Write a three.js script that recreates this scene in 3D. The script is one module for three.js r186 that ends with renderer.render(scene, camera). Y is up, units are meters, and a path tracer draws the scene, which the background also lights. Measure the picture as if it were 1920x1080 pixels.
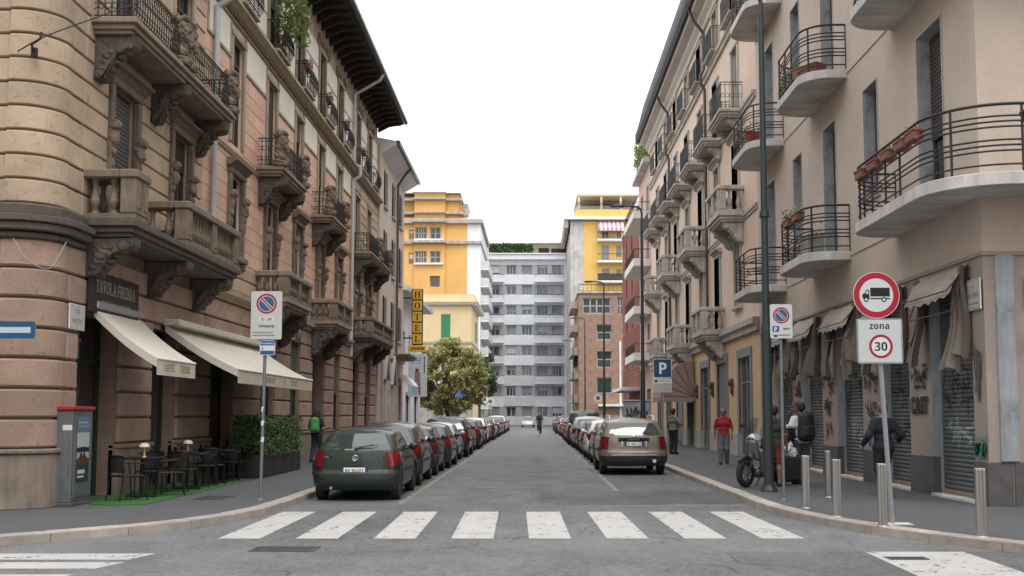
import * as THREE from 'three';
// ---------- camera, sky, sun, exposure ----------
const scene = new THREE.Scene();
const camera = new THREE.PerspectiveCamera(2 * Math.atan(540 / 2000) * 180 / Math.PI, 1920 / 1080, 0.1, 900);
camera.position.set(0, 1.67, 0);
camera.rotation.x = Math.atan(0.08);
camera.setViewOffset(1920, 1080, -43, -77, 1920, 1080);
camera.updateProjectionMatrix();
const renderer = new THREE.WebGLRenderer({ antialias: true });
renderer.toneMapping = THREE.LinearToneMapping;
renderer.toneMappingExposure = 1.75;
renderer.shadowMap.enabled = true;
{ // even, thin overcast: a little brighter overhead than at the horizon
  const W = 128, H = 64, d = new Float32Array(W * H * 4);
  for (let j = 0; j < H; j++) for (let i = 0; i < W; i++) {
    const el = ((j + 0.5) / H - 0.5) * Math.PI, s = Math.max(0, Math.sin(el)), k = (j * W + i) * 4;
    const L = el < 0 ? 0.3 : 1.0 + 0.15 * s;
    d[k] = L * 0.985; d[k + 1] = L * 0.99; d[k + 2] = L; d[k + 3] = 1;
  }
  const t = new THREE.DataTexture(d, W, H, THREE.RGBAFormat, THREE.FloatType);
  t.mapping = THREE.EquirectangularReflectionMapping; t.magFilter = THREE.LinearFilter; t.minFilter = THREE.LinearFilter; t.needsUpdate = true;
  scene.background = t; scene.environment = t;
}
const sun = new THREE.DirectionalLight(new THREE.Color(1, 0.975, 0.94), 1.0);
sun.position.set(9, 60, -4); sun.target.position.set(0, 0, -40);
sun.castShadow = true; sun.shadow.radius = 60; sun.shadow.mapSize.set(2048, 2048);
Object.assign(sun.shadow.camera, { left: -60, right: 60, top: 120, bottom: -120, near: 1, far: 220 });
scene.add(sun, sun.target);

// ---------- helpers ----------
const PI = Math.PI, sin = Math.sin, cos = Math.cos, V3 = (x, y, z) => new THREE.Vector3(x, y, z);
const lerp = (a, b, t) => a + (b - a) * t, clamp = (x, a, b) => Math.min(b, Math.max(a, x)), sm = (t) => t * t * (3 - 2 * t);
function rng(s) { return () => { s = (s + 0x6d2b79f5) | 0; let t = Math.imul(s ^ (s >>> 15), 1 | s); t = (t + Math.imul(t ^ (t >>> 7), 61 | t)) ^ t; return ((t ^ (t >>> 14)) >>> 0) / 4294967296; }; }
const R0 = rng(11);
const hash = (x, y, z) => { let h = Math.imul(x, 374761393) + Math.imul(y, 668265263) + Math.imul(z, 2147483647 ^ 0x5bd1e995); h = Math.imul(h ^ (h >>> 13), 1274126177); return ((h ^ (h >>> 16)) >>> 0) / 4294967296; };
function noise3(x, y, z) {
  const i = Math.floor(x), j = Math.floor(y), k = Math.floor(z), a = sm(x - i), b = sm(y - j), c = sm(z - k);
  const q = (dx, dy, dz) => hash(i + dx, j + dy, k + dz);
  return lerp(lerp(lerp(q(0, 0, 0), q(1, 0, 0), a), lerp(q(0, 1, 0), q(1, 1, 0), a), b), lerp(lerp(q(0, 0, 1), q(1, 0, 1), a), lerp(q(0, 1, 1), q(1, 1, 1), a), b), c);
}
function n2(x, y, s) { const i = Math.floor(x), j = Math.floor(y), a = sm(x - i), b = sm(y - j); return lerp(lerp(hash(i, j, s), hash(i + 1, j, s), a), lerp(hash(i, j + 1, s), hash(i + 1, j + 1, s), a), b); }
// geometry: everything is non-indexed position + normal (+ uv); uv in metres is laid on by box projection unless given
function mk(pos, nor, uv) {
  const g = new THREE.BufferGeometry();
  g.setAttribute('position', new THREE.BufferAttribute(Float32Array.from(pos), 3));
  if (nor) g.setAttribute('normal', new THREE.BufferAttribute(Float32Array.from(nor), 3)); else g.computeVertexNormals();
  if (uv) g.setAttribute('uv', new THREE.BufferAttribute(Float32Array.from(uv), 2));
  return g;
}
function flat(g, keepUv) { const n = g.index ? g.toNonIndexed() : g; if (!keepUv) n.deleteAttribute('uv'); for (const k of Object.keys(n.attributes)) if (!['position', 'normal', 'uv', 'color'].includes(k)) n.deleteAttribute(k); return n; }
function box(x0, y0, z0, x1, y1, z1, c = 0) {
  const g = c ? cham(x1 - x0, y1 - y0, z1 - z0, c) : flat(new THREE.BoxGeometry(x1 - x0, y1 - y0, z1 - z0));
  return g.translate((x0 + x1) / 2, (y0 + y1) / 2, (z0 + z1) / 2);
}
function cham(w, h, d, c) {
  w = Math.abs(w) / 2; h = Math.abs(h) / 2; d = Math.abs(d) / 2; c = Math.min(c, w * 0.49, h * 0.49, d * 0.49);
  const s = [w, h, d], P = [], v = (a, sg) => sg.map((q, i) => q * (i === a ? s[i] : s[i] - c));
  const tri = (a, b, e) => { const n = V3(...b).sub(V3(...a)).cross(V3(...e).sub(V3(...a))), m = V3(...a).add(V3(...b)).add(V3(...e)); n.dot(m) > 0 ? P.push(...a, ...b, ...e) : P.push(...a, ...e, ...b); };
  for (let a = 0; a < 3; a++) for (const q of [-1, 1]) {
    const b = (a + 1) % 3, e = (a + 2) % 3, sg = (i, j) => { const r = []; r[a] = q; r[b] = i; r[e] = j; return r; };
    const A = v(a, sg(-1, -1)), B = v(a, sg(1, -1)), C = v(a, sg(1, 1)), D = v(a, sg(-1, 1)); tri(A, B, C); tri(A, C, D);
    for (const q2 of [-1, 1]) { // edge between faces a and b, running along e
      const f = (i) => { const r = []; r[a] = q; r[b] = q2; r[e] = i; return r; };
      const p = v(a, f(-1)), o = v(a, f(1)), m = v(b, f(1)), n = v(b, f(-1)); tri(p, o, m); tri(p, m, n);
    }
  }
  for (const x of [-1, 1]) for (const y of [-1, 1]) for (const z of [-1, 1]) tri(v(0, [x, y, z]), v(1, [x, y, z]), v(2, [x, y, z]));
  return mk(P);
}
function cyl(a, b, r0, r1 = r0, seg = 8, open = false) {
  const A = V3(...a), B = V3(...b), d = B.clone().sub(A), L = d.length();
  const g = flat(new THREE.CylinderGeometry(r1, r0, L, seg, 1, open));
  return g.applyMatrix4(new THREE.Matrix4().compose(A.add(B).multiplyScalar(0.5), new THREE.Quaternion().setFromUnitVectors(V3(0, 1, 0), d.normalize()), V3(1, 1, 1)));
}
const bar = (a, b, r) => cyl(a, b, r, r, 5);
function tube(pts, r, seg = 24, rad = 6, closed = false, tens = 0.5) { return flat(new THREE.TubeGeometry(new THREE.CatmullRomCurve3(pts.map((p) => V3(...p)), closed, 'catmullrom', tens), seg, r, rad, closed)); }
const poly = (pts, r, rad = 6) => pts.slice(1).map((p, i) => cyl(pts[i], p, r, r, rad)).concat(pts.slice(1, -1).map((p) => ball(p[0], p[1], p[2], r, r, r, rad)));
function ball(x, y, z, a, b = a, c = a, seg = 10) { return flat(new THREE.SphereGeometry(1, seg, Math.max(4, seg * 0.7 | 0))).scale(a, b, c).translate(x, y, z); }
function lathe(prof, seg = 12, x = 0, y = 0, z = 0) { return flat(new THREE.LatheGeometry(prof.map((p) => new THREE.Vector2(Math.max(1e-4, p[0]), p[1])), seg)).translate(x, y, z); }
const torus = (R, r, rs = 6, ts = 16, arc = PI * 2) => flat(new THREE.TorusGeometry(R, r, rs, ts, arc));
const shp = (pts) => new THREE.Shape(pts.map((p) => new THREE.Vector2(p[0], p[1])));
function ext(shape, depth, bevel = 0, curve = 6) { // depth along +z, from 0
  const s = Array.isArray(shape) ? shp(shape) : shape;
  return flat(new THREE.ExtrudeGeometry(s, { depth: depth - 2 * bevel, bevelEnabled: bevel > 0, bevelThickness: bevel, bevelSize: bevel, bevelOffset: -bevel, bevelSegments: 1, curveSegments: curve })).translate(0, 0, bevel);
}
// extrude a (z, y) profile along x from x0 to x1
const alongX = (pts, x0, x1, bevel = 0) => ext(pts.map((p) => [-p[0], p[1]]), x1 - x0, bevel).rotateY(PI / 2).translate(x0, 0, 0);
// extrude a plan (x, z) upward from y0 to y1
const upY = (pts, y0, y1, bevel = 0) => ext(pts.map((p) => [p[0], -p[1]]), y1 - y0, bevel).rotateX(-PI / 2).translate(0, y0, 0);
function wallWith(x0, x1, y0, y1, holes, depth) { // front at z = 0, goes back
  const s = shp([[x0, y0], [x1, y0], [x1, y1], [x0, y1]]);
  for (const h of holes) { const a = Math.max(h[0], x0 + 0.01), b = Math.min(h[1], x1 - 0.01), c = Math.max(h[2], y0 + 0.01), d = Math.min(h[3], y1 - 0.01); if (b > a && d > c) s.holes.push(new THREE.Path([[a, c], [a, d], [b, d], [b, c]].map((p) => new THREE.Vector2(...p)))); }
  return ext(s, depth).translate(0, 0, -depth);
}
function grid(nu, nv, f, closeU = false) { // smooth sheet f(u,v) -> [x,y,z]
  const P = [], id = [];
  for (let j = 0; j <= nv; j++) for (let i = 0; i <= nu; i++) P.push(...f(i / nu, j / nv));
  for (let j = 0; j < nv; j++) for (let i = 0; i < nu; i++) { const a = j * (nu + 1) + i, b = a + 1, c = a + nu + 1, d = c + 1; id.push(a, b, d, a, d, c); }
  const g = new THREE.BufferGeometry(); g.setAttribute('position', new THREE.BufferAttribute(Float32Array.from(P), 3)); g.setIndex(id); g.computeVertexNormals();
  if (closeU) { const n = g.attributes.normal; for (let j = 0; j <= nv; j++) { const a = j * (nu + 1), b = a + nu, v = V3(n.getX(a) + n.getX(b), n.getY(a) + n.getY(b), n.getZ(a) + n.getZ(b)).normalize(); n.setXYZ(a, v.x, v.y, v.z); n.setXYZ(b, v.x, v.y, v.z); } }
  const uv = []; for (let j = 0; j <= nv; j++) for (let i = 0; i <= nu; i++) uv.push(i / nu, j / nv);
  g.setAttribute('uv', new THREE.BufferAttribute(Float32Array.from(uv), 2));
  return g.toNonIndexed();
}
function rough(g, amp, f = 6, seed = 0) { // carve: push vertices about with noise, recompute smooth-ish normals
  const p = g.attributes.position, n = g.attributes.normal;
  for (let i = 0; i < p.count; i++) { const x = p.getX(i), y = p.getY(i), z = p.getZ(i), h = (noise3(x * f + seed, y * f, z * f) + 0.5 * noise3(x * f * 2, y * f * 2 + seed, z * f * 2) - 0.75) * amp * 1.6; p.setXYZ(i, x + n.getX(i) * h, y + n.getY(i) * h, z + n.getZ(i) * h); }
  g.computeVertexNormals(); return g;
}
function merge(list) {
  list = list.flat(Infinity); let n = 0; for (const g of list) n += g.attributes.position.count;
  const P = new Float32Array(n * 3), N = new Float32Array(n * 3), U = new Float32Array(n * 2), col = list.some((g) => g.attributes.color), C = col ? new Float32Array(n * 3).fill(1) : null; let o = 0;
  for (const g of list) {
    const p = g.attributes.position.array, m = g.attributes.normal.array, u = g.attributes.uv?.array, k = g.attributes.position.count;
    P.set(p, o * 3); N.set(m, o * 3); if (col && g.attributes.color) C.set(g.attributes.color.array, o * 3);
    if (u) U.set(u, o * 2);
    else for (let i = 0; i < k; i += 3) { // one projection per face
      const a = i * 3, nx = Math.abs(m[a] + m[a + 3] + m[a + 6]), ny = Math.abs(m[a + 1] + m[a + 4] + m[a + 7]), nz = Math.abs(m[a + 2] + m[a + 5] + m[a + 8]);
      for (let q = 0; q < 3 && i + q < k; q++) { const b = (i + q) * 3, e = (o + i + q) * 2; if (ny > nx && ny > nz) { U[e] = p[b]; U[e + 1] = p[b + 2]; } else if (nx > nz) { U[e] = p[b + 2]; U[e + 1] = p[b + 1]; } else { U[e] = p[b]; U[e + 1] = p[b + 1]; } }
    }
    o += k;
  }
  const g = new THREE.BufferGeometry(); g.setAttribute('position', new THREE.BufferAttribute(P, 3)); g.setAttribute('normal', new THREE.BufferAttribute(N, 3)); g.setAttribute('uv', new THREE.BufferAttribute(U, 2)); if (col) g.setAttribute('color', new THREE.BufferAttribute(C, 3));
  return g;
}
const T3 = (g, x, y, z) => g.clone().translate(x, y, z);
function put(parent, name, geos, m, pos) {
  const g = geos.isBufferGeometry && geos.attributes.uv && geos.userData.done ? geos : merge([geos]);
  const o = new THREE.Mesh(g, m); o.name = name; o.castShadow = o.receiveShadow = true; if (pos) o.position.set(...pos); parent.add(o); return o;
}
const done = (geos) => { const g = merge([geos]); g.userData.done = true; return g; };
const used = {};
function numbered(n) { used[n] = (used[n] ?? -1) + 1; return used[n] ? n + '_' + String(used[n]).padStart(3, '0') : n; }
function thing(name, label, category, pos = [0, 0, 0], ry = 0, group) { const o = new THREE.Group(); o.name = numbered(name); o.position.set(...pos); o.rotation.y = ry; o.userData = { label, category }; if (group) o.userData.group = group; scene.add(o); return o; }
function one(name, label, category, geos, m, pos = [0, 0, 0], ry = 0, group) { const o = put(scene, numbered(name), geos, m, pos); o.rotation.y = ry; o.userData = { label, category }; if (group) o.userData.group = group; return o; }
function struct(name, geos, m, pos) { const o = put(scene, numbered(name), geos, m, pos); o.userData.kind = 'structure'; return o; }
function copyOf(src, pos, ry, label, group) { const o = src.clone(); o.userData = { ...src.userData }; if (label) o.userData.label = label; if (group) o.userData.group = group; o.name = numbered(src.name.replace(/_\d{3}$/, '')); o.position.set(...pos); if (ry !== undefined) o.rotation.y = ry; scene.add(o); return o; }

// ---------- textures and materials ----------
function pn(u, v, p, s) { // periodic value noise, period p
  const x = u * p, y = v * p, i = Math.floor(x), j = Math.floor(y), a = sm(x - i), b = sm(y - j), w = (q, n) => ((q % n) + n) % n, h = (dx, dy) => hash(w(i + dx, p), w(j + dy, p), s);
  return lerp(lerp(h(0, 0), h(1, 0), a), lerp(h(0, 1), h(1, 1), a), b);
}
const fb = (u, v, p, o, s) => { let r = 0, a = 0.5, t = 0; for (let k = 0; k < o; k++) { r += a * pn(u, v, p << k, s + k); t += a; a *= 0.55; } return r / t; };
function tex(n, f, srgb = false) {
  const d = new Uint8Array(n * n * 4);
  for (let j = 0; j < n; j++) for (let i = 0; i < n; i++) { const c = f(i / n, j / n), k = (j * n + i) * 4; for (let q = 0; q < 3; q++) d[k + q] = clamp((c.length ? c[q] : c) * 255, 0, 255); d[k + 3] = 255; }
  const t = new THREE.DataTexture(d, n, n); t.wrapS = t.wrapT = THREE.RepeatWrapping; t.magFilter = THREE.LinearFilter; if (srgb) t.colorSpace = THREE.SRGBColorSpace; t.needsUpdate = true; return t;
}
const TX = {
  plaster: tex(512, (u, v) => { const a = fb(u, v, 3, 6, 1), b = fb(u, v, 64, 2, 9); return 0.72 + 0.2 * a + 0.13 * b; }),
  stone: tex(512, (u, v) => { const a = fb(u, v, 4, 6, 21), b = fb(u, v, 90, 2, 29), c = pn(u, v, 40, 5) > 0.86 ? 0.16 : 0; return 0.5 + 0.5 * a + 0.14 * b - c; }),
  grime: tex(512, (u, v) => { const st = fb(u * 1, v * 0.12 + 0.3, 24, 3, 41), a = fb(u, v, 5, 6, 42); return clamp(0.34 + 0.5 * a + 0.34 * st, 0, 1); }),
  asphalt: tex(512, (u, v) => { const a = fb(u, v, 3, 4, 51), b = pn(u, v, 128, 52), c = pn(u, v, 256, 53); return 0.52 + 0.22 * a + 0.2 * b + 0.18 * c; }),
  fine: tex(256, (u, v) => 0.82 + 0.18 * fb(u, v, 32, 3, 61)),
  leafy: tex(256, (u, v) => { const a = fb(u, v, 16, 4, 71); return [0.7 + 0.5 * a, 0.75 + 0.4 * a, 0.6 + 0.4 * a]; }),
};
const tile = (t, s, sy = s) => { const c = t.clone(); c.repeat.set(1 / s, 1 / sy); c.offset.set(R0(), R0()); c.needsUpdate = true; return c; };
function mat(rgb, o = {}) {
  const P = o.phys ? THREE.MeshPhysicalMaterial : THREE.MeshStandardMaterial, m = new P({ roughness: o.r ?? 0.85, metalness: o.m ?? 0 });
  m.color.setRGB(...rgb);
  if (o.t) { m.map = o.t.isTexture && !Array.isArray(o.t) ? o.t : tile(TX[o.t], o.s ?? 2); }
  if (o.b) { m.bumpMap = o.bt ?? m.map; m.bumpScale = o.b; }
  Object.assign(m, o.x ?? {}); return m;
}
function canvasTex(w, h, draw) { const c = document.createElement('canvas'); c.width = w; c.height = h; const x = c.getContext('2d'); draw(x, w, h); const t = new THREE.CanvasTexture(c); t.colorSpace = THREE.SRGBColorSpace; return t; }
// flat printed card, w by h, centred on the origin and facing +z
function card(w, h) { const g = flat(new THREE.PlaneGeometry(w, h), true); return g; }
const printed = (w, h, px, draw, o = {}) => new THREE.MeshStandardMaterial({ map: canvasTex(Math.round(w * px), Math.round(h * px), draw), roughness: o.r ?? 0.6, ...(o.x ?? {}) });
const C = {
  glass: mat([0.025, 0.03, 0.033], { r: 0.06, phys: true, x: { name: 'dark_glass', ior: 1.8 } }),
  glassBlue: mat([0.06, 0.08, 0.09], { r: 0.08 }),
  iron: mat([0.03, 0.03, 0.032], { r: 0.55, m: 0.3 }),
  ironGrey: mat([0.07, 0.08, 0.085], { r: 0.5, m: 0.4 }),
  white: mat([0.75, 0.74, 0.7], { t: 'fine', s: 1 }),
  steel: mat([0.42, 0.41, 0.39], { r: 0.35, m: 0.9, t: 'fine', s: 0.6 }),
  galv: mat([0.36, 0.38, 0.39], { r: 0.45, m: 0.6, t: 'fine', s: 0.5 }),
  rubber: mat([0.018, 0.018, 0.018], { r: 0.8 }),
  black: mat([0.02, 0.02, 0.021], { r: 0.6 }),
};
// ---------- ground, road, pavements, kerbs, markings ----------
const asphaltTile = tile(TX.asphalt, 1.6);
struct('ground', flat(new THREE.PlaneGeometry(1200, 1200)).rotateX(-PI / 2), mat([0.165, 0.166, 0.171], { t: asphaltTile, r: 0.82, b: 0.004 }), [0, 0, 0]);
{ // the worn carriageway and the crossing in front of it, with repairs, cracks and oil spots
  const NX = 1150, NZ = 1350, X0 = -9, X1 = 9, Z0 = 8, Z1 = 44, d = new Uint8Array(NX * NZ * 4), hgt = new Uint8Array(NX * NZ * 4);
  const rr = rng(5), spots = [...Array(70)].map(() => [lerp(-4, 4, rr()), lerp(9, 36, rr()), 0.05 + 0.16 * rr() * rr()]);
  for (let j = 0; j < NZ; j++) for (let i = 0; i < NX; i++) {
    const x = lerp(X0, X1, i / NX), z = lerp(Z1, Z0, j / NZ), k = (j * NX + i) * 4; // v runs toward the camera after the turn
    const wx = x + 0.5 * (n2(x * 0.7, z * 0.7, 3) - 0.5), wz = z + 0.5 * (n2(x * 0.7, z * 0.7, 8) - 0.5);
    let g = 0.7 + 0.3 * (n2(x * 0.35, z * 0.2, 1) - 0.5) + 0.26 * (n2(x * 2.2, z * 1.3, 2) - 0.5) + 0.12 * (n2(x * 9, z * 8, 4) - 0.5), agg = hash(i, j, 7), t = 1;
    g += 0.3 * (agg - 0.5) + 0.3 * (n2(x * 26, z * 20, 6) - 0.5);
    // repaired trenches, newer and darker
    const pr = x > 0.05 + 0.1 * n2(z * 3, 2, 2) && x < 3.9 && z > 19.9 + 0.25 * n2(x * 1.3, 5, 5) && z < 23.3 + 0.2 * n2(x * 2, 9, 1) && !(x < 0.35 && z < 20.4); if (pr) { g *= 0.74; t = 0.6; }
    if (Math.abs(x - 0.0 - 0.25 * n2(z * 0.3, 1, 1)) < 0.22 && z > 19.2) g *= 0.9;
    if (x < -2.5 && z > 19.9) g *= 0.92; if (x > 1.8 && z > 20.2) g *= 0.9;
    if (x > -4.5 && x < -1.2 && z > 11.4 && z < 12.3) g *= 0.94;
    if (x > 2.3 + 0.4 * n2(z, 3, 3) && z < 13.2) g *= 0.8;
    // crazed patch by the manhole and thin cracks
    const craz = clamp(1.4 - Math.hypot((x + 1.0) / 1.25, (z - 21.9) / 2.6), 0, 1), c1 = Math.abs(n2(wx * 4.2, wz * 3.2, 12) - 0.5), c2 = Math.abs(n2(wx * 1.1, wz * 0.7, 15) - 0.5);
    if (c1 < 0.028 * craz || c1 < 0.03 * clamp(1.3 - Math.hypot((x + 1.2) / 3.2, (z - 15.4) / 2), 0, 0.7)) { g *= 0.5; t = 0; }
    if (c2 < 0.007 && n2(x * 0.5, z * 0.3, 77) > 0.42) { g *= 0.55; t = 0; }
    if (pr && (Math.abs(z - 19.98 - 0.25 * n2(x * 1.3, 5, 5)) < 0.05)) g *= 0.72;
    for (const s of spots) if (Math.abs(x - s[0]) < s[2] && Math.abs(z - s[1]) < s[2] * 1.3) { const q = Math.hypot(x - s[0], (z - s[1]) * 0.8) / s[2]; if (q < 1) g *= 0.8 + 0.2 * q; }
    const c = clamp(g, 0, 1); d[k] = c * 252; d[k + 1] = c * 251; d[k + 2] = c * 253; d[k + 3] = 255; const hh = clamp(0.25 + 0.5 * agg * t + 0.2 * n2(x * 26, z * 24, 6), 0, 1) * 255; hgt[k] = hgt[k + 1] = hgt[k + 2] = hh; hgt[k + 3] = 255;
  }
  const mkT = (a) => { const t = new THREE.DataTexture(a, NX, NZ); t.magFilter = THREE.LinearFilter; t.needsUpdate = true; return t; };
  const g = grid(1, 1, (u, v) => [lerp(X0, X1, u), 0.004, -lerp(Z1, Z0, v)]);
  const m = new THREE.MeshStandardMaterial({ map: mkT(d), bumpMap: mkT(hgt), bumpScale: 0.004, roughness: 0.8 }); m.color.setRGB(0.175, 0.177, 0.183);
  struct('road', g, m);
}
const kerbL = [], kerbR = [];
{
  const L = [[-34, 12.5]], Rr = [[34, 10.7]];
  for (let k = 0; k <= 14; k++) { const a = k / 14 * PI / 2; L.push([-10.45 + 6 * sin(a), 18.5 - 6 * cos(a)]); Rr.push([9.95 - 6 * sin(a), 19.2 - 8.5 * cos(a)]); }
  L.push([-4.45, 172]); Rr.push([3.95, 172]);
  const resample = (P, step, out) => { let acc = 0; out.push(P[0]); for (let i = 1; i < P.length; i++) { let [ax, az] = P[i - 1]; const [bx, bz] = P[i]; let l = Math.hypot(bx - ax, bz - az); while (acc + l >= step) { const f = (step - acc) / l; ax += (bx - ax) * f; az += (bz - az) * f; out.push([ax, az]); l = Math.hypot(bx - ax, bz - az); acc = 0; } acc += l; } };
  resample(L, 1.08, kerbL); resample(Rr, 1.08, kerbR);
}
const mKerb = [0, 1, 2].map((k) => mat([[0.4, 0.36, 0.31], [0.45, 0.4, 0.34], [0.36, 0.33, 0.29]][k], { t: 'stone', s: 0.9, b: 0.006 }));
const mPave = mat([0.088, 0.09, 0.097], { t: tile(TX.asphalt, 2.3), r: 0.85, b: 0.003 });
function offsetPath(P, d) { return P.map((p, i) => { const a = P[Math.max(0, i - 1)], b = P[Math.min(P.length - 1, i + 1)], l = Math.hypot(b[0] - a[0], b[1] - a[1]); return [p[0] - (b[1] - a[1]) / l * d, p[1] + (b[0] - a[0]) / l * d]; }); }
for (const [side, P] of [[-1, kerbL], [1, kerbR]]) {
  const inner = offsetPath(P, side < 0 ? 0.27 : -0.27), far = [];
  const k = new THREE.Group(); k.name = numbered('kerb'); k.userData.kind = 'structure'; scene.add(k);
  for (let i = 0; i + 1 < P.length; i++) {
    const q = [P[i], P[i + 1], inner[i + 1], inner[i]], cx = (P[i][0] + P[i + 1][0]) / 2, cz = (P[i][1] + P[i + 1][1]) / 2;
    const pts = q.map((p) => [cx + (p[0] - cx) * 0.992, -(cz + (p[1] - cz) * 0.992)]); if (side > 0) pts.reverse();
    const top = 0.128 + 0.01 * (hash(i, side + 3, 1) - 0.5);
    const g = upY(pts, -0.05, top, 0.014);
    if (cz < 60) put(k, 'kerb_stone', g, mKerb[hash(i, side + 5, 2) * 3 | 0]); else far.push(g);
  }
  const f = put(k, 'kerb_stones', far, mKerb[0]); f.userData.kind = 'stuff';
  const pts = inner.map((p) => [p[0] - side * -0.006 * 0, -p[1]]), X = side * 34; pts.push([X, -172]); pts.push([X, pts[0][1]]);
  if (side > 0) pts.reverse();
  struct('pavement', upY(pts, -0.06, 0.118), mPave);
}
// painted markings, worn through to the asphalt
const chip = tex(512, (u, v) => { const a = fb(u, v, 12, 5, 81), b = fb(u, v, 60, 3, 83); return clamp((a * 0.6 + b * 0.45 - 0.315) * 9, 0.3, 1); });
const mPaint = (rgb, s, thr = 1) => { const m = mat(rgb, { t: 'plaster', s: 1.3, r: 0.7 }); m.alphaMap = tile(chip, s); m.transparent = true; m.opacity = thr; return m; };
const wht = [0, 1, 2].map((k) => mPaint([0.48, 0.47, 0.455], 2.1 + 0.6 * k));
const mYel = mPaint([0.4, 0.345, 0.29], 1.2, 0.45), mFaint = mPaint([0.42, 0.34, 0.26], 0.9, 0.35);
const sheet = (pts, y) => upY(pts.map(([x, z]) => [x, -z]).reverse(), y - 0.003, y);
const cw = new THREE.Group(); cw.name = 'zebra_crossing'; cw.userData.kind = 'structure'; scene.add(cw);
for (let k = 0; k < 8; k++) { const x = -4.26 + 1.045 * k, w = 0.565; put(cw, 'stripe', sheet([[x, 14.52], [x + w, 14.5], [x + w - 0.06, 18.47], [x - 0.07, 18.45]], 0.009), wht[k % 3]); }
for (const [a, b, z0, z1] of [[-9.5, -4.66, 12.42, 12.95], [-9.5, -4.75, 11.7, 12.2], [-9.5, -4.92, 10.9, 11.28]]) put(cw, 'stripe', sheet([[a, z0], [b, z0], [b + 0.12, z1], [a, z1]], 0.009), wht[1]);
put(cw, 'stripe', sheet([[3.9, 9], [5.1, 9], [5.2, 13.12], [4.0, 13.12]], 0.009), wht[0]);
const pk = new THREE.Group(); pk.name = 'parking_lines'; pk.userData.kind = 'structure'; scene.add(pk);
put(pk, 'line', sheet([[-2.58, 20], [-2.46, 20], [-2.3, 90], [-2.42, 90]], 0.009), mYel);
put(pk, 'line', sheet([[-4.4, 19.95], [-2.6, 19.95], [-2.6, 20.07], [-4.4, 20.07]], 0.009), mFaint);
put(pk, 'line', sheet([[1.72, 23.4], [1.85, 23.4], [1.75, 90], [1.62, 90]], 0.009), mYel);
put(pk, 'line', sheet([[1.1, 19.55], [3.9, 19.6], [3.9, 19.7], [1.1, 19.66]], 0.009), mFaint);
// manhole covers
const mCast = mat([0.1, 0.1, 0.1], { t: 'stone', s: 0.4, r: 0.55, m: 0.4, b: 0.004 });
function manhole(x, z, w, d, y, label) {
  const t = thing('manhole_cover', label, 'manhole cover', [x, y, -z]);
  put(t, 'frame', [box(-w / 2, 0, -d / 2, w / 2, 0.008, -d / 2 + 0.04), box(-w / 2, 0, d / 2 - 0.04, w / 2, 0.008, d / 2), box(-w / 2, 0, -d / 2 + 0.04, -w / 2 + 0.04, 0.008, d / 2 - 0.04), box(w / 2 - 0.04, 0, -d / 2 + 0.04, w / 2, 0.008, d / 2 - 0.04)], mCast);
  const rib = []; for (let i = 0; i < 7; i++) rib.push(box(-w / 2 + 0.06, 0.005, -d / 2 + 0.06 + i * (d - 0.14) / 7, w / 2 - 0.06, 0.009, -d / 2 + 0.06 + (i + 0.6) * (d - 0.14) / 7));
  put(t, 'lid', [box(-w / 2 + 0.045, 0, -d / 2 + 0.045, w / 2 - 0.045, 0.005, d / 2 - 0.045), ...rib], mCast);
}
manhole(-3.1, 13.4, 0.8, 0.5, 0.004, 'rectangular iron cover in the asphalt in front of the zebra crossing');
manhole(-6.0, 20.1, 0.55, 0.9, 0.119, 'dark iron cover set in the pavement beside the green mat');
manhole(4.3, 12.5, 0.45, 0.22, 0.01, 'small iron cover on the broad white stripe at the street corner');
{ const t = thing('manhole_cover', 'round iron cover in cracked asphalt beyond the zebra crossing', 'manhole cover', [-1.05, 0.004, -24.6]);
  put(t, 'lid', lathe([[0, 0.006], [0.1, 0.007], [0.2, 0.006], [0.29, 0.006], [0.3, 0]], 24), mCast); put(t, 'frame', lathe([[0.31, 0], [0.315, 0.009], [0.37, 0.009], [0.38, 0]], 24), mCast); }
// ---------- facade kit: local x along the street, y up, z out over the pavement; wall face at z = 0 ----------
function facade(name, label, side, Zs, Ze, X, cat = 'building') { // side 'L' or 'R'; x(Z) gives local x
  const g = thing(name, label, cat, side === 'L' ? [X, 0, -Zs] : [X, 0, -Ze], side === 'L' ? PI / 2 : -PI / 2);
  g.x = side === 'L' ? (Z) => Z - Zs : (Z) => Ze - Z; g.L = Ze - Zs; return g;
}
// free x intervals of a row after openings
function freeRow(x0, x1, y0, y1, holes) {
  let iv = [[x0, x1]];
  for (const h of holes) { const ov = Math.min(y1, h[3]) - Math.max(y0, h[2]); if (ov < (y1 - y0) * 0.3) continue; iv = iv.flatMap(([a, b]) => (h[1] <= a || h[0] >= b ? [[a, b]] : [[a, h[0]], [h[1], b]].filter(([p, q]) => q - p > 0.05))); }
  return iv;
}
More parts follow.
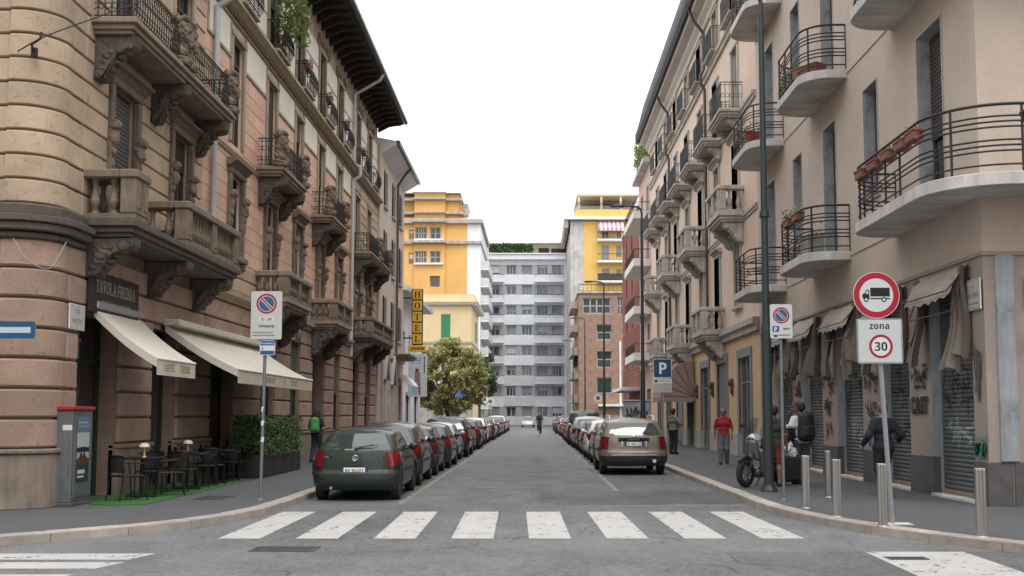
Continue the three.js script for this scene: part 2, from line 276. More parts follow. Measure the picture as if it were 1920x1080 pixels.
// stone courses: each block its own mesh; past `most` (those with largest x away from the camera) they join one part
function courses(parent, x0, x1, y0, y1, holes, o) {
  const out = [], rows = Math.round((y1 - y0) / o.h), h = (y1 - y0) / rows, gp = o.gap ?? 0.025;
  for (let r = 0; r < rows; r++) {
    const a = y0 + r * h, b = a + h;
    for (const [p, q] of freeRow(x0, x1, a, b, holes)) {
      const n = o.w ? Math.max(1, Math.round((q - p) / o.w)) : 1, st = o.w && n > 1 && r % 2 ? 0.5 : 0, w = (q - p) / n;
      let cuts = [p]; for (let k = 1; k <= n; k++) cuts.push(p + (k - st) * w); if (st) cuts.push(q); cuts = cuts.filter((v, i) => !i || v - cuts[i - 1] > 0.02);
      for (let k = 0; k + 1 < cuts.length; k++) out.push([cuts[k] + gp / 2, cuts[k + 1] - gp / 2, a + gp / 2, b - gp / 2]);
    }
  }
  out.sort((a, b) => (o.rev ? b[0] - a[0] : a[0] - b[0]));
  const rest = o.mats.map(() => []);
  out.forEach(([a, b, c, d], i) => { const k = hash(i, o.seed ?? 3, 4) * o.mats.length | 0, g = box(a, c, -0.02, b, d, o.d + 0.006 * hash(i, 9, 9), o.c ?? 0.012); if (i < (o.most ?? 300)) put(parent, 'stone_block', g, o.mats[k]); else rest[k].push(g); });
  rest.forEach((l, k) => { if (l.length) put(parent, 'stone_blocks', l, o.mats[k]).userData.kind = 'stuff'; });
}
// a casement or french window standing in a hole of the wall; returns the part
function windowIn(parent, x0, x1, y0, y1, o = {}) {
  const z = o.z ?? -0.22, f = o.f ?? 0.06, w = x1 - x0, lv = o.leaves ?? 2, fr = [box(x0, y0, z, x0 + f, y1, z + 0.07), box(x1 - f, y0, z, x1, y1, z + 0.07), box(x0 + f, y1 - f, z, x1 - f, y1, z + 0.07), box(x0 + f, y0, z, x1 - f, y0 + f, z + 0.07)];
  const iw = (w - 2 * f) / lv, tr = o.transom ? y0 + (y1 - y0) * o.transom : null;
  for (let k = 1; k < lv; k++) fr.push(box(x0 + f + k * iw - f * 0.55, y0 + f, z + 0.005, x0 + f + k * iw + f * 0.55, y1 - f, z + 0.075));
  if (tr) fr.push(box(x0 + f, tr - f / 2, z + 0.003, x1 - f, tr + f / 2, z + 0.068));
  const p = put(parent, o.name ?? 'window', fr, o.mf ?? MW.wood);
  for (let k = 0; k < lv; k++) put(p, 'pane', box(x0 + f + k * iw, y0 + f, z + 0.01, x0 + f + (k + 1) * iw, y1 - f, z + 0.03), o.mg ?? C.glass);
  if (o.blind) { // roller blind or closed louvre let down over part of the glass
    const s = [], yb = y1 - f - (y1 - y0 - 2 * f) * o.blind; for (let y = yb; y < y1 - f - 0.01; y += 0.085) s.push(box(x0 + f * 0.6, y, z + 0.08, x1 - f * 0.6, Math.min(y + 0.072, y1 - f), z + 0.1, 0.008));
    put(p, 'blind', s, o.mb ?? MW.blind);
  }
  if (o.shut) { // louvred shutters folded open against the wall, or ajar
    for (const sd of [-1, 1]) { const sw = w / 2 - 0.02, s = [box(0, y0, 0, 0.06, y1, 0.04), box(sw - 0.06, y0, 0, sw, y1, 0.04), box(0.06, y0, 0, sw - 0.06, y0 + 0.09, 0.04), box(0.06, y1 - 0.09, 0, sw - 0.06, y1, 0.04), box(0.06, (y0 + y1) / 2 - 0.04, 0, sw - 0.06, (y0 + y1) / 2 + 0.04, 0.04)];
      for (let y = y0 + 0.1; y < y1 - 0.1; y += 0.07) s.push(box(0.06, y, 0.012, sw - 0.06, y + 0.045, 0.03));
      const m = merge(s); if (sd < 0) m.scale(-1, 1, 1).translate(0, 0, 0); // hinge at jamb
      const a = o.shut, gg = m.rotateY(sd < 0 ? -a : a).translate(sd < 0 ? x0 : x1, 0, (o.zs ?? 0.02)); put(p, 'shutter', gg, o.ms ?? MW.shutter); }
  }
  if (o.sill) put(p, 'sill', box(x0 - 0.12, y0 - 0.1, -0.2, x1 + 0.12, y0, 0.12, 0.015), o.sill);
  return p;
}
// moulded stone surround with ears, consoles and a hood
function surround(parent, x0, x1, y0, y1, m, o = {}) {
  const w = o.w ?? 0.17, d = o.d ?? 0.09, g = [box(x0 - w, y0, -0.03, x0, y1, d, 0.015), box(x1, y0, -0.03, x1 + w, y1, d, 0.015), box(x0 - w - 0.03, y1, -0.03, x1 + w + 0.03, y1 + w, d + 0.02, 0.015)];
  const s = put(parent, 'window_surround', g, m);
  if (o.hood) put(s, 'hood', [alongX([[0, y1 + w], [d + 0.02, y1 + w], [d + 0.1, y1 + w + 0.09], [d + 0.2, y1 + w + 0.12], [d + 0.2, y1 + w + 0.18], [0, y1 + w + 0.2]], x0 - w - 0.14, x1 + w + 0.14)], m);
  if (o.console) for (const sd of [-1, 1]) { const cx = sd < 0 ? x0 - w / 2 : x1 + w / 2, ym = y0 + (y1 - y0) * 0.62; put(s, 'carved_console', rough(merge([ball(cx, ym, d, 0.1, 0.2, 0.12, 12), ball(cx, ym + 0.24, d + 0.02, 0.12, 0.11, 0.14, 12), ball(cx, ym - 0.26, d - 0.02, 0.07, 0.12, 0.08, 10), ball(cx, ym - 0.5, d - 0.02, 0.05, 0.16, 0.06, 8)]), 0.05, 9, cx), m); }
  return s;
}
// scroll bracket: side profile d deep, h tall, carved
function bracketGeo(d, h, w, seed = 0, carve = 0.05) {
  const s = new THREE.Shape(); s.moveTo(0, 0); s.lineTo(d, 0); s.lineTo(d, -h * 0.14); s.bezierCurveTo(d * 0.98, -h * 0.36, d * 0.66, -h * 0.34, d * 0.56, -h * 0.46); s.bezierCurveTo(d * 0.44, -h * 0.64, d * 0.42, -h * 0.8, d * 0.3, -h * 0.9); s.bezierCurveTo(d * 0.2, -h, d * 0.1, -h, 0, -h);
  const g = [ext(s, w, 0.02, 10).rotateY(-PI / 2).translate(w / 2, 0, 0)];
  // volute rolls and leaf lumps
  g.push(cyl([-w / 2 - 0.02, -h * 0.2, d * 0.84], [w / 2 + 0.02, -h * 0.2, d * 0.84], h * 0.13, h * 0.13, 12), cyl([-w / 2 - 0.02, -h * 0.86, d * 0.2], [w / 2 + 0.02, -h * 0.86, d * 0.2], h * 0.1, h * 0.1, 10));
  for (let k = 0; k < 5; k++) g.push(ball(0, -h * (0.3 + 0.13 * k), d * (0.72 - 0.12 * k), w * 0.36, h * 0.1, d * 0.14, 10), ball(-w * 0.42, -h * (0.24 + 0.12 * k), d * (0.5 - 0.07 * k), w * 0.16, h * 0.09, d * 0.13, 8), ball(w * 0.42, -h * (0.24 + 0.12 * k), d * (0.5 - 0.07 * k), w * 0.16, h * 0.09, d * 0.13, 8));
  return done(rough(merge(g), carve, 9, seed));
}
const balusterProf = (h) => [[0.075, 0], [0.075, 0.05 * h], [0.045, 0.09 * h], [0.05, 0.14 * h], [0.085, 0.3 * h], [0.09, 0.4 * h], [0.055, 0.62 * h], [0.04, 0.76 * h], [0.055, 0.82 * h], [0.045, 0.87 * h], [0.075, 0.94 * h], [0.075, h]];
const slabGeo = (x0, x1, d, y, t) => [box(x0 - 0.02, y - t * 0.4, -0.05, x1 + 0.02, y, d + 0.02, 0.015), box(x0 + 0.05, y - t * 0.75, -0.05, x1 - 0.05, y - t * 0.4, d - 0.05, 0.012), box(x0 + 0.11, y - t, -0.05, x1 - 0.11, y - t * 0.75, d - 0.11, 0.01)];
// stone balcony: slab at y (top), balustrade h high
function stoneBalcony(parent, x0, x1, y, d, m, o = {}) {
  const h = o.h ?? 0.95, t = o.t ?? 0.3, b = put(parent, 'balcony', slabGeo(x0, x1, d, y, t), o.ms ?? m);
  const bh = h - 0.26, bal = done(lathe(balusterProf(bh), 10)), e = 0.13;
  put(b, 'plinth_rail', [box(x0, y, d - 2 * e, x1, y + 0.1, d, 0.01), box(x0, y, -0.02, x0 + 2 * e, y + 0.1, d - 2 * e, 0.01), box(x1 - 2 * e, y, -0.02, x1, y + 0.1, d - 2 * e, 0.01)], m);
  put(b, 'handrail', [box(x0 - 0.05, y + h - 0.16, d - 2 * e - 0.05, x1 + 0.05, y + h, d + 0.05, 0.025), box(x0 - 0.05, y + h - 0.16, -0.02, x0 + 2 * e + 0.05, y + h, d - 2 * e - 0.05, 0.025), box(x1 - 2 * e - 0.05, y + h - 0.16, -0.02, x1 + 0.05, y + h, d - 2 * e - 0.05, 0.025)], o.ms ?? m);
  const ped = [[x0 + e, d - e], [x1 - e, d - e]]; if (o.mid) ped.push([(x0 + x1) / 2, d - e]);
  for (const [px, pz] of ped) put(b, 'pedestal', [box(px - e - 0.015, y + 0.1, pz - e - 0.015, px + e + 0.015, y + h - 0.16, pz + e + 0.015, 0.015), box(px - e * 0.6, y + 0.2, pz + e, px + e * 0.6, y + h - 0.3, pz + e + 0.03, 0.012)], m);
  const n = Math.max(1, Math.round((x1 - x0 - 0.7) / (o.sp ?? 0.24)));
  for (let k = 0; k < n; k++) { const px = x0 + 0.36 + (x1 - x0 - 0.72) * (k + 0.5) / n; if (o.mid && Math.abs(px - (x0 + x1) / 2) < 0.2) continue; put(b, 'baluster', bal, o.mb ?? m, [px, y + 0.1, d - e]); }
  const ns = Math.max(1, Math.round((d - 0.4) / 0.24)); for (const px of [x0 + e, x1 - e]) for (let k = 0; k < ns; k++) put(b, 'baluster', bal, o.mb ?? m, [px, y + 0.1, (d - 0.3) * (k + 0.6) / ns]);
  if (o.br) for (const px of o.bx ?? [x0 + 0.35, x1 - 0.35]) put(b, 'bracket', o.br, o.mbr ?? m, [px, y - t, 0]);
  return b;
}
// wrought iron panel geometry between two points with scrolls; belly > 0 bows the lower half outward along (nx, nz)
function ironPanel(ax, az, bx, bz, y, h, o = {}) {
  const g = [], L = Math.hypot(bx - ax, bz - az), ux = (bx - ax) / L, uz = (bz - az) / L, nx = -uz * (o.flip ? -1 : 1), nz = ux * (o.flip ? -1 : 1), r = o.r ?? 0.011, be = o.belly ?? 0;
  const P = (s, v) => { const q = be * Math.pow(sin(PI * Math.min(1, Math.max(0, 1 - v))), 0.8) * (1 - v * 0.35); return [ax + ux * s + nx * q, y + h * v, az + uz * s + nz * q]; };
  for (const v of o.rails ?? [0.08, 0.9, 1]) g.push(cyl(P(0, v), P(L, v), v === 1 ? r * 1.8 : r * 1.1, undefined, 5));
  const n = Math.max(2, Math.round(L / (o.sp ?? 0.13)));
  for (let k = 0; k <= n; k++) { const s = L * k / n; if (be) { let last = P(s, 0.03); for (const v of [0.2, 0.4, 0.6, 0.8, 0.98]) { const c = P(s, v); g.push(cyl(last, c, r, r, 4)); last = c; } } else g.push(cyl(P(s, 0.02), P(s, 0.98), r, r, 4)); }
  if (o.scroll) for (let k = 0; k < n; k++) { const s = L * (k + 0.5) / n, rr = L / n * 0.46; for (const v of o.scroll) { const c = P(s, v); const q = torus(rr, r * 0.9, 4, 9, PI * 1.75).rotateZ(k % 2 ? 0.6 : 3.6); q.rotateY(Math.atan2(-uz, ux)); g.push(q.translate(...c)); } }
  return g;
}
const MW = {
  wood: mat([0.06, 0.043, 0.034], { r: 0.6, t: 'fine', s: 0.7 }), blind: mat([0.1, 0.1, 0.098], { r: 0.7 }), shutter: mat([0.05, 0.038, 0.031], { r: 0.7, t: 'fine', s: 0.5 }),
  grey: mat([0.22, 0.24, 0.25], { r: 0.7, t: 'fine', s: 0.6 }), greyFrame: mat([0.3, 0.31, 0.31], { r: 0.6 }), whiteF: mat([0.6, 0.59, 0.56], { r: 0.6 }), green: mat([0.014, 0.04, 0.026], { r: 0.6, t: 'fine', s: 0.6 }),
};
// ---------- the ornate corner building with the cafe ----------
const ML = {
  ochre: [mat([0.53, 0.405, 0.285], { t: 'stone', s: 2.3, b: 0.004 }), mat([0.49, 0.375, 0.265], { t: 'stone', s: 1.9, b: 0.004 }), mat([0.57, 0.435, 0.305], { t: 'stone', s: 2.7, b: 0.004 })],
  base: [mat([0.42, 0.285, 0.22], { t: 'stone', s: 1.7, b: 0.01 }), mat([0.38, 0.265, 0.205], { t: 'stone', s: 2.1, b: 0.01 }), mat([0.45, 0.31, 0.24], { t: 'stone', s: 1.5, b: 0.01 })],
  pink: [mat([0.72, 0.45, 0.335], { t: 'plaster', s: 2.6, b: 0.003 }), mat([0.66, 0.415, 0.315], { t: 'plaster', s: 2.2, b: 0.003 }), mat([0.78, 0.5, 0.37], { t: 'plaster', s: 3.1, b: 0.003 }), mat([0.7, 0.47, 0.35], { t: 'plaster', s: 1.8, b: 0.003 })],
  mortar: mat([0.74, 0.56, 0.45], { t: 'plaster', s: 2 }), joint: mat([0.29, 0.205, 0.155], { t: 'stone', s: 1 }), cream: mat([0.84, 0.79, 0.7], { t: 'plaster', s: 1.8 }), trim: mat([0.42, 0.34, 0.245], { t: 'stone', s: 1.4, b: 0.004 }),
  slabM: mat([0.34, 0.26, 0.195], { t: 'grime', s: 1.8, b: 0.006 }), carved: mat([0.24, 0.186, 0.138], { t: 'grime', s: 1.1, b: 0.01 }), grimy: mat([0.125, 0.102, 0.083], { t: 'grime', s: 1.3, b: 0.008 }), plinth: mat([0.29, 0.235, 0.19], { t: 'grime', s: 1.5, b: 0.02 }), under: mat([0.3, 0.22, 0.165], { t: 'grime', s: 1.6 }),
  wood: mat([0.05, 0.045, 0.042], { t: 'grime', s: 1.1, r: 0.9 }), gutter: mat([0.09, 0.1, 0.1], { r: 0.5, m: 0.3 }), pipe: mat([0.5, 0.52, 0.53], { r: 0.5, t: 'fine', s: 0.8 }), roof: mat([0.16, 0.1, 0.075], { t: 'stone', s: 1 }),
};
const L1 = facade('corner_building', 'ornate ochre and pink stone corner building with carved balconies over a cafe', 'L', 17.6, 54.4, -8.17);
{
  const X = L1.x, mir = (z) => 72.4 - z, H = (a, b, y0, y1) => [X(a), X(b), y0, y1];
  const gnd = [[18.95, 20.75, 0.1, 3.5], [22.65, 24.1, 0.1, 3.5], [26.7, 28.6, 0.1, 3.5], [31.6, 33.2, 0.1, 4.1], [35.4, 36.9, 0.1, 4.1], [38.9, 41.1, 0.1, 4.3], [43.0, 44.5, 0.1, 4.1], [47.5, 49.1, 0.1, 4.1], [50.9, 52.5, 0.1, 4.1]].map((q) => H(...q));
  const bayW = [[20.1, 21.3], [23.5, 24.7]], bays = [...bayW, ...bayW.map(([a, b]) => [mir(b), mir(a)])], mids = [28.6, 32.4, 36.2, 40, 43.8];
  const f1b = bays.map(([a, b]) => H(a, b, 5.2, 8.0)), f2b = bays.map(([a, b]) => H(a, b, 8.95, 11.6));
  const f1m = mids.map((z, i) => H(z - 0.55, z + 0.55, i % 2 ? 5.05 : 5.95, 8.1)), f2m = mids.map((z) => H(z - 0.55, z + 0.55, 8.95, 11.85)), f3 = [...bays.map(([a, b]) => (a + b) / 2), ...mids].map((z) => H(z - 0.55, z + 0.55, 12.85, 15.4));
  put(L1, 'core', box(0.9, 0, -11, L1.L, 16.9, -0.45), ML.joint);
  put(L1, 'ground_floor_wall', wallWith(0.8, L1.L, 0.1, 4.95, gnd, 0.42), ML.joint);
  const A0 = 0.8, A1 = X(25.7), B0 = X(46.8), B1 = L1.L;
  put(L1, 'end_bay_wall', wallWith(A0, A1, 4.95, 12.3, [...f1b, ...f2b], 0.42), ML.ochre[1]);
  put(L1, 'end_bay_wall', wallWith(B0, B1, 4.95, 12.3, [...f1b, ...f2b], 0.42), ML.ochre[1]);
  put(L1, 'middle_wall', wallWith(A1, B0, 4.95, 12.3, [...f1m, ...f2m], 0.42), ML.mortar);
  put(L1, 'upper_wall', wallWith(0.8, L1.L, 12.3, 16.9, f3, 0.42), ML.trim);
  // stone courses
  courses(L1, X(18.4), L1.L, 1.1, 4.62, gnd.map((h) => [h[0] - 0.06, h[1] + 0.06, h[2], h[3] + 0.08]), { h: 0.5, d: 0.075, gap: 0.045, c: 0.03, mats: ML.base, w: 2.2, seed: 1 });
  courses(L1, A1, B0, 4.98, 5.8, [...f1m].map((h) => [h[0] - 0.2, h[1] + 0.2, h[2], h[3] + 0.2]), { h: 0.41, d: 0.06, gap: 0.04, c: 0.02, mats: ML.ochre, w: 4, seed: 2 });
  const pad = (l) => l.map((h) => [h[0] - 0.17, h[1] + 0.17, h[2] - 0.05, h[3] + 0.17]);
  courses(L1, X(18.85), A1 - 0.03, 5.2, 12.25, [...pad(f1b), ...pad(f2b)], { h: 0.425, d: 0.05, gap: 0.035, c: 0.018, mats: ML.ochre, seed: 3 });
  courses(L1, B0 + 0.03, B1, 5.2, 12.25, [...pad(f1b), ...pad(f2b)], { h: 0.425, d: 0.05, gap: 0.035, c: 0.018, mats: ML.ochre, seed: 4 });
  const panels = []; for (let k = 0; k <= 5; k++) { const a = k ? X(mids[k - 1]) + 0.8 : A1 + 0.25, b = k < 5 ? X(mids[k]) - 0.8 : B0 - 0.25; panels.push([a, b, 11.3, 12.22]); }
  courses(L1, A1 + 0.05, B0 - 0.05, 5.84, 12.25, [...pad(f1m), ...pad(f2m).map((h) => [h[0] - 0.06, h[1] + 0.06, h[2], h[3] + 0.3]), ...panels.map((p) => [p[0] - 0.12, p[1] + 0.12, p[2] - 0.1, p[3]])], { h: 0.375, d: 0.014, gap: 0.014, c: 0.004, mats: ML.pink, w: 0.8, seed: 5 });
  for (const p of panels) { put(L1, 'stucco_panel', box(p[0], p[2], -0.02, p[1], p[3], 0.03, 0.01), ML.cream); put(L1, 'panel_frame', [box(p[0] - 0.1, p[2] - 0.09, -0.02, p[1] + 0.1, p[2], 0.05, 0.01), box(p[0] - 0.1, p[2], -0.02, p[0], p[3], 0.05, 0.01), box(p[1], p[2], -0.02, p[1] + 0.1, p[3], 0.05, 0.01)], ML.trim); }
  // rounded corner pier, one block per course
  const plan = (g, x1) => { const a = []; a.push([0 + g, -7], [0 + g, -0.74], [-0.06 + g, -0.68]); for (let k = 0; k <= 10; k++) { const t = PI - k / 10 * PI / 2; a.push([0.6 + (0.66 - g) * cos(t), -0.6 + (0.66 - g) * sin(t)]); } a.push([0.68, 0.06 - g], [0.74, 0.05 - g], [x1, 0.05 - g], [x1, -0.4], [1, -0.4], [1, -7]); return a; };
  put(L1, 'corner_pier_core', [upY(plan(0.05, 1.24), 4.9, 16.9), upY(plan(0.07, 0.82), 0.1, 4.9)], ML.joint);
  const rows = [[1.1, 4.62, 7, ML.base, 0.8, 0.03], [5.2, 12.25, 17, ML.ochre, 1.25, 0.016], [12.7, 16.5, 9, ML.ochre, 1.25, 0.016]];
  for (const [a, b, n, ms, x1, bv] of rows) for (let k = 0; k < n; k++) { const h = (b - a) / n; put(L1, 'stone_block', upY(plan(n === 7 ? -0.02 : 0, x1), a + k * h + 0.02, a + (k + 1) * h - 0.02, bv), ms[hash(k, n, 6) * 3 | 0]); }
  put(L1, 'plinth', [upY(plan(-0.06, 1.33), 0.1, 1.02, 0.03), upY(plan(-0.1, 1.33), 1.02, 1.1, 0.02)], ML.plinth);
  for (const [a, b] of freeRow(X(18.95), L1.L, 0.1, 1, gnd)) put(L1, 'plinth', [box(a, 0.1, -0.1, b, 1.0, 0.11, 0.02), box(a, 1.0, -0.1, b, 1.09, 0.14, 0.02)], ML.plinth);
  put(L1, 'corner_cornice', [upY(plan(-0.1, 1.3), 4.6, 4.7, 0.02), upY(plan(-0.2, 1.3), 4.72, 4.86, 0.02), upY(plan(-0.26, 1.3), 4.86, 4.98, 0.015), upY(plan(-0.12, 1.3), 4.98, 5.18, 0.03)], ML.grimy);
  put(L1, 'corner_cornice', [upY(plan(-0.08, 1.26), 12.3, 12.45, 0.02), upY(plan(-0.22, 1.26), 12.45, 12.66, 0.02)], ML.trim);
  // string courses and the dentilled belt
  const prof = [[0, 4.64], [0.1, 4.64], [0.13, 4.74], [0.24, 4.8], [0.24, 4.92], [0, 4.96]];
  put(L1, 'string_course', alongX(prof, A1, B0), ML.trim);
  put(L1, 'belt_cornice', [alongX([[0, 12.26], [0.07, 12.26], [0.07, 12.33], [0, 12.33]], 1.2, L1.L), alongX([[0, 12.42], [0.16, 12.44], [0.3, 12.55], [0.34, 12.56], [0.34, 12.66], [0, 12.7]], 1.2, L1.L)], ML.trim);
  { const d = []; for (let x = 1.3; x < L1.L; x += 0.24) d.push(box(x, 12.33, -0.02, x + 0.13, 12.425, 0.15)); put(L1, 'dentil_trim', d, ML.carved); }
  put(L1, 'string_course', alongX([[0, 8.62], [0.06, 8.62], [0.1, 8.72], [0, 8.76]], A1, B0), ML.trim);
  // windows
  const glz = [MW.wood, MW.shutter, MW.grey];
  const doWin = (h, i, fl) => { const up = fl > 1; windowIn(L1, h[0], h[1], h[2], h[3], { z: -0.16, leaves: 2, f: 0.07, transom: 0.8, mf: glz[(i + fl) % 2], blind: [0, 0.9, 0.4, 0, 0.25, 0, 0, 0.5][(i * 3 + fl) % 8], mb: [MW.blind, MW.shutter][i % 2] });
    if (fl === 1) surround(L1, h[0], h[1], h[2], h[3], ML.carved, { console: true, hood: true, d: 0.12 }); else surround(L1, h[0], h[1], h[2], h[3], fl === 2 ? ML.trim : ML.trim, { w: 0.15, d: 0.07 }); };
  [...f1b, ...f1m].forEach((h, i) => doWin(h, i, 1)); [...f2b, ...f2m].forEach((h, i) => doWin(h, i, 2)); f3.forEach((h, i) => doWin(h, i, 3));
  for (const i of [0, 2, 4]) put(L1, 'window_sill', [box(f1m[i][0] - 0.28, 5.8, -0.2, f1m[i][1] + 0.28, 5.95, 0.2, 0.02), rough(merge([ball(f1m[i][0] - 0.1, 5.7, 0.08, 0.1, 0.14, 0.1), ball(f1m[i][1] + 0.1, 5.7, 0.08, 0.1, 0.14, 0.1)]), 0.03, 9)], ML.carved);
  // attic storey: cream panels between windows
  { const xs = f3.map((h) => [h[0], h[1]]).sort((a, b) => a[0] - b[0]); let a = 1.3; for (const [p, q] of [...xs, [L1.L, 0]]) { if (p - 0.28 - a > 0.4) for (const [y0, y1] of [[12.85, 13.75], [13.82, 14.6], [14.67, 15.5]]) put(L1, 'stucco_panel', box(a + 0.16, y0, -0.02, p - 0.28, y1, 0.035, 0.012), ML.cream); a = q + 0.14; }
    for (const [p, q] of xs) put(L1, 'frieze_medallion', rough(merge([ball((p + q) / 2, 15.85, 0, 0.5, 0.2, 0.12, 12), ball(p - 0.3, 15.7, 0.02, 0.14, 0.3, 0.12), ball(q + 0.3, 15.7, 0.02, 0.14, 0.3, 0.12)]), 0.08, 7, p), ML.carved); }
  // balconies
  const br = bracketGeo(0.8, 0.85, 0.34, 1), brBig = bracketGeo(0.92, 0.98, 0.4, 2), brLow = bracketGeo(0.92, 0.74, 0.4, 3), brT = bracketGeo(0.6, 0.7, 0.26, 4);
  const volute = done(rough(merge([box(-0.15, 0, -0.15, 0.15, 0.14, 0.15, 0.02), ball(0, 0.3, 0, 0.13, 0.2, 0.15, 14), ball(0.03, 0.52, 0.03, 0.16, 0.15, 0.17, 14), ball(-0.02, 0.72, 0.05, 0.12, 0.14, 0.14, 14), ball(0, 0.86, 0, 0.17, 0.11, 0.17, 14), ball(0.08, 0.42, 0.1, 0.07, 0.1, 0.09), ball(-0.1, 0.6, 0.1, 0.07, 0.1, 0.08)]).scale(1.3, 1.12, 1.3), 0.08, 11, 2));
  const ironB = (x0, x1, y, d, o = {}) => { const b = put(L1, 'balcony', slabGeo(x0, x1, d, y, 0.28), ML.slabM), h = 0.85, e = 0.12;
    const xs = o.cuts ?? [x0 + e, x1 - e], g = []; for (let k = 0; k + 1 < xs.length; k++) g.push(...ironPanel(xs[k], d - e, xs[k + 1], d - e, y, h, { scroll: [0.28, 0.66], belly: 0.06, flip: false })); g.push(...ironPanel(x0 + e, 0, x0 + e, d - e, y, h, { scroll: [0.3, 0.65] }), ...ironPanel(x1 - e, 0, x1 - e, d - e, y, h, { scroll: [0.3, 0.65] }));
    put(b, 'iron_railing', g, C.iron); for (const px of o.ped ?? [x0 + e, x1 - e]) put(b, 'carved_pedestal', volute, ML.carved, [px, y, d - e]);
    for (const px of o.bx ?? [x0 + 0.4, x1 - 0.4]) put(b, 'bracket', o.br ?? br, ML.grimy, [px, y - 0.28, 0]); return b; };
  for (const z of [32.4, 40]) {
    stoneBalcony(L1, X(z) - 1.65, X(z) + 1.6, 5.04, 1.0, ML.carved, { h: 0.8, t: 0.3, br: brBig, ms: ML.slabM, mid: true, mbr: ML.grimy });
    ironB(X(z) - 1.65, X(z) + 1.6, 8.93, 0.8, {});
  }
  // end bays: long iron balcony above, stone balcony below
  const near = (Z0, Z1, flip) => {
    ironB(X(Z0), X(Z1), 8.93, 0.87, { cuts: [X(Z0) + 0.12, X((Z0 * 0.55 + Z1 * 0.45)) - 0.2, X((Z0 * 0.55 + Z1 * 0.45)) + 0.2, X(Z1) - 0.12], ped: [X(Z0 * 0.55 + Z1 * 0.45) - 0.17, X(Z0 * 0.55 + Z1 * 0.45) + 0.2, X(Z1) - 0.15], bx: [X(Z0) + 0.35, X((Z0 + Z1) / 2), X(Z1) - 0.4] });
  };
  near(19.0, 25.5); near(47.2, 53.9);
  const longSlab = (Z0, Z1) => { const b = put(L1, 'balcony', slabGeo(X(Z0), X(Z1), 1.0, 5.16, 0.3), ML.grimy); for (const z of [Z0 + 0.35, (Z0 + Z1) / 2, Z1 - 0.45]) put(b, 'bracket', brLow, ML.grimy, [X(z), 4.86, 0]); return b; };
  longSlab(18.9, 25.7);
  stoneBalcony(L1, X(18.95), X(19.55), 5.18, 0.98, ML.carved, { h: 0.9, t: 0.02, sp: 0.22 });
  stoneBalcony(L1, X(21.85), X(25.6), 5.18, 0.98, ML.carved, { h: 0.9, t: 0.02, mid: true });
  longSlab(47.0, 53.9); stoneBalcony(L1, X(47.05), X(53.85), 5.18, 0.98, ML.carved, { h: 0.8, t: 0.02, mid: true });
  // attic balconettes of bowed ironwork
  for (const h of f3) { const b = put(L1, 'balconette', [box(h[0] - 0.2, 12.7, 0, h[1] + 0.2, 12.78, 0.42, 0.01)], ML.trim); put(b, 'iron_railing', [...ironPanel(h[0] - 0.15, 0.36, h[1] + 0.15, 0.36, 12.78, 0.9, { belly: 0.2, sp: 0.11, scroll: [0.3, 0.62] }), ...ironPanel(h[0] - 0.15, 0, h[0] - 0.15, 0.36, 12.78, 0.9, { sp: 0.12 }), ...ironPanel(h[1] + 0.15, 0, h[1] + 0.15, 0.36, 12.78, 0.9, { sp: 0.12 })], C.iron); }
  // eaves: soffit boards, rafters, gutter, roof
  put(L1, 'roof', [alongX([[-11, 19.4], [1.3, 16.98], [1.3, 17.04], [-11, 19.5]], -1.2, L1.L + 0.5)], ML.roof);
  { const sf = []; for (let z = 0.02; z < 1.28; z += 0.16) sf.push(box(-1.2, 16.78 + (1.3 - z) * 0.05, z, L1.L + 0.5, 16.82 + (1.3 - z) * 0.05, z + 0.145)); const s = put(L1, 'eave', [box(-1.2, 16.84, -7, L1.L + 0.5, 16.95, 1.3)], ML.wood); for (const q of sf) put(s, 'soffit_board', q, ML.wood);
    for (let x = 0; x < L1.L + 0.3; x += 0.82) put(s, 'rafter', alongX([[0, 16.3], [0.25, 16.42], [0.6, 16.6], [1.2, 16.68], [1.2, 16.8], [0, 16.85]], x, x + 0.13), ML.wood); }
  put(L1, 'gutter', [alongX([[1.28, 16.95], [1.3, 16.84], [1.4, 16.8], [1.5, 16.86], [1.5, 17.0], [1.46, 17.0], [1.44, 16.9], [1.34, 16.9]], -1.2, L1.L + 0.55)], ML.gutter);
  put(L1, 'downpipe', poly([[X(46.6), 16.85, 1.4], [X(46.6), 16.55, 1.25], [X(46.6), 15.9, 0.14], [X(46.6), 12.75, 0.14], [X(46.6), 12.6, 0.42], [X(46.6), 12.2, 0.42], [X(46.6), 12.0, 0.12], [X(46.6), 4.2, 0.12]], 0.075, 8), ML.pipe);
  put(L1, 'downpipe', poly([[X(26.35), 16.85, 1.4], [X(26.35), 16.55, 1.25], [X(26.35), 15.9, 0.14], [X(26.35), 12.75, 0.14], [X(26.35), 12.6, 0.42], [X(26.35), 12.2, 0.42], [X(26.35), 12.0, 0.12], [X(26.35), 5.0, 0.12]], 0.075, 8), ML.pipe);
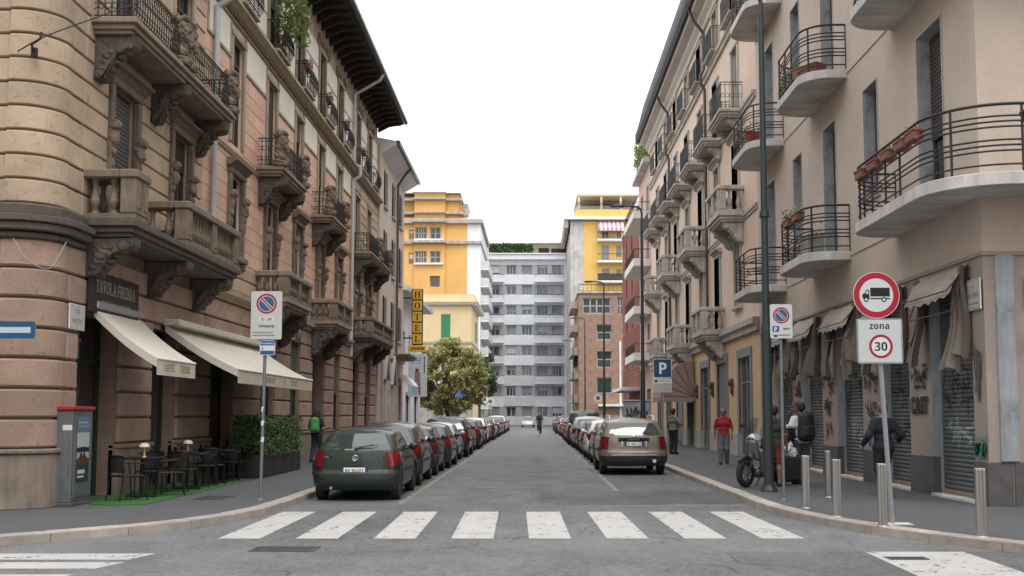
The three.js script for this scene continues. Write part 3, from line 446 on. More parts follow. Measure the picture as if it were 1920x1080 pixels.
  // ground floor: cafe doors, windows and shop fronts
  gnd.forEach((h, i) => {
    if (i === 0) { const p = put(L1, 'cafe_door', [box(h[0], 0.12, -0.4, h[0] + 0.1, h[3], -0.3), box(h[1] - 0.1, 0.12, -0.4, h[1], h[3], -0.3), box(h[0], 2.6, -0.4, h[1], 2.72, -0.3), box(h[0] + 0.1, 0.12, -0.38, h[0] + 0.85, 0.95, -0.32)], MW.green); put(p, 'pane', box(h[0] + 0.1, 0.95, -0.36, h[1] - 0.1, h[3], -0.34), C.glass); put(p, 'door_leaf', [box(h[0] + 0.86, 0.12, -0.42, h[1] - 0.1, 0.95, -0.33)], MW.green); }
    else if (i < 3) { const p = windowIn(L1, h[0], h[1], 0.95, h[3], { z: -0.3, leaves: 2, mf: MW.green }); put(p, 'panelled_apron', [box(h[0], 0.12, -0.34, h[1], 0.95, -0.26), box(h[0] + 0.12, 0.25, -0.26, (h[0] + h[1]) / 2 - 0.06, 0.85, -0.24, 0.01), box((h[0] + h[1]) / 2 + 0.06, 0.25, -0.26, h[1] - 0.12, 0.85, -0.24, 0.01)], MW.green); }
    else if (i === 5) { const p = put(L1, 'entrance_door', [box(h[0], 0.12, -0.42, h[1], h[3], -0.36), ...[0, 1].flatMap((k) => [0.35, 1.4].map((y) => box(h[0] + 0.15 + k * 1.1, y, -0.37, h[0] + 0.95 + k * 1.1, y + 0.85, -0.33, 0.02)))], MW.wood); put(p, 'fanlight', box(h[0] + 0.1, 3.2, -0.36, h[1] - 0.1, h[3] - 0.1, -0.34), C.glass); }
    else windowIn(L1, h[0], h[1], 0.12, h[3], { z: -0.18, leaves: 2, transom: 0.68, mf: [MW.green, MW.wood][i % 2], blind: i % 2 ? 0 : 0.4 });
    if (i > 2) put(L1, 'keystone', rough(merge([box((h[0] + h[1]) / 2 - 0.16, h[3] - 0.02, 0, (h[0] + h[1]) / 2 + 0.16, h[3] + 0.5, 0.16, 0.03), ball((h[0] + h[1]) / 2, h[3] + 0.25, 0.16, 0.14, 0.2, 0.08)]), 0.02, 8), ML.carved);
  });
}
// ---------- plain beige block with curved balconies ----------
const MR = {
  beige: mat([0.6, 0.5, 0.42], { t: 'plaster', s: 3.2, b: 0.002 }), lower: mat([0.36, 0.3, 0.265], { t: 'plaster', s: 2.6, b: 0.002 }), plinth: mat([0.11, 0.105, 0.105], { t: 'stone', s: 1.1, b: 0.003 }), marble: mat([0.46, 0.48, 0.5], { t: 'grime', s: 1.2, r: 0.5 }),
  slab: mat([0.72, 0.7, 0.67], { t: 'grime', s: 3.5 }), rail: mat([0.035, 0.032, 0.032], { r: 0.5, m: 0.3 }), terra: mat([0.24, 0.1, 0.07], { t: 'fine', s: 0.4, r: 0.8 }), brown: mat([0.075, 0.06, 0.055], { r: 0.6, t: 'fine', s: 0.5 }),
  reveal: mat([0.36, 0.39, 0.42], { t: 'grime', s: 1.7, r: 0.6 }), pilaster: mat([0.36, 0.39, 0.42], { t: 'grime', s: 1.7, r: 0.6 }), peach: mat([0.76, 0.6, 0.48], { t: 'plaster', s: 3, b: 0.002 }), yellow: mat([0.72, 0.5, 0.28], { t: 'plaster', s: 2.2 }), stone: mat([0.6, 0.56, 0.51], { t: 'grime', s: 1.5, b: 0.004 }), cream: mat([0.62, 0.57, 0.49], { t: 'plaster', s: 2 }),
  slate: mat([0.06, 0.065, 0.075], { t: 'stone', s: 0.8, r: 0.8 }), brownpipe: mat([0.09, 0.055, 0.045], { r: 0.5 }), pinkw: mat([0.6, 0.42, 0.37], { t: 'plaster', s: 2 }), red: [mat([0.25, 0.07, 0.05], { t: 'stone', s: 1.2 }), mat([0.23, 0.065, 0.045], { t: 'stone', s: 0.9 })],
};
const R1 = facade('apartment_building', 'plain beige apartment block with curved balconies above shuttered shops', 'R', 18.2, 36.4, 7.7);
const doorsR = [20.35, 27.4, 34.3], winsR = [24.0, 30.8], floorsR = [5.64, 10.17, 14.7];
const roundRect = (x0, x1, d, r, n = 7) => { const p = [[x0, 0]]; for (let k = 0; k <= n; k++) { const a = PI - k / n * PI / 2; p.push([x0 + r + r * cos(a), d - r + r * sin(a)]); } for (let k = 0; k <= n; k++) { const a = PI / 2 - k / n * PI / 2; p.push([x1 - r + r * cos(a), d - r + r * sin(a)]); } p.push([x1, 0]); return p; };
const wrapPlan = (x0, g) => { const p = [[x0 + g, 0]], d = 1.05 - g, xo = 18.2 + 1.05 - g; for (let k = 0; k <= 7; k++) { const a = PI - k / 7 * PI / 2; p.push([x0 + g + 0.7 + 0.7 * cos(a), d - 0.7 + 0.7 * sin(a)]); } for (let k = 0; k <= 9; k++) { const a = PI / 2 - k / 9 * PI / 2; p.push([xo - 1.3 + 1.3 * cos(a), d - 1.3 + 1.3 * sin(a)]); } p.push([xo, -4]); return p; };
const railH = [[1.14, 0.028], [0.94, 0.018], [0.85, 0.018], [0.76, 0.018], [0.54, 0.018], [0.45, 0.018], [0.36, 0.018], [0.13, 0.018]];
function curvedBalcony(parent, plan, railPlan, y, posts) {
  const b = put(parent, 'balcony', [upY(plan, y - 0.22, y, 0.012)], MR.slab), g = [];
  for (const [h, r] of railH) g.push(tube(railPlan.map(([x, z]) => [x, y + h, z]), r, railPlan.length * 3, 5, false, 0.1));
  for (const i of posts) g.push(cyl([railPlan[i][0], y, railPlan[i][1]], [railPlan[i][0], y + 1.12, railPlan[i][1]], 0.024, 0.024, 6));
  const extra = []; for (let i = 0; i + 1 < railPlan.length; i++) { const [a, c] = [railPlan[i], railPlan[i + 1]], L = Math.hypot(c[0] - a[0], c[1] - a[1]), n = Math.floor(L / 0.9); for (let k = 1; k <= n; k++) extra.push([lerp(a[0], c[0], k / (n + 1)), lerp(a[1], c[1], k / (n + 1))]); }
  for (const [x, z] of extra) g.push(cyl([x, y, z], [x, y + 1.12, z], 0.022, 0.022, 6));
  put(b, 'railing', g, MR.rail); return b;
}
{
  const X = R1.x, hl = (z, w) => [X(z) - w / 2, X(z) + w / 2];
  const gnd = [[18.75, 20.75], [21.95, 23.7], [25.1, 27.2], [28.6, 30.6], [31.9, 33.9]].map(([a, b]) => [X(b), X(a), 0.1, 4.1]);
  const up = []; for (const y of floorsR) { for (const z of doorsR) up.push([...hl(z, z < 22 ? 1.35 : 1.2), y + 0.04, y + 3.6]); for (const z of winsR) up.push([...hl(z, 1.05), y + 0.95, y + 3.6]); }
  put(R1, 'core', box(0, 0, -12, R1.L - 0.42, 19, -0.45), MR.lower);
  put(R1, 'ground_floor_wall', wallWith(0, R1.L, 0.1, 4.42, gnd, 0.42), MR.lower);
  put(R1, 'upper_wall', wallWith(0, R1.L, 4.42, 19, up, 0.42), MR.beige);
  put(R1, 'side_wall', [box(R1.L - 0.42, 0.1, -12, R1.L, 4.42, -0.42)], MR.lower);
  put(R1, 'side_wall', [box(R1.L - 0.42, 4.42, -12, R1.L, 19, -0.42)], MR.beige);
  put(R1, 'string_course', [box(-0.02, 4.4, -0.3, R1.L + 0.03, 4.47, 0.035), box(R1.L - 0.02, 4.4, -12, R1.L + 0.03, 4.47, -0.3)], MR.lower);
  for (const y of floorsR) put(R1, 'string_course', box(0, y - 0.12, -0.2, R1.L - 0.1, y - 0.06, 0.025), MR.beige);
  for (const [a, b] of freeRow(0, R1.L, 0.1, 1, gnd)) put(R1, 'plinth', box(a - 0.01, 0.1, -0.4, b + 0.012, 0.86, 0.03, 0.01), MR.plinth);
  put(R1, 'plinth', box(R1.L - 0.4, 0.1, -12, R1.L + 0.035, 0.86, -0.42, 0.01), MR.plinth);
  put(R1, 'corner_pilaster', [box(R1.L - 0.1, 0.86, -0.52, R1.L + 0.05, 4.4, -0.2, 0.02)], MR.pilaster);
  for (const h of gnd) { put(R1, 'pilaster_reveal', box(h[0] + 0.004, 0.86, -0.41, h[0] + 0.03, 4.1, -0.01), MR.reveal); put(R1, 'pilaster_reveal', box(h[1] - 0.03, 0.86, -0.41, h[1] - 0.004, 4.1, -0.01), MR.reveal); put(R1, 'threshold', box(h[0], 0.1, -0.42, h[1], 0.17, 0.06, 0.01), MR.slab); }
  up.forEach((h, i) => {
    const dz = -0.3, p = windowIn(R1, h[0] + 0.03, h[1] - 0.03, h[2], h[3] - 0.03, { z: dz - 0.04, leaves: 2, mf: MR.brown, f: 0.06, blind: [0.6, 1, 0.3, 0.85, 0, 1, 0.5][i % 7], mb: MR.brown });
    put(R1, 'marble_surround', [box(h[0], h[2], -0.4, h[0] + 0.035, h[3], 0.02), box(h[1] - 0.035, h[2], -0.4, h[1], h[3], 0.02), box(h[0] + 0.035, h[3] - 0.035, -0.4, h[1] - 0.035, h[3], 0.02)], MR.marble);
    if (h[2] - Math.floor(h[2] * 0) && i % 5 > 2) put(p, 'sill', box(h[0] - 0.05, h[2] - 0.05, -0.3, h[1] + 0.05, h[2], 0.06, 0.008), MR.marble);
  });
  for (const y of floorsR) {
    for (const z of [27.55, 34.2]) { const a = X(z) - 1.72, b = X(z) + 1.82; curvedBalcony(R1, roundRect(a, b, 1.08, 0.75), roundRect(a + 0.06, b - 0.06, 1.02, 0.7), y, [0, 4, 8, 12, 17]); }
    curvedBalcony(R1, [...wrapPlan(X(22.5), 0), [18.2, -4]], wrapPlan(X(22.5), 0.06), y, [0, 4, 8, 13, 18]);
  }
  put(R1, 'roof', [box(-0.3, 19, -12, R1.L + 0.6, 19.25, 0.6)], MR.slab);
}
// ---------- peach house with stone and iron balconies ----------
const R2 = facade('town_house', 'tall peach town house with stone balconies, iron railings and a yellow ground floor', 'R', 36.4, 70, 7.7);
{
  const X = R2.x, bays = [40.1, 44.4, 48.7, 53.0, 57.3, 61.6, 65.9], W = 1.15, hole = (z, y0, y1, w = W) => [X(z) - w / 2, X(z) + w / 2, y0, y1];
  const gz = [39.1, 43.8, 48.2, 52.6, 56.8, 61.2, 65.6], gnd = gz.map((z) => hole(z, 0.1, 3.75, 2.15)), fl = [[5.05, 8.2], [9.15, 12.0], [13.05, 15.7], [16.85, 18.8]];
  const up = fl.map(([a, b], f) => bays.map((z, i) => hole(z, f === 0 && i % 2 === 0 ? a + 0.7 : a, b)));
  put(R2, 'core', box(0, 0, -12, R2.L, 20.6, -0.45), MR.cream);
  put(R2, 'ground_floor_wall', wallWith(0, R2.L, 0.1, 4.62, gnd, 0.42), MR.yellow);
  put(R2, 'upper_wall', wallWith(0, R2.L, 4.62, 20.9, up.flat(), 0.42), MR.peach);
  for (const [a, b] of freeRow(0, R2.L, 0.1, 1, gnd)) put(R2, 'plinth', box(a - 0.01, 0.1, -0.3, b + 0.01, 0.95, 0.04, 0.012), MR.stone);
  const sc = (y, d, h) => put(R2, 'string_course', alongX([[0, y], [d * 0.5, y], [d * 0.6, y + h * 0.4], [d, y + h * 0.55], [d, y + h], [0, y + h]], 0, R2.L), MR.stone);
  sc(4.56, 0.24, 0.46); sc(12.72, 0.14, 0.26); sc(16.5, 0.2, 0.32); sc(8.78, 0.1, 0.2);
  gnd.forEach((h, i) => { put(R2, 'door_surround', [box(h[0] - 0.26, 0.1, -0.05, h[0], 3.75, 0.05, 0.012), box(h[1], 0.1, -0.05, h[1] + 0.26, 3.75, 0.05, 0.012), box(h[0] - 0.26, 3.75, -0.05, h[1] + 0.26, 4.1, 0.06, 0.012)], MW.grey); windowIn(R2, h[0], h[1], 0.14, h[3], { z: -0.14, leaves: 2, transom: 0.75, mf: MW.grey, mg: i === 0 ? C.glassBlue : C.glass, blind: i % 3 === 1 ? 0.98 : 0, mb: MW.grey }); });
  const carved = bracketGeo(0.75, 0.75, 0.3, 12, 0.03), carvedS = bracketGeo(0.55, 0.55, 0.24, 13, 0.03);
  up.forEach((row, f) => row.forEach((h, i) => {
    windowIn(R2, h[0], h[1], h[2], h[3], { z: -0.18, leaves: 2, mf: MW.greyFrame, f: 0.06, blind: [0, 1, 0.5, 1, 0.3][(i * 2 + f) % 5], mb: MW.grey, shut: f < 4 && (i + f) % 2 ? 2.9 : 0, ms: MW.grey, zs: 0.09 });
    surround(R2, h[0], h[1], h[2], h[3], MR.stone, { w: 0.14, d: 0.07, hood: f < 2 });
    const x0 = h[0] - 0.75, x1 = h[1] + 0.75;
    if ((f === 0 && i % 2 === 1) || (f === 1 && i % 2 === 0)) stoneBalcony(R2, x0, x1, f ? 9.1 : 5.02, 0.95, MR.stone, { h: 1.0, t: 0.34, br: carved, sp: 0.3, mid: true });
    else if (f === 2) { const b = put(R2, 'balcony', slabGeo(x0, x1, 0.85, 13.0, 0.3), MR.stone), e = 0.06; put(b, 'iron_railing', [...ironPanel(x0 + e, 0.79, x1 - e, 0.79, 13, 1.0, { scroll: [0.5], sp: 0.15 }), ...ironPanel(x0 + e, 0, x0 + e, 0.79, 13, 1.0, { scroll: [0.5], sp: 0.15 }), ...ironPanel(x1 - e, 0, x1 - e, 0.79, 13, 1.0, { scroll: [0.5], sp: 0.15 })], C.ironGrey); for (const px of [x0 + 0.4, x1 - 0.4]) put(b, 'bracket', carvedS, MR.stone, [px, 12.7, 0]); }
    else if (f === 3) { const b = put(R2, 'balconette', box(x0 + 0.3, 16.8, 0, x1 - 0.3, 16.86, 0.4), MR.stone); put(b, 'iron_railing', [...ironPanel(x0 + 0.33, 0.36, x1 - 0.33, 0.36, 16.86, 1.0, { sp: 0.13, scroll: [0.5] }), ...ironPanel(x0 + 0.33, 0, x0 + 0.33, 0.36, 16.86, 1.0, { sp: 0.13 }), ...ironPanel(x1 - 0.33, 0, x1 - 0.33, 0.36, 16.86, 1.0, { sp: 0.13 })], C.ironGrey); }
    else if (f === 0) put(R2, 'window_sill', box(h[0] - 0.2, h[2] - 0.14, -0.2, h[1] + 0.2, h[2], 0.16, 0.02), MR.stone);
  }));
  put(R2, 'eave_cornice', alongX([[0, 19.0], [0.1, 19.0], [0.14, 19.2], [0.3, 19.35], [0.34, 19.5], [0.68, 19.6], [0.72, 19.8], [0, 20.2]], -0.2, R2.L), MR.cream);
  put(R2, 'gutter', alongX([[0.7, 19.78], [0.86, 19.74], [0.98, 19.95], [0.98, 20.35], [0.7, 20.4]], -0.3, R2.L), MR.slate);
  put(R2, 'roof', alongX([[0.7, 20.2], [0.85, 20.7], [0.4, 22.4], [-12, 24], [-12, 20.2]], -0.2, R2.L), MR.slate);
  for (const z of [46.6, 59.4]) put(R2, 'downpipe', poly([[X(z), 19.8, 0.8], [X(z), 19.3, 0.6], [X(z), 18.7, 0.15], [X(z), 17, 0.15], [X(z), 16.8, 0.3], [X(z), 16.4, 0.3], [X(z), 16.1, 0.13], [X(z), 5.1, 0.13]], 0.07, 8), MR.brownpipe);
  for (let k = 0; k + 1 < gz.length; k++) put(R2, 'wall_sconce', [rough(merge([ball(X((gz[k] + gz[k + 1]) / 2), 2.9, 0.1, 0.1, 0.16, 0.12), ball(X((gz[k] + gz[k + 1]) / 2), 2.6, 0.06, 0.07, 0.18, 0.08), box(X((gz[k] + gz[k + 1]) / 2) - 0.05, 2.4, 0, X((gz[k] + gz[k + 1]) / 2) + 0.05, 3.05, 0.06)]), 0.02, 9)], MR.brownpipe);
}
// ---------- pink house with white balcony slabs, dark red brick house ----------
const R3 = facade('pink_house', 'pink plastered house with white balcony slabs beside the red brick house', 'R', 70, 78, 7.7);
{
  const X = R3.x, fl = [5.4, 8.5, 11.7, 14.9], up = fl.flatMap((y) => [72, 75.8].map((z) => [X(z) - 0.7, X(z) + 0.7, y + 0.05, y + 2.4])), g = [[X(77), X(75), 0.1, 3.4], [X(73.5), X(71), 0.1, 3.4]];
  put(R3, 'wall', wallWith(0, 8, 0.1, 18.5, [...up, ...g], 0.4), MR.pinkw); put(R3, 'core', box(0, 0, -11, 8, 18.5, -0.42), MR.cream);
  for (const h of [...up, ...g]) windowIn(R3, h[0], h[1], h[2], h[3], { z: -0.25, mf: MW.whiteF, blind: hash(h[0] * 9 | 0, h[2] * 7 | 0, 3) });
  for (const y of fl) { const b = put(R3, 'balcony', box(0.4, y - 0.18, -0.02, 7.6, y, 1.15, 0.015), C.white); put(b, 'parapet', [box(0.42, y, 1.05, 7.58, y + 0.35, 1.13), box(7.5, y, 0, 7.58, y + 0.35, 1.05)], C.white); put(b, 'railing', [...ironPanel(0.5, 1.09, 7.5, 1.09, y + 0.33, 0.65, { sp: 0.3 }), ...ironPanel(7.54, 0, 7.54, 1.09, y + 0.33, 0.65, { sp: 0.3 })], C.iron); }
  put(R3, 'roof', box(-0.1, 18.5, -11, 8, 18.8, 0.5), MR.slab);
}
const R4 = facade('brick_house', 'narrow dark red brick house with a flat top', 'R', 78, 93, 7.7);
{
  const X = R4.x, up = [5.4, 8.4, 11.4, 14.4].flatMap((y) => [84, 89].map((z) => [X(z) - 0.5, X(z) + 0.5, y, y + 1.5]));
  put(R4, 'wall', wallWith(0, 15, 0.1, 17, up, 0.3), MR.red[0]); put(R4, 'core', box(0, 0, -11, 15, 17, -0.32), MR.red[1]);
  for (const h of up) windowIn(R4, h[0], h[1], h[2], h[3], { z: -0.2, mf: MW.whiteF, blind: 0.4 });
  const br = []; for (let y = 0.6; y < 17; y += 0.3) br.push(box(0, y, -0.01, 15, y + 0.27, 0.02)); put(R4, 'brick_courses', br.filter((g, i) => !up.some((h) => { const y = 0.6 + i * 0.3; return y + 0.27 > h[2] && y < h[3]; })), MR.red[1]).userData.kind = 'stuff';
  put(R4, 'coping', box(-0.1, 17, -11, 15.1, 17.2, 0.1, 0.02), MR.slab);
  put(R4, 'shop_canopy', box(6, 3.4, 0, 15, 3.65, 1.4, 0.02), C.white);
}
// ---------- houses further along the street ----------
const MF = {
  beige: mat([0.6, 0.5, 0.42], { t: 'plaster', s: 3 }), white: mat([0.82, 0.84, 0.88], { t: 'plaster', s: 4 }), grey: mat([0.66, 0.67, 0.69], { t: 'plaster', s: 4 }), yellow: mat([0.78, 0.455, 0.15], { t: 'plaster', s: 5 }), yellow2: mat([0.8, 0.52, 0.15], { t: 'plaster', s: 5 }), cream: mat([0.78, 0.62, 0.36], { t: 'plaster', s: 4 }),
  brick: [mat([0.4, 0.26, 0.19], { t: 'stone', s: 1.6 }), mat([0.36, 0.23, 0.17], { t: 'stone', s: 1.3 })], blue: mat([0.34, 0.38, 0.44], { r: 0.6 }), tile: mat([0.3, 0.16, 0.11], { t: 'stone', s: 1 }), greenSh: mat([0.02, 0.22, 0.09], { r: 0.6 }), blindG: mat([0.3, 0.31, 0.31], { r: 0.7 }), stone: mat([0.5, 0.47, 0.44], { t: 'grime', s: 2 }), marbleW: mat([0.62, 0.6, 0.58], { t: 'grime', s: 5 }),
};
const front = (name, label, x0, Z) => thing(name, label, 'building', [x0, 0, -Z]); // local x to the side, z toward the junction
// beige house after the ornate one
const L2 = facade('beige_house', 'beige house with grey shutters and pointed stone shop front beside the ornate building', 'L', 54.4, 64.6, -8.0);
{
  const X = L2.x, fl = [[5.3, 7.9], [8.9, 11.4], [12.3, 14.6]], zs = [56.3, 59.5, 62.7], up = fl.flatMap(([a, b], f) => zs.map((z) => [X(z) - 0.5, X(z) + 0.5, a + (f ? 0.4 : 0.6), b])), g = [[X(55.6), X(57.4), 0.1, 3.5], [X(58.4), X(60.4), 0.1, 3.3], [X(61.6), X(63.8), 0.1, 3.4]];
  put(L2, 'wall', wallWith(0, L2.L, 0.1, 15.6, [...up, ...g], 0.4), MF.beige); put(L2, 'core', box(0, 0, -10, L2.L, 15.6, -0.42), MF.beige);
  up.forEach((h, i) => { windowIn(L2, h[0], h[1], h[2], h[3], { z: -0.24, mf: MW.whiteF, blind: [0.9, 0.3, 0, 1][i % 4], shut: 2.95, ms: MW.grey, zs: 0.06, sill: MR.stone }); });
  g.forEach((h, i) => { windowIn(L2, h[0], h[1], h[2], h[3], { z: -0.3, mf: C.iron, blind: i === 1 ? 0 : 0.5, mb: MW.blind });
    const w = h[1] - h[0], x = h[0]; if (i < 2) put(L2, 'pointed_arch', [ext([[x - 0.1, h[3]], [x + w / 2, h[3] + 1.6], [x + w + 0.1, h[3]], [x + w - 0.12, h[3]], [x + w / 2, h[3] + 1.2], [x + 0.12, h[3]]], 0.25, 0.03), box(x + w / 2 - 0.06, h[3], 0, x + w / 2 + 0.06, h[3] + 1.25, 0.12)], MF.stone); else put(L2, 'shop_blind', alongX([[0, 4.1], [0.7, 3.75], [1.05, 3.3], [1.02, 3.28], [0, 3.9]], x - 0.1, x + w + 0.1), C.white);
    put(L2, 'shop_pilaster', box(x - 0.35, 0.1, -0.1, x - 0.12, 4.5, 0.14, 0.02), MF.stone); });
  put(L2, 'string_course', [box(0, 4.7, -0.1, L2.L, 4.95, 0.15, 0.02)], MF.stone);
  put(L2, 'balcony', slabGeo(X(60), X(63.6), 0.9, 5.1, 0.3), ML.carved);
  put(L2, 'eave', alongX([[0, 15.3], [0.75, 15.75], [0.78, 15.95], [-10, 18], [-10, 15.6], [0, 15.6]], 0.5, L2.L + 0.3), MF.white);
  put(L2, 'gutter', alongX([[0.76, 15.8], [0.92, 15.76], [0.94, 15.96], [0.76, 16.0]], 0.5, L2.L + 0.3), ML.gutter);
  put(L2, 'downpipe', poly([[X(60.6), 15.8, 0.85], [X(60.6), 15.4, 0.5], [X(60.6), 14.8, 0.12], [X(60.6), 4.9, 0.12]], 0.07, 8), MR.brownpipe);
}
// low hotel
const L3 = facade('hotel_building', 'low white hotel with a sloping white canopy roof edge', 'L', 64.6, 80, -8.6);
{
  const X = L3.x, up = [5.4].flatMap((y) => [67, 70, 73, 76].map((z) => [X(z) - 0.55, X(z) + 0.55, y, y + 1.7])), g = [[X(66), X(69), 0.1, 3], [X(71), X(74), 0.1, 3], [X(76), X(79), 0.1, 3]];
  put(L3, 'wall', wallWith(0, L3.L, 0.1, 9.2, [...up, ...g], 0.4), MF.white); put(L3, 'core', box(0, 0, -10, L3.L, 9.2, -0.42), MF.white);
  for (const h of [...up, ...g]) windowIn(L3, h[0], h[1], h[2], h[3], { z: -0.25, mf: C.iron });
  put(L3, 'roof', alongX([[0.9, 9.2], [0.95, 9.45], [-10, 11.4], [-10, 9.2]], -0.3, L3.L + 0.3), MF.white); put(L3, 'string_course', box(0, 4, -0.1, L3.L, 4.3, 0.12), MF.grey);
}
// cream house with the green shutter, lower than the yellow block behind
{
  const b = front('cream_house', 'low cream house with one green shutter and a flat cornice', -13.6, 112), w = 6.9;
  const holes = [[3.7, 4.7, 9.6, 12.2], [1.4, 2.4, 5.4, 7.4], [3.7, 4.7, 5.4, 7.4]];
  put(b, 'wall', wallWith(0, w, 0, 13.4, holes, 0.3), MF.cream); put(b, 'core', box(0, 0, -14, w, 13.4, -0.32), MF.cream);
  put(b, 'string_course', [box(-0.05, 9.1, -0.2, w + 0.08, 9.35, 0.15), box(w, 9.1, -14, w + 0.08, 9.35, -0.2)], MF.stone);
  put(b, 'roof', [box(-0.5, 13.4, -14.4, w + 0.7, 13.6, 0.6), box(-0.3, 13.6, -14, w + 0.3, 14.3, 0.2)], MF.cream); put(b, 'eave', box(-0.4, 13.2, -14, w + 0.6, 13.4, 0.4), MF.white);
  holes.forEach((h, i) => { const p = windowIn(b, ...h, { z: -0.2, mf: MW.whiteF }); if (!i) put(p, 'green_shutter', [box(h[0] + 0.04, h[2] + 0.05, -0.1, (h[0] + h[1]) / 2 - 0.01, h[3] - 0.05, -0.05, 0.01), box((h[0] + h[1]) / 2 + 0.01, h[2] + 0.05, -0.1, h[1] - 0.04, h[3] - 0.05, -0.05, 0.01)], MF.greenSh); });
  const sg = [[-7, 2.2], [-10, 2.2]]; for (const [z] of sg) put(b, 'window', [box(w, 9.8, z - 0.5, w + 0.05, 12, z + 0.5)], MF.greenSh);
}
// yellow block with white corner
{
  const Z = 140, b = front('yellow_apartment_block', 'tall yellow apartment block with white bands and grey window bays beyond the tree', -19.5, Z), x = (px) => (px - 1003) / 2000 * Z + 19.5, y = (py) => 1.67 + (777 - py) / 2000 * Z;
  const holes = [[x(764), x(774), y(447), y(428)], [x(776.5), x(799), y(446), y(424.5)], [x(805), x(825), y(447), y(424.5)], [x(764), x(774), y(494), y(472)], [x(776.5), x(799), y(492), y(470)], [x(805), x(825), y(492), y(470)], [x(805), x(824), y(538), y(517)]];
  put(b, 'wall', wallWith(0, x(875), 0, y(405), holes, 0.5), MF.yellow); put(b, 'core', box(0, 0, -25, x(878), y(404), -0.55), MF.yellow); put(b, 'corner_wall', [box(x(875), 0, -25, x(900), y(404), 0.04)], MF.white);
  put(b, 'bay_front', wallWith(x(775), x(833), y(560), y(360), holes, 0.4).translate(0, 0, 0.42), MF.yellow);
  holes.forEach((h, i) => { const p = windowIn(b, ...h, { z: i % 3 ? 0.1 : -0.3, mf: MF.stone, f: 0.12, leaves: i === 6 ? 1 : i % 3 === 1 ? 4 : 2, mg: i === 6 ? C.glass : C.glassBlue, blind: [0.3, 0, 0, 0.5, 0, 0, 0][i], mb: C.white, transom: i === 6 ? 0 : 0.5 }); });
  put(b, 'setback_wall', [box(0, y(404), -24, x(862), y(362), -0.8), box(x(832), y(404), -24, x(858), y(359), -0.3)], MF.yellow);
  for (const [p0, p1, d, xe] of [[409, 417, 0.9, 905], [450, 456, 0.7, 902], [395, 399, 0.5, 868], [369, 373, 0.5, 866], [357, 359, 0.4, 862]]) put(b, 'cornice_band', [box(-0.1, y(p1), -20, x(xe), y(p0), d * 0.6, 0.03), box(x(772), y(p1) + 0.04, 0.5, x(835), y(p0) - 0.04, d + 0.5, 0.03)], MF.stone);
  for (const q of [447, 493]) put(b, 'window_sill', box(x(775), y(q + 3), 0.4, x(830), y(q), 0.8), MF.white);
  put(b, 'roof_parapet', [box(x(862), y(404), -22, x(893), y(390), -3)], MF.white); put(b, 'penthouse', box(x(745), y(362), -18, x(760), y(338), -6), MF.yellow); put(b, 'stair_hood', box(x(862), y(395), -8, x(874), y(372), -2), MF.stone);
  for (let k = 0; k < 9; k++) { const yy = y(500 + k * 33); const q = put(b, 'balcony', box(x(898), yy - 0.25, -14, x(898) + 1.2, yy, -0.8, 0.03), MF.white); put(q, 'parapet', [box(x(898) + 1.1, yy, -14, x(898) + 1.2, yy + 1, -0.8), box(x(898), yy, -0.9, x(898) + 1.1, yy + 1, -0.8)], MF.grey); }
}
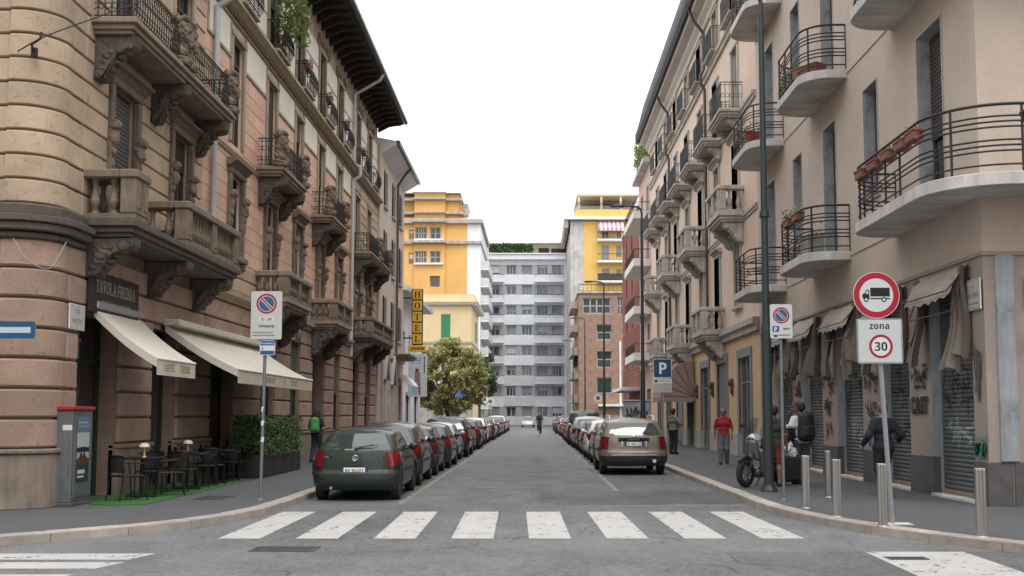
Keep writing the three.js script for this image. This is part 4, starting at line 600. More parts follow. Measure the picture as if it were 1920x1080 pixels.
// pale modern block closing the street
{
  const Z = 170, b = front('pale_apartment_block', 'pale grey modern apartment block with shallow balconies and a roof garden, closing the street', -9.2, Z), x = (px) => (px - 1003) / 2000 * Z + 9.2, y = (py) => 1.67 + (777 - py) / 2000 * Z, W = x(1076);
  const holes = [], cols = [[912, 937, 0], [949, 968, 1], [978, 998, 1], [1007, 1028, 0], [1035, 1054, 0]]; const py0 = 495, st = 38.2;
  for (let f = 0; f < 8; f++) cols.forEach(([a, c]) => holes.push([x(a), x(c), y(py0 + f * st + 19), y(py0 + f * st)]));
  put(b, 'wall', wallWith(0, W, 0, y(474), holes, 0.5), MF.white); put(b, 'core', box(0, 0, -18, W, y(474), -0.55), MF.grey);
  holes.forEach((h, i) => windowIn(b, ...h, { z: -0.35, mf: MF.blue, f: 0.14, leaves: 2 + (i % 2), mg: i % 4 === 1 ? C.glassBlue : C.glass, blind: [0.85, 0.2, 0.1, 0.95, 0.4, 0, 0.7][(i * 5) % 7], mb: i % 3 ? MF.blindG : MF.grey }));
  for (let f = 0; f < 8; f++) { const yb = y(py0 + f * st + 19); for (const [p, q] of freeRow(x(906), x(1058), yb, y(py0 + f * st), holes)) put(b, 'blue_grey_panel', box(p + 0.02, yb, -0.02, q - 0.02, y(py0 + f * st), 0.03), MF.blue); put(b, 'spandrel', box(x(945), y(py0 + f * st + 37.5), 0, x(1002), yb - 0.05, 0.14, 0.02), f > 4 ? MF.grey : MF.white);
    if (f < 6) for (const [a, c] of [[904, 944], [1003, 1057]]) { const yy = yb - 1.1, q = put(b, 'balcony', box(x(a), yy - 0.22, 0, x(c), yy, 1.2, 0.03), MF.white); put(q, 'parapet', [box(x(a), yy, 1.08, x(c), yy + 0.5, 1.18)], f > 3 ? MF.grey : MF.white); put(q, 'railing', ironPanel(x(a), 1.14, x(c), 1.14, yy + 0.4, 0.7, { sp: 0.4, r: 0.02 }), C.ironGrey); } }
  put(b, 'cornice', [box(-0.4, y(486), -0.3, x(1062), y(476), 0.7, 0.04), box(-0.4, y(476), -18, x(1070), y(474), 0.9)], MF.white);
  put(b, 'penthouse', [box(x(1000), y(474), -12, x(1070), y(452), -2), box(x(1000), y(452), -13, x(1075), y(450), -1)], MR.cream); put(b, 'pergola', [box(x(1010), y(470), -1.9, x(1030), y(460), -1.8), box(x(1034), y(471), -1.9, x(1066), y(461), -1.8)], ML.wood);
  for (const c of [962, 992]) put(b, 'chimney', [box(x(c), y(452), -9, x(c) + 0.6, y(441), -8.2, 0.05), box(x(c) - 0.15, y(441), -9.1, x(c) + 0.75, y(438), -8.1, 0.05)], C.iron);
}
// yellow block over the brick house, opposite side
{
  const Z = 152, X0 = 4.2, b = front('balconied_yellow_block', 'bright yellow apartment block with striped pink awning and rooftop terrace', X0, Z), x = (px) => (px - 1003) / 2000 * Z - X0, y = (py) => 1.67 + (777 - py) / 2000 * Z;
  const holes = [[x(1130), x(1143), y(448), y(430)], [x(1158), x(1166), y(447), y(430)], [x(1129), x(1143), y(485), y(458)], [x(1157), x(1166), y(480), y(458)], [x(1130), x(1144), y(527), y(503)], [x(1157), x(1166), y(527), y(503)]];
  put(b, 'wall', wallWith(x(1095), x(1202), 0, y(412), holes, 0.5), MF.yellow2); put(b, 'core', box(x(1073), 0, -19.9, x(1202), y(412), -0.55), MF.yellow2); put(b, 'corner_wall', [box(x(1070), 0, -20, x(1095), y(412), 0.05)], MF.marbleW);
  holes.forEach((h, i) => windowIn(b, ...h, { z: -0.3, mf: MW.whiteF, blind: [0, 0, 0.95, 0.9, 0.9, 0.2][i], mb: MF.blue }));
  for (const q of [448, 489, 527]) { const yy = y(q), p = put(b, 'balcony', box(x(1120), yy - 0.3, 0, x(1185), yy, 1.3, 0.03), MF.white); put(p, 'railing', ironPanel(x(1120), 1.25, x(1185), 1.25, yy, 1, { sp: 0.25, r: 0.02 }), q === 527 ? C.iron : C.ironGrey); if (q === 527) put(p, 'screen', box(x(1121), yy, 1.18, x(1184), yy + 0.9, 1.22), MR.brown); }
  put(b, 'cornice', box(0, y(410), -20, x(1202), y(405), 0.8, 0.05), MF.white); put(b, 'attic_wall', box(x(1081), y(405), -18, x(1202), y(388), -0.4), MF.yellow2);
  put(b, 'terrace', [box(x(1083), y(388), -14, x(1202), y(372), -4), box(x(1083), y(361), -14, x(1202), y(357), -0.8), ...[1085, 1128, 1165].map((q) => box(x(q), y(388), -1.2, x(q) + 0.3, y(361), -0.9))], MR.cream); put(b, 'terrace_railing', ironPanel(x(1083), -0.7, x(1202), -0.7, y(388), 1, { sp: 0.5, r: 0.02 }), C.ironGrey);
  const aw = put(b, 'striped_awning', [], C.white); aw.geometry = merge([box(x(1122), y(413), 0, x(1122) + 0.01, y(412), 0.01)]);
  for (let k = 0; k < 12; k++) { const a = x(1122) + k * (x(1170) - x(1122)) / 12, c = a + (x(1170) - x(1122)) / 12; put(aw, 'stripe', alongX([[0, y(412)], [1.4, y(428)], [1.4, y(433)], [1.37, y(433)], [1.36, y(428.3)], [0, y(413)]], a, c), k % 2 ? MF.white : mat([0.6, 0.22, 0.3], { r: 0.8 })); }
  put(b, 'cornice_end', box(0.1, y(425), -20, 0.6, y(409), 0.3), MF.stone);
}
// brown brick house, end wall toward the junction
{
  const Z = 128, X0 = 5.3, b = front('brown_brick_house', 'brown brick house with green roller blinds and a glazed top floor', X0, Z), x = (px) => (px - 1003) / 2000 * Z - X0, y = (py) => 1.67 + (777 - py) / 2000 * Z;
  const holes = [[x(1093), x(1146), y(588), y(558)], [x(1119), x(1147), y(638), y(608)], [x(1119), x(1147), y(690), y(658)], [x(1119), x(1147), y(738), y(708)], [x(1158), x(1170), y(590), y(556)]];
  put(b, 'wall', wallWith(0, x(1182), 0, y(550), holes, 0.4), MF.brick[0]); put(b, 'core', box(0, 0, -16, x(1182), y(550), -0.45), MF.brick[1]);
  const rows = []; for (let k = 0; k < 40; k++) { const yy = 0.5 + k * 0.38; for (const [a, c] of freeRow(0, x(1182), yy, yy + 0.34, holes)) rows.push(box(a, yy, 0, c, yy + 0.34, 0.03)); } put(b, 'brick_courses', rows, MF.brick[1]).userData.kind = 'stuff';
  holes.forEach((h, i) => windowIn(b, ...h, { z: -0.3, mf: MF.stone, f: 0.14, leaves: i ? 2 : 4, transom: 0.5, blind: i && i < 4 ? [0, 0.45, 0.4, 0.95][i] : 0, mb: MW.green, mg: C.glassBlue }));
  put(b, 'cornice', box(-0.2, y(550), -16, x(1184), y(546), 0.3, 0.04), MF.stone); put(b, 'terrace_railing', ironPanel(0, 0, x(1182), 0, y(546), 0.9, { sp: 0.5, r: 0.02 }), C.iron); put(b, 'downpipe', cyl([x(1163), 0, 0.1], [x(1163), y(640), 0.1], 0.12, 0.12, 8), MF.white); put(b, 'canopy', box(x(1120), y(762), 0, x(1172), y(758), 1.2), C.white); put(b, 'plinth', box(-0.05, 0, -0.3, x(1183), 1.6, 0.06), MF.stone);
  for (let k = 0; k < 5; k++) put(b, 'side_balcony', box(-0.9, y(575 + k * 45), -12, 0, y(575 + k * 45) + 0.9, -2, 0.04), MF.stone);
}
// low wall with posters, at the side street past the hotel
{
  const t = thing('poster_wall', 'low grey wall with faded posters and a dark coping beyond the hotel', 'wall', [-12.5, 0, -98]);
  put(t, 'wall', box(0, 0, -0.3, 6.8, 2.9, 0), MF.stone); put(t, 'coping', box(-0.05, 2.9, -0.36, 6.85, 3.05, 0.06, 0.02), C.iron); put(t, 'upper_wall', box(0, 3.05, -0.28, 4.2, 5.2, -0.04), MF.white);
  const cs = [[0.5, 0.05, 0.06], [0.6, 0.4, 0.05], [0.1, 0.3, 0.5], [0.6, 0.6, 0.55], [0.3, 0.3, 0.35], [0.5, 0.5, 0.5], [0.55, 0.5, 0.5]]; cs.forEach((c, i) => put(t, 'poster', box(0.4 + i * 0.85, i < 4 ? 3.2 : 1.1, i < 4 ? -0.04 : 0, 1.05 + i * 0.85, i < 4 ? 4.4 : 2.2, i < 4 ? -0.02 : 0.02), mat(c, { t: 'stone', s: 0.7 })));
  put(t, 'blue_hoarding', box(4.3, 2.6, 0.02, 6.6, 4.3, 0.1, 0.01), mat([0.07, 0.17, 0.45], { r: 0.6, t: 'fine', s: 1 })); put(t, 'white_hoarding', box(4.35, 2.75, 0.1, 5.3, 4.15, 0.13), C.white);
}
// houses across the junction, at the viewer's back: unseen, they close the street canyon; height raised to shade the near fronts
for (const [nm, label, x0, x1, z0, z1, h, m] of [['opposite_house', 'beige corner house across the junction facing the cafe', -34, -8.4, 4, 46, 22, MR.beige], ['opposite_house', 'pink corner house across the junction facing the shuttered shops', 8.2, 34, 4, 46, 22, MF.beige]]) {
  const b = thing(nm, label, 'building', [(x0 + x1) / 2, 0, z0]), w = (x1 - x0) / 2, holes = []; for (let f = 0; f < 5; f++) for (let k = 0; k < 6; k++) holes.push([-w + 1.5 + k * 4, -w + 2.7 + k * 4, 1.2 + f * 4.1, 3.6 + f * 4.1]);
  put(b, 'wall', wallWith(-w, w, 0, h, holes, 0.4).rotateY(PI), m); put(b, 'core', box(-w, 0, 0.45, w, h, z1 - z0), m); put(b, 'roof', box(-w - 0.5, h, -0.6, w + 0.5, h + 0.3, z1 - z0), MF.tile);
  for (const q of holes) { const p = put(b, 'window', [box(-q[1], q[2], 0.2, -q[0], q[3], 0.24)], C.glass); put(p, 'frame', [box(-q[1], q[2], 0.14, -q[1] + 0.07, q[3], 0.2), box(-q[0] - 0.07, q[2], 0.14, -q[0], q[3], 0.2)], MW.wood); }
}
// ---------- cars: lofted bodies, nose toward -z ----------
const NS = 40, NI = 4 + 6 + NS + 6 + 4; // points of half an outline: tail, corner, side, corner, nose
const paint = (rgb, o = {}) => { const m = new THREE.MeshPhysicalMaterial({ roughness: o.r ?? 0.45, metalness: o.m ?? 0.05, clearcoat: o.cc ?? 0.6, clearcoatRoughness: 0.08 }); m.color.setRGB(...rgb); return m; };
const MC = {
  glass: mat([0.04, 0.052, 0.052], { r: 0.03, phys: true, x: { name: 'tinted_glass', ior: 1.9 } }), lampRed: mat([0.16, 0.008, 0.01], { r: 0.12 }), lampWhite: mat([0.6, 0.6, 0.6], { r: 0.12 }), trim: mat([0.025, 0.025, 0.026], { r: 0.5 }), chrome: mat([0.75, 0.75, 0.75], { r: 0.15, m: 1 }), rim: mat([0.4, 0.41, 0.42], { r: 0.3, m: 0.8 }), hub: mat([0.09, 0.09, 0.095], { r: 0.5, m: 0.4 }), under: mat([0.012, 0.012, 0.012], { r: 0.9 }), seam: mat([0.008, 0.008, 0.008], { r: 0.9 }),
};
const ip = (tab, t, c) => { for (let k = 1; k < tab.length; k++) if (t <= tab[k][0] || k === tab.length - 1) { const f = clamp((t - tab[k - 1][0]) / (tab[k][0] - tab[k - 1][0]), 0, 1); return lerp(tab[k - 1][c], tab[k][c], f); } };
function carShape(p) {
  const hl = p.L / 2, hw = p.W / 2;
  const out = (i, w, zf, zr, rc, bow) => { // half outline point, i in 0..NI
    if (i <= 4) { const x = (w - rc) * i / 4; return [x, zr - bow * (x / w) ** 2]; }
    const zc = zr - bow * ((w - rc) / w) ** 2, zn = zf + bow * 1.6 * ((w - rc) / w) ** 2;
    if (i <= 10) { const a = (i - 4) / 6 * PI / 2; return [w - rc + rc * sin(a), zc - rc + rc * cos(a)]; }
    if (i <= 10 + NS) { const f = (i - 10) / NS; return [w, lerp(zc - rc, zn + rc, f)]; }
    if (i <= 16 + NS) { const a = (i - 10 - NS) / 6 * PI / 2; return [w - rc + rc * cos(a), zn + rc - rc * sin(a)]; }
    const x = (w - rc) * (1 - (i - 16 - NS) / 4); return [x, zf + bow * 1.6 * (x / w) ** 2];
  };
  const top = (z) => ip(p.top, z, 1);
  const body = (i, t) => {
    const s = i < 0 ? -1 : 1, a = Math.abs(i), w = hw * ip(p.prof, t, 1), zf = -hl + ip(p.prof, t, 2), zr = hl - ip(p.prof, t, 3), [x, z] = out(a, w, zf, zr, p.rc ?? 0.3, p.bow ?? 0.08);
    let yb = p.sill; if (a > 8 && a < NI - 8) for (const zw of [p.zw0, p.zw1]) { const dz = z - zw, Ra = p.R + 0.055; if (Math.abs(dz) < Ra) yb = Math.max(yb, p.R + Math.sqrt(Ra * Ra - dz * dz) * 0.98); }
    return [s * x, lerp(yb, top(z), t), z];
  };
  const gh = (i, h) => {
    const s = i < 0 ? -1 : 1, a = Math.abs(i), e = h > 0.84 ? ((h - 0.84) / 0.16) ** 2 * 0.09 : 0, hh = Math.pow(h, 0.95), w = lerp(p.wb, p.wr, Math.pow(h, 1.25)) - e, zf = lerp(p.zf0, p.zf1, Math.pow(h, 0.92)) + e, zr = lerp(p.zr0, p.zr1, Math.pow(h, p.rp ?? 1.15)) - e, [x, z] = out(a, w, zf, zr, lerp(p.gr0 ?? 0.16, 0.26, h), lerp(0.1, 0.05, h));
    const yr = p.H - 0.05 - (p.drop ?? 0.06) * clamp((z - 0) / hl, -0.4, 1) ** 2; return [s * x, lerp(top(z) - 0.025, yr, hh) - e * 0.15, z];
  };
  const patch = (S, i0, i1, t0, t1, off, nu = 12, nv = 6) => grid(nu, nv, (u, v) => {
    const i = lerp(i0, i1, u), t = lerp(typeof t0 === 'function' ? t0(u) : t0, typeof t1 === 'function' ? t1(u) : t1, v), a = V3(...S(i, t)), du = V3(...S(i + 0.1, t)).sub(V3(...S(i - 0.1 || 0.001, t))), dv = V3(...S(i, Math.min(1, t + 0.02))).sub(V3(...S(i, Math.max(0, t - 0.02)))), n = du.cross(dv).normalize();
    if (n.dot(V3(a.x, 0, a.z * 0.6)) < 0) n.negate(); a.addScaledVector(n, off); return [a.x, a.y, a.z];
  });
  const g = {};
  const shell = (S, nt) => grid(NI * 2, nt, (u, v) => { const i = lerp(-NI, NI, u); return S(Math.abs(i) < 1e-6 ? 0 : i, v); }, true);
  const cap = (S, crown) => grid(6, NI, (u, v) => { const i = v * NI, a = S(i, 1), c = lerp(-1, 1, u); return [a[0] * c, a[1] + crown * (1 - c * c) * clamp(Math.abs(a[0]) / 0.5, 0, 1), a[2]]; });
  g.body = [shell(body, 12), cap(body, 0.03)]; g.cabin = [shell(gh, 12), cap(gh, 0.05)];
  g.under = [box(-hw * 0.9, p.sill + 0.02, -hl + 0.18, hw * 0.9, p.sill + 0.2, hl - 0.16), ...[p.zw0, p.zw1].map((z) => box(-hw + 0.02, p.R * 0.9, z - p.R - 0.04, hw - 0.02, p.R * 2.15, z + p.R + 0.04))];
  const I = (f) => 10 + NS * f; // side fraction, 0 tail .. 1 nose
  g.rearWin = [patch(gh, -5.6, 5.6, p.rw?.[0] ?? 0.1, p.rw?.[1] ?? 0.86, 0.007, 20, 8)]; g.screen = [patch(gh, NI - 5.8, NI, 0.06, 0.9, 0.007, 10, 8), patch(gh, -NI, -NI + 5.8, 0.06, 0.9, 0.007, 10, 8)];
  g.side = []; for (const s of [-1, 1]) for (const [a, b] of p.wins) g.side.push([patch(gh, s * I(a), s * I(b), 0.1, 0.82, 0.007, 12, 5)]);
  g.lampR = [-1, 1].map((s) => [patch(body, s * p.lamp[0], s * p.lamp[1], p.lamp[2], p.lamp[3], 0.014, 12, 6)]);
  g.lampF = [-1, 1].map((s) => [patch(body, s * (NI - 9), s * (NI - 2.4), 0.66, 0.88, 0.014, 10, 5)]);
  g.bumper = [patch(body, -15, 15, p.bump[0], p.bump[1], 0.045, 30, 6), patch(body, -12, 12, p.bump[1] - 0.005, p.bump[1] + 0.02, (0.045), 30, 1), grid(30, 1, (u, v) => { const i = lerp(-13, 13, u) || 0.001, a = body(i, p.bump[1] + 0.01), r = Math.hypot(a[0], a[2]), e = v * 0.046; return [a[0] + a[0] / r * e, a[1], a[2] + a[2] / r * e]; })]; g.strip = [patch(body, -11, 11, p.bump[1] - 0.09, p.bump[1] - 0.03, 0.052, 30, 3)]; g.rub = [-1, 1].map((s) => [patch(body, s * I(0.3), s * I(0.7), 0.42, 0.5, 0.016, 14, 2)]);
  g.bumperF = [patch(body, NI - 12, NI, 0.02, 0.42, 0.02, 14, 5), patch(body, -NI, -NI + 12, 0.02, 0.42, 0.02, 14, 5)];
  g.seam = []; for (const s of [-1, 1]) for (const f of p.doors) g.seam.push(patch(body, s * I(f), s * I(f + 0.004), 0.06, 1, 0.004, 1, 10)); g.seam.push(patch(body, -8.4, -8.25, p.bump[1] + 0.02, 1, 0.005, 1, 8), patch(body, 8.25, 8.4, p.bump[1] + 0.02, 1, 0.005, 1, 8), patch(body, -8.3, 8.3, p.bump[1] + 0.03, p.bump[1] + 0.042, 0.005, 20, 1));
  g.handle = [-1, 1].flatMap((s) => p.doors.slice(1).map((f) => [patch(body, s * I(f - 0.05), s * I(f - 0.012), 0.82, 0.87, 0.03, 4, 2)]));
  g.mirror = [-1, 1].map((s) => { const q = gh(s * I(0.86), 0.12); return [ball(q[0] + s * 0.13, q[1] + 0.04, q[2], 0.1, 0.075, 0.06, 10), cyl([q[0], q[1], q[2]], [q[0] + s * 0.1, q[1] + 0.02, q[2]], 0.025)]; });
  const R = p.R, tw = p.tw ?? 0.19; g.tyre = done(lathe([[R * 0.62, -tw / 2], [R * 0.9, -tw / 2], [R * 0.98, -tw * 0.4], [R, -tw * 0.25], [R, tw * 0.25], [R * 0.98, tw * 0.4], [R * 0.9, tw / 2], [R * 0.62, tw / 2]], 28).rotateZ(PI / 2));
  const sp = []; for (let k = 0; k < 5; k++) { const a = k / 5 * PI * 2; sp.push(box(-0.02, R * 0.1, -R * 0.12, 0.02, R * 0.62, R * 0.12, 0.01).rotateX(a)); }
  g.rim = done([...sp.map((q) => q.translate(tw * 0.36, 0, 0)), lathe([[R * 0.56, tw * 0.3], [R * 0.64, tw * 0.46], [R * 0.66, tw * 0.3]], 24).rotateZ(-PI / 2), cyl([tw * 0.32, 0, 0], [tw * 0.42, 0, 0], R * 0.16, R * 0.14, 12), cyl([tw * 0.12, 0, 0], [tw * 0.14, 0, 0], R * 0.6, R * 0.6, 20)]);
  for (const k of ['body', 'cabin', 'under', 'rearWin', 'screen', 'bumper', 'bumperF', 'strip', 'seam']) g[k] = done(g[k]); for (const k of ['side', 'lampR', 'lampF', 'rub', 'handle', 'mirror']) g[k] = g[k].map((q) => done(q));
  g.p = p; g.S = { body, gh, patch, I }; return g;
}
const hatch = (o = {}) => { const L = o.L ?? 3.75, h = L / 2, H = o.H ?? 1.42, b = o.belt ?? 0.93; return { L, W: 1.66, H, sill: 0.23, R: 0.29, zw0: h - 0.6, zw1: -h + 0.72, rc: 0.3, bow: 0.1, top: [[-h, 0.66], [-h + 0.25, 0.74], [-h + 0.95, b - 0.06], [-h + 1.3, b - 0.01], [h - 0.3, b + 0.03], [h, b]], prof: [[0, 0.93, 0.12, 0.1], [0.12, 0.975, 0.03, 0.015], [0.3, 0.995, 0, 0], [0.42, 1, 0.02, 0.01], [0.5, 1, 0.05, 0.045], [0.8, 0.985, 0.09, 0.07], [1, 0.95, 0.16, 0.11]], wb: 0.775, wr: 0.6, zf0: -h + 1.02, zf1: -0.18, zr0: h - 0.13, zr1: h - 0.62, rp: 1.2, wins: [[0.07, 0.24], [0.28, 0.5], [0.53, 0.8]], lamp: [5.2, 12.5, 0.6, 0.97], bump: [0.02, 0.47], doors: [0.3, 0.52, 0.8], ...o }; };
const CAR = {
  hatch: carShape(hatch()), tall: carShape(hatch({ L: 3.85, H: 1.52, belt: 0.97, R: 0.3, W: 1.68, drop: 0.12, zr0: 1.84, zr1: 1.35, lamp: [6.2, 13.5, 0.66, 1.0] })), mini: carShape(hatch({ L: 3.65, H: 1.41, belt: 0.95, W: 1.68, R: 0.3, zr0: 1.7, zr1: 1.35, zf1: -0.45, lamp: [7, 11.5, 0.6, 0.9], rc: 0.36 })),
  suv: carShape(hatch({ L: 4.3, H: 1.6, belt: 1.06, W: 1.82, R: 0.345, sill: 0.3, wb: 0.85, wr: 0.68, zw0: 1.33, zw1: -1.33, zr0: 2.05, zr1: 1.72, zf0: -0.95, zf1: -0.2, lamp: [5.6, 10.2, 0.55, 0.93], bump: [0.02, 0.42], rc: 0.34, drop: 0.05, rw: [0.08, 0.8], top: [[-2.15, 0.82], [-1.9, 0.9], [-1.0, 1.03], [-0.8, 1.05], [1.9, 1.09], [2.15, 1.06]] })),
  estate: carShape(hatch({ L: 4.4, H: 1.47, belt: 0.95, W: 1.75, R: 0.31, wb: 0.8, wr: 0.64, zw0: 1.35, zw1: -1.3, zr0: 2.1, zr1: 1.65, zf0: -1.0, zf1: -0.15, lamp: [6, 12.5, 0.62, 0.96], top: [[-2.2, 0.68], [-1.95, 0.76], [-1.1, 0.88], [-0.8, 0.93], [1.9, 0.97], [2.2, 0.95]] })),
  van: carShape(hatch({ L: 4.6, H: 1.9, belt: 1.08, W: 1.85, R: 0.33, wb: 0.88, wr: 0.78, zw0: 1.4, zw1: -1.4, zr0: 2.25, zr1: 2.15, zf0: -1.35, zf1: -0.7, rp: 1, drop: 0.02, lamp: [7.5, 11, 0.5, 0.98], gr0: 0.1, top: [[-2.3, 0.85], [-2.1, 0.92], [-1.4, 1.05], [-1.1, 1.08], [2, 1.1], [2.3, 1.1]] })),
};
function makeCar(kind, pm, label, x, Z, o = {}) {
  const g = CAR[kind], p = g.p, c = thing('parked_car', label, 'car', [x, 0, -(Z + p.L / 2)], (o.turn ?? 0) + (o.ry ?? 0), o.group); if (o.name) c.name = numbered(o.name);
  const b = put(c, 'body', g.body, pm); put(b, 'cabin', g.cabin, o.roof ?? pm); put(c, 'underbody', g.under, MC.under);
  put(c, 'rear_window', g.rearWin, MC.glass); put(c, 'windscreen', g.screen, MC.glass); g.side.forEach((q) => put(c, 'side_window', q, MC.glass));
  g.lampR.forEach((q) => put(c, 'tail_light', q, o.lampM ?? MC.lampRed)); g.lampF.forEach((q) => put(c, 'headlight', q, MC.lampWhite));
  put(c, 'rear_bumper', g.bumper, o.bumpM ?? pm); put(c, 'front_bumper', g.bumperF, o.bumpM ?? pm); if (!o.far) { put(c, 'panel_seam', g.seam, MC.seam); g.handle.forEach((q) => put(c, 'door_handle', q, o.trimM ?? pm)); g.rub.forEach((q) => put(c, 'rubbing_strip', q, MC.trim)); }
  g.mirror.forEach((q) => put(c, 'mirror', q, o.mirM ?? pm));
  for (const z of [p.zw0, p.zw1]) for (const s of [-1, 1]) { const w = put(c, 'wheel', g.tyre, C.rubber, [s * (p.W / 2 - 0.11), p.R, z]); if (s < 0) w.rotation.y = PI; put(w, 'rim', g.rim, o.hub ?? MC.rim); }
  const py = o.plateY ?? p.sill + 0.36, q = g.S.body(0, clamp((py - p.sill) / (ip(p.top, p.L / 2, 1) - p.sill), 0, 1)), pl = put(c, 'number_plate', box(-0.26, py - 0.055, q[2] + 0.024, 0.26, py + 0.055, q[2] + (o.pz ?? 0.056)), MC.trim); { const k = card(0.5, 0.1).translate(0, py, q[2] + (o.pz ?? 0.056) + 0.004); put(pl, 'plate_print', k, o.plate ?? plateM); }
  return c;
}
const plateTex = (txt) => printed(0.52, 0.11, 500, (x, w, h) => { x.fillStyle = '#eceeea'; x.fillRect(0, 0, w, h); x.fillStyle = '#1d3d8f'; x.fillRect(0, 0, w * 0.09, h); x.fillRect(w * 0.91, 0, w * 0.09, h); x.fillStyle = '#20201f'; x.font = 'bold ' + (h * 0.82 | 0) + 'px sans-serif'; x.textAlign = 'center'; x.textBaseline = 'middle'; x.fillText(txt, w / 2, h * 0.54, w * 0.78); });
const plateM = plateTex('BX·390PK');
const P_ = { green: paint([0.005, 0.016, 0.01], { r: 0.6, cc: 0.4 }), black: paint([0.012, 0.013, 0.015]), navy: paint([0.015, 0.02, 0.035]), silver: paint([0.42, 0.43, 0.43], { m: 0.5 }), grey: paint([0.13, 0.135, 0.14], { m: 0.4 }), beige: paint([0.2, 0.172, 0.142], { m: 0.3 }), red: paint([0.4, 0.015, 0.02], { m: 0.1 }), white: paint([0.68, 0.68, 0.67], { m: 0 }), dred: paint([0.13, 0.012, 0.015]), blue: paint([0.04, 0.07, 0.14]), teal: paint([0.03, 0.06, 0.06]) };
{
  // the two nearest cars carry their own details
  const a = makeCar('hatch', P_.green, 'dark green hatchback parked at the head of the row beside the zebra crossing', -3.47, 20.65, { plate: plateTex('BK·9020F'), hub: MC.hub, bumpM: P_.green, plateY: 0.6 });
  const S = CAR.hatch.S, put2 = (n, g, m) => put(a, n, g, m);
  const bz = (y) => { const t = (y - 0.23) / (0.93 - 0.23); return S.body(0, clamp(t, 0, 1))[2]; };
  const em = put2('emblem', [torus(0.052, 0.008, 6, 20).translate(0, 0.83, bz(0.83) + 0.016)], MC.chrome); put(em, 'letters', [[-0.03, 0.045, 0, -0.0], [0.03, 0.045, 0, -0.0]].map(([x0, y0, x1, y1]) => cyl([x0, 0.83 + y0 * 0.8, bz(0.83) + 0.016], [x1, 0.83 + y1, bz(0.83) + 0.016], 0.005)).concat([[-0.045, 0.01, -0.02, -0.045], [-0.02, -0.045, 0, -0.005], [0, -0.005, 0.02, -0.045], [0.02, -0.045, 0.045, 0.01]].map(([x0, y0, x1, y1]) => cyl([x0, 0.83 + y0, bz(0.83) + 0.016], [x1, 0.83 + y1, bz(0.83) + 0.016], 0.005))), MC.chrome);
  const gz = S.gh(0, 0.2); put2('wiper', [cyl([0, gz[1], gz[2] + 0.03], [0.33, gz[1] + 0.07, gz[2] + 0.0], 0.012), cyl([0.05, gz[1] + 0.03, gz[2] + 0.02], [0.42, gz[1] + 0.07, gz[2] - 0.02], 0.008), ball(0, gz[1] - 0.01, gz[2] + 0.03, 0.035)], MC.trim);
  put2('badge_lettering', [card(0.16, 0.03).translate(-0.52, 0.85, bz(0.85) - 0.02), card(0.06, 0.03).translate(0.52, 0.85, bz(0.85) - 0.02)].map((g) => g), printed(0.16, 0.03, 900, (x, w, h) => { x.fillStyle = '#0c1410'; x.fillRect(0, 0, w, h); x.fillStyle = '#b9bcb9'; x.font = 'bold ' + (h | 0) + 'px sans-serif'; x.fillText('POLO', 4, h * 0.9); }));
  put2('window_sticker', [card(0.16, 0.035).translate(-0.14, gz[1] - 0.03, gz[2] + 0.035)], printed(0.16, 0.035, 600, (x, w, h) => { x.fillStyle = '#d8c8b8'; x.fillRect(0, 0, w, h); x.fillStyle = '#b03020'; x.fillRect(4, h * 0.4, w - 8, h * 0.25); }));
  put2('antenna', [cyl([0, 1.4, 0.5], [0.0, 1.47, 0.52], 0.012, 0.006)], MC.trim); put2('lock', cyl([0, 0.7, bz(0.7) + 0.0], [0, 0.7, bz(0.7) + 0.02], 0.02), MC.trim); put2('bumper_strip', CAR.hatch.strip, MC.trim); put2('exhaust', cyl([-0.45, 0.27, 1.4], [-0.45, 0.26, 1.86], 0.03), MC.chrome); put2('tow_strip', box(-0.3, 0.3, 1.84, 0.45, 0.325, 1.86), MW.greyFrame);
}
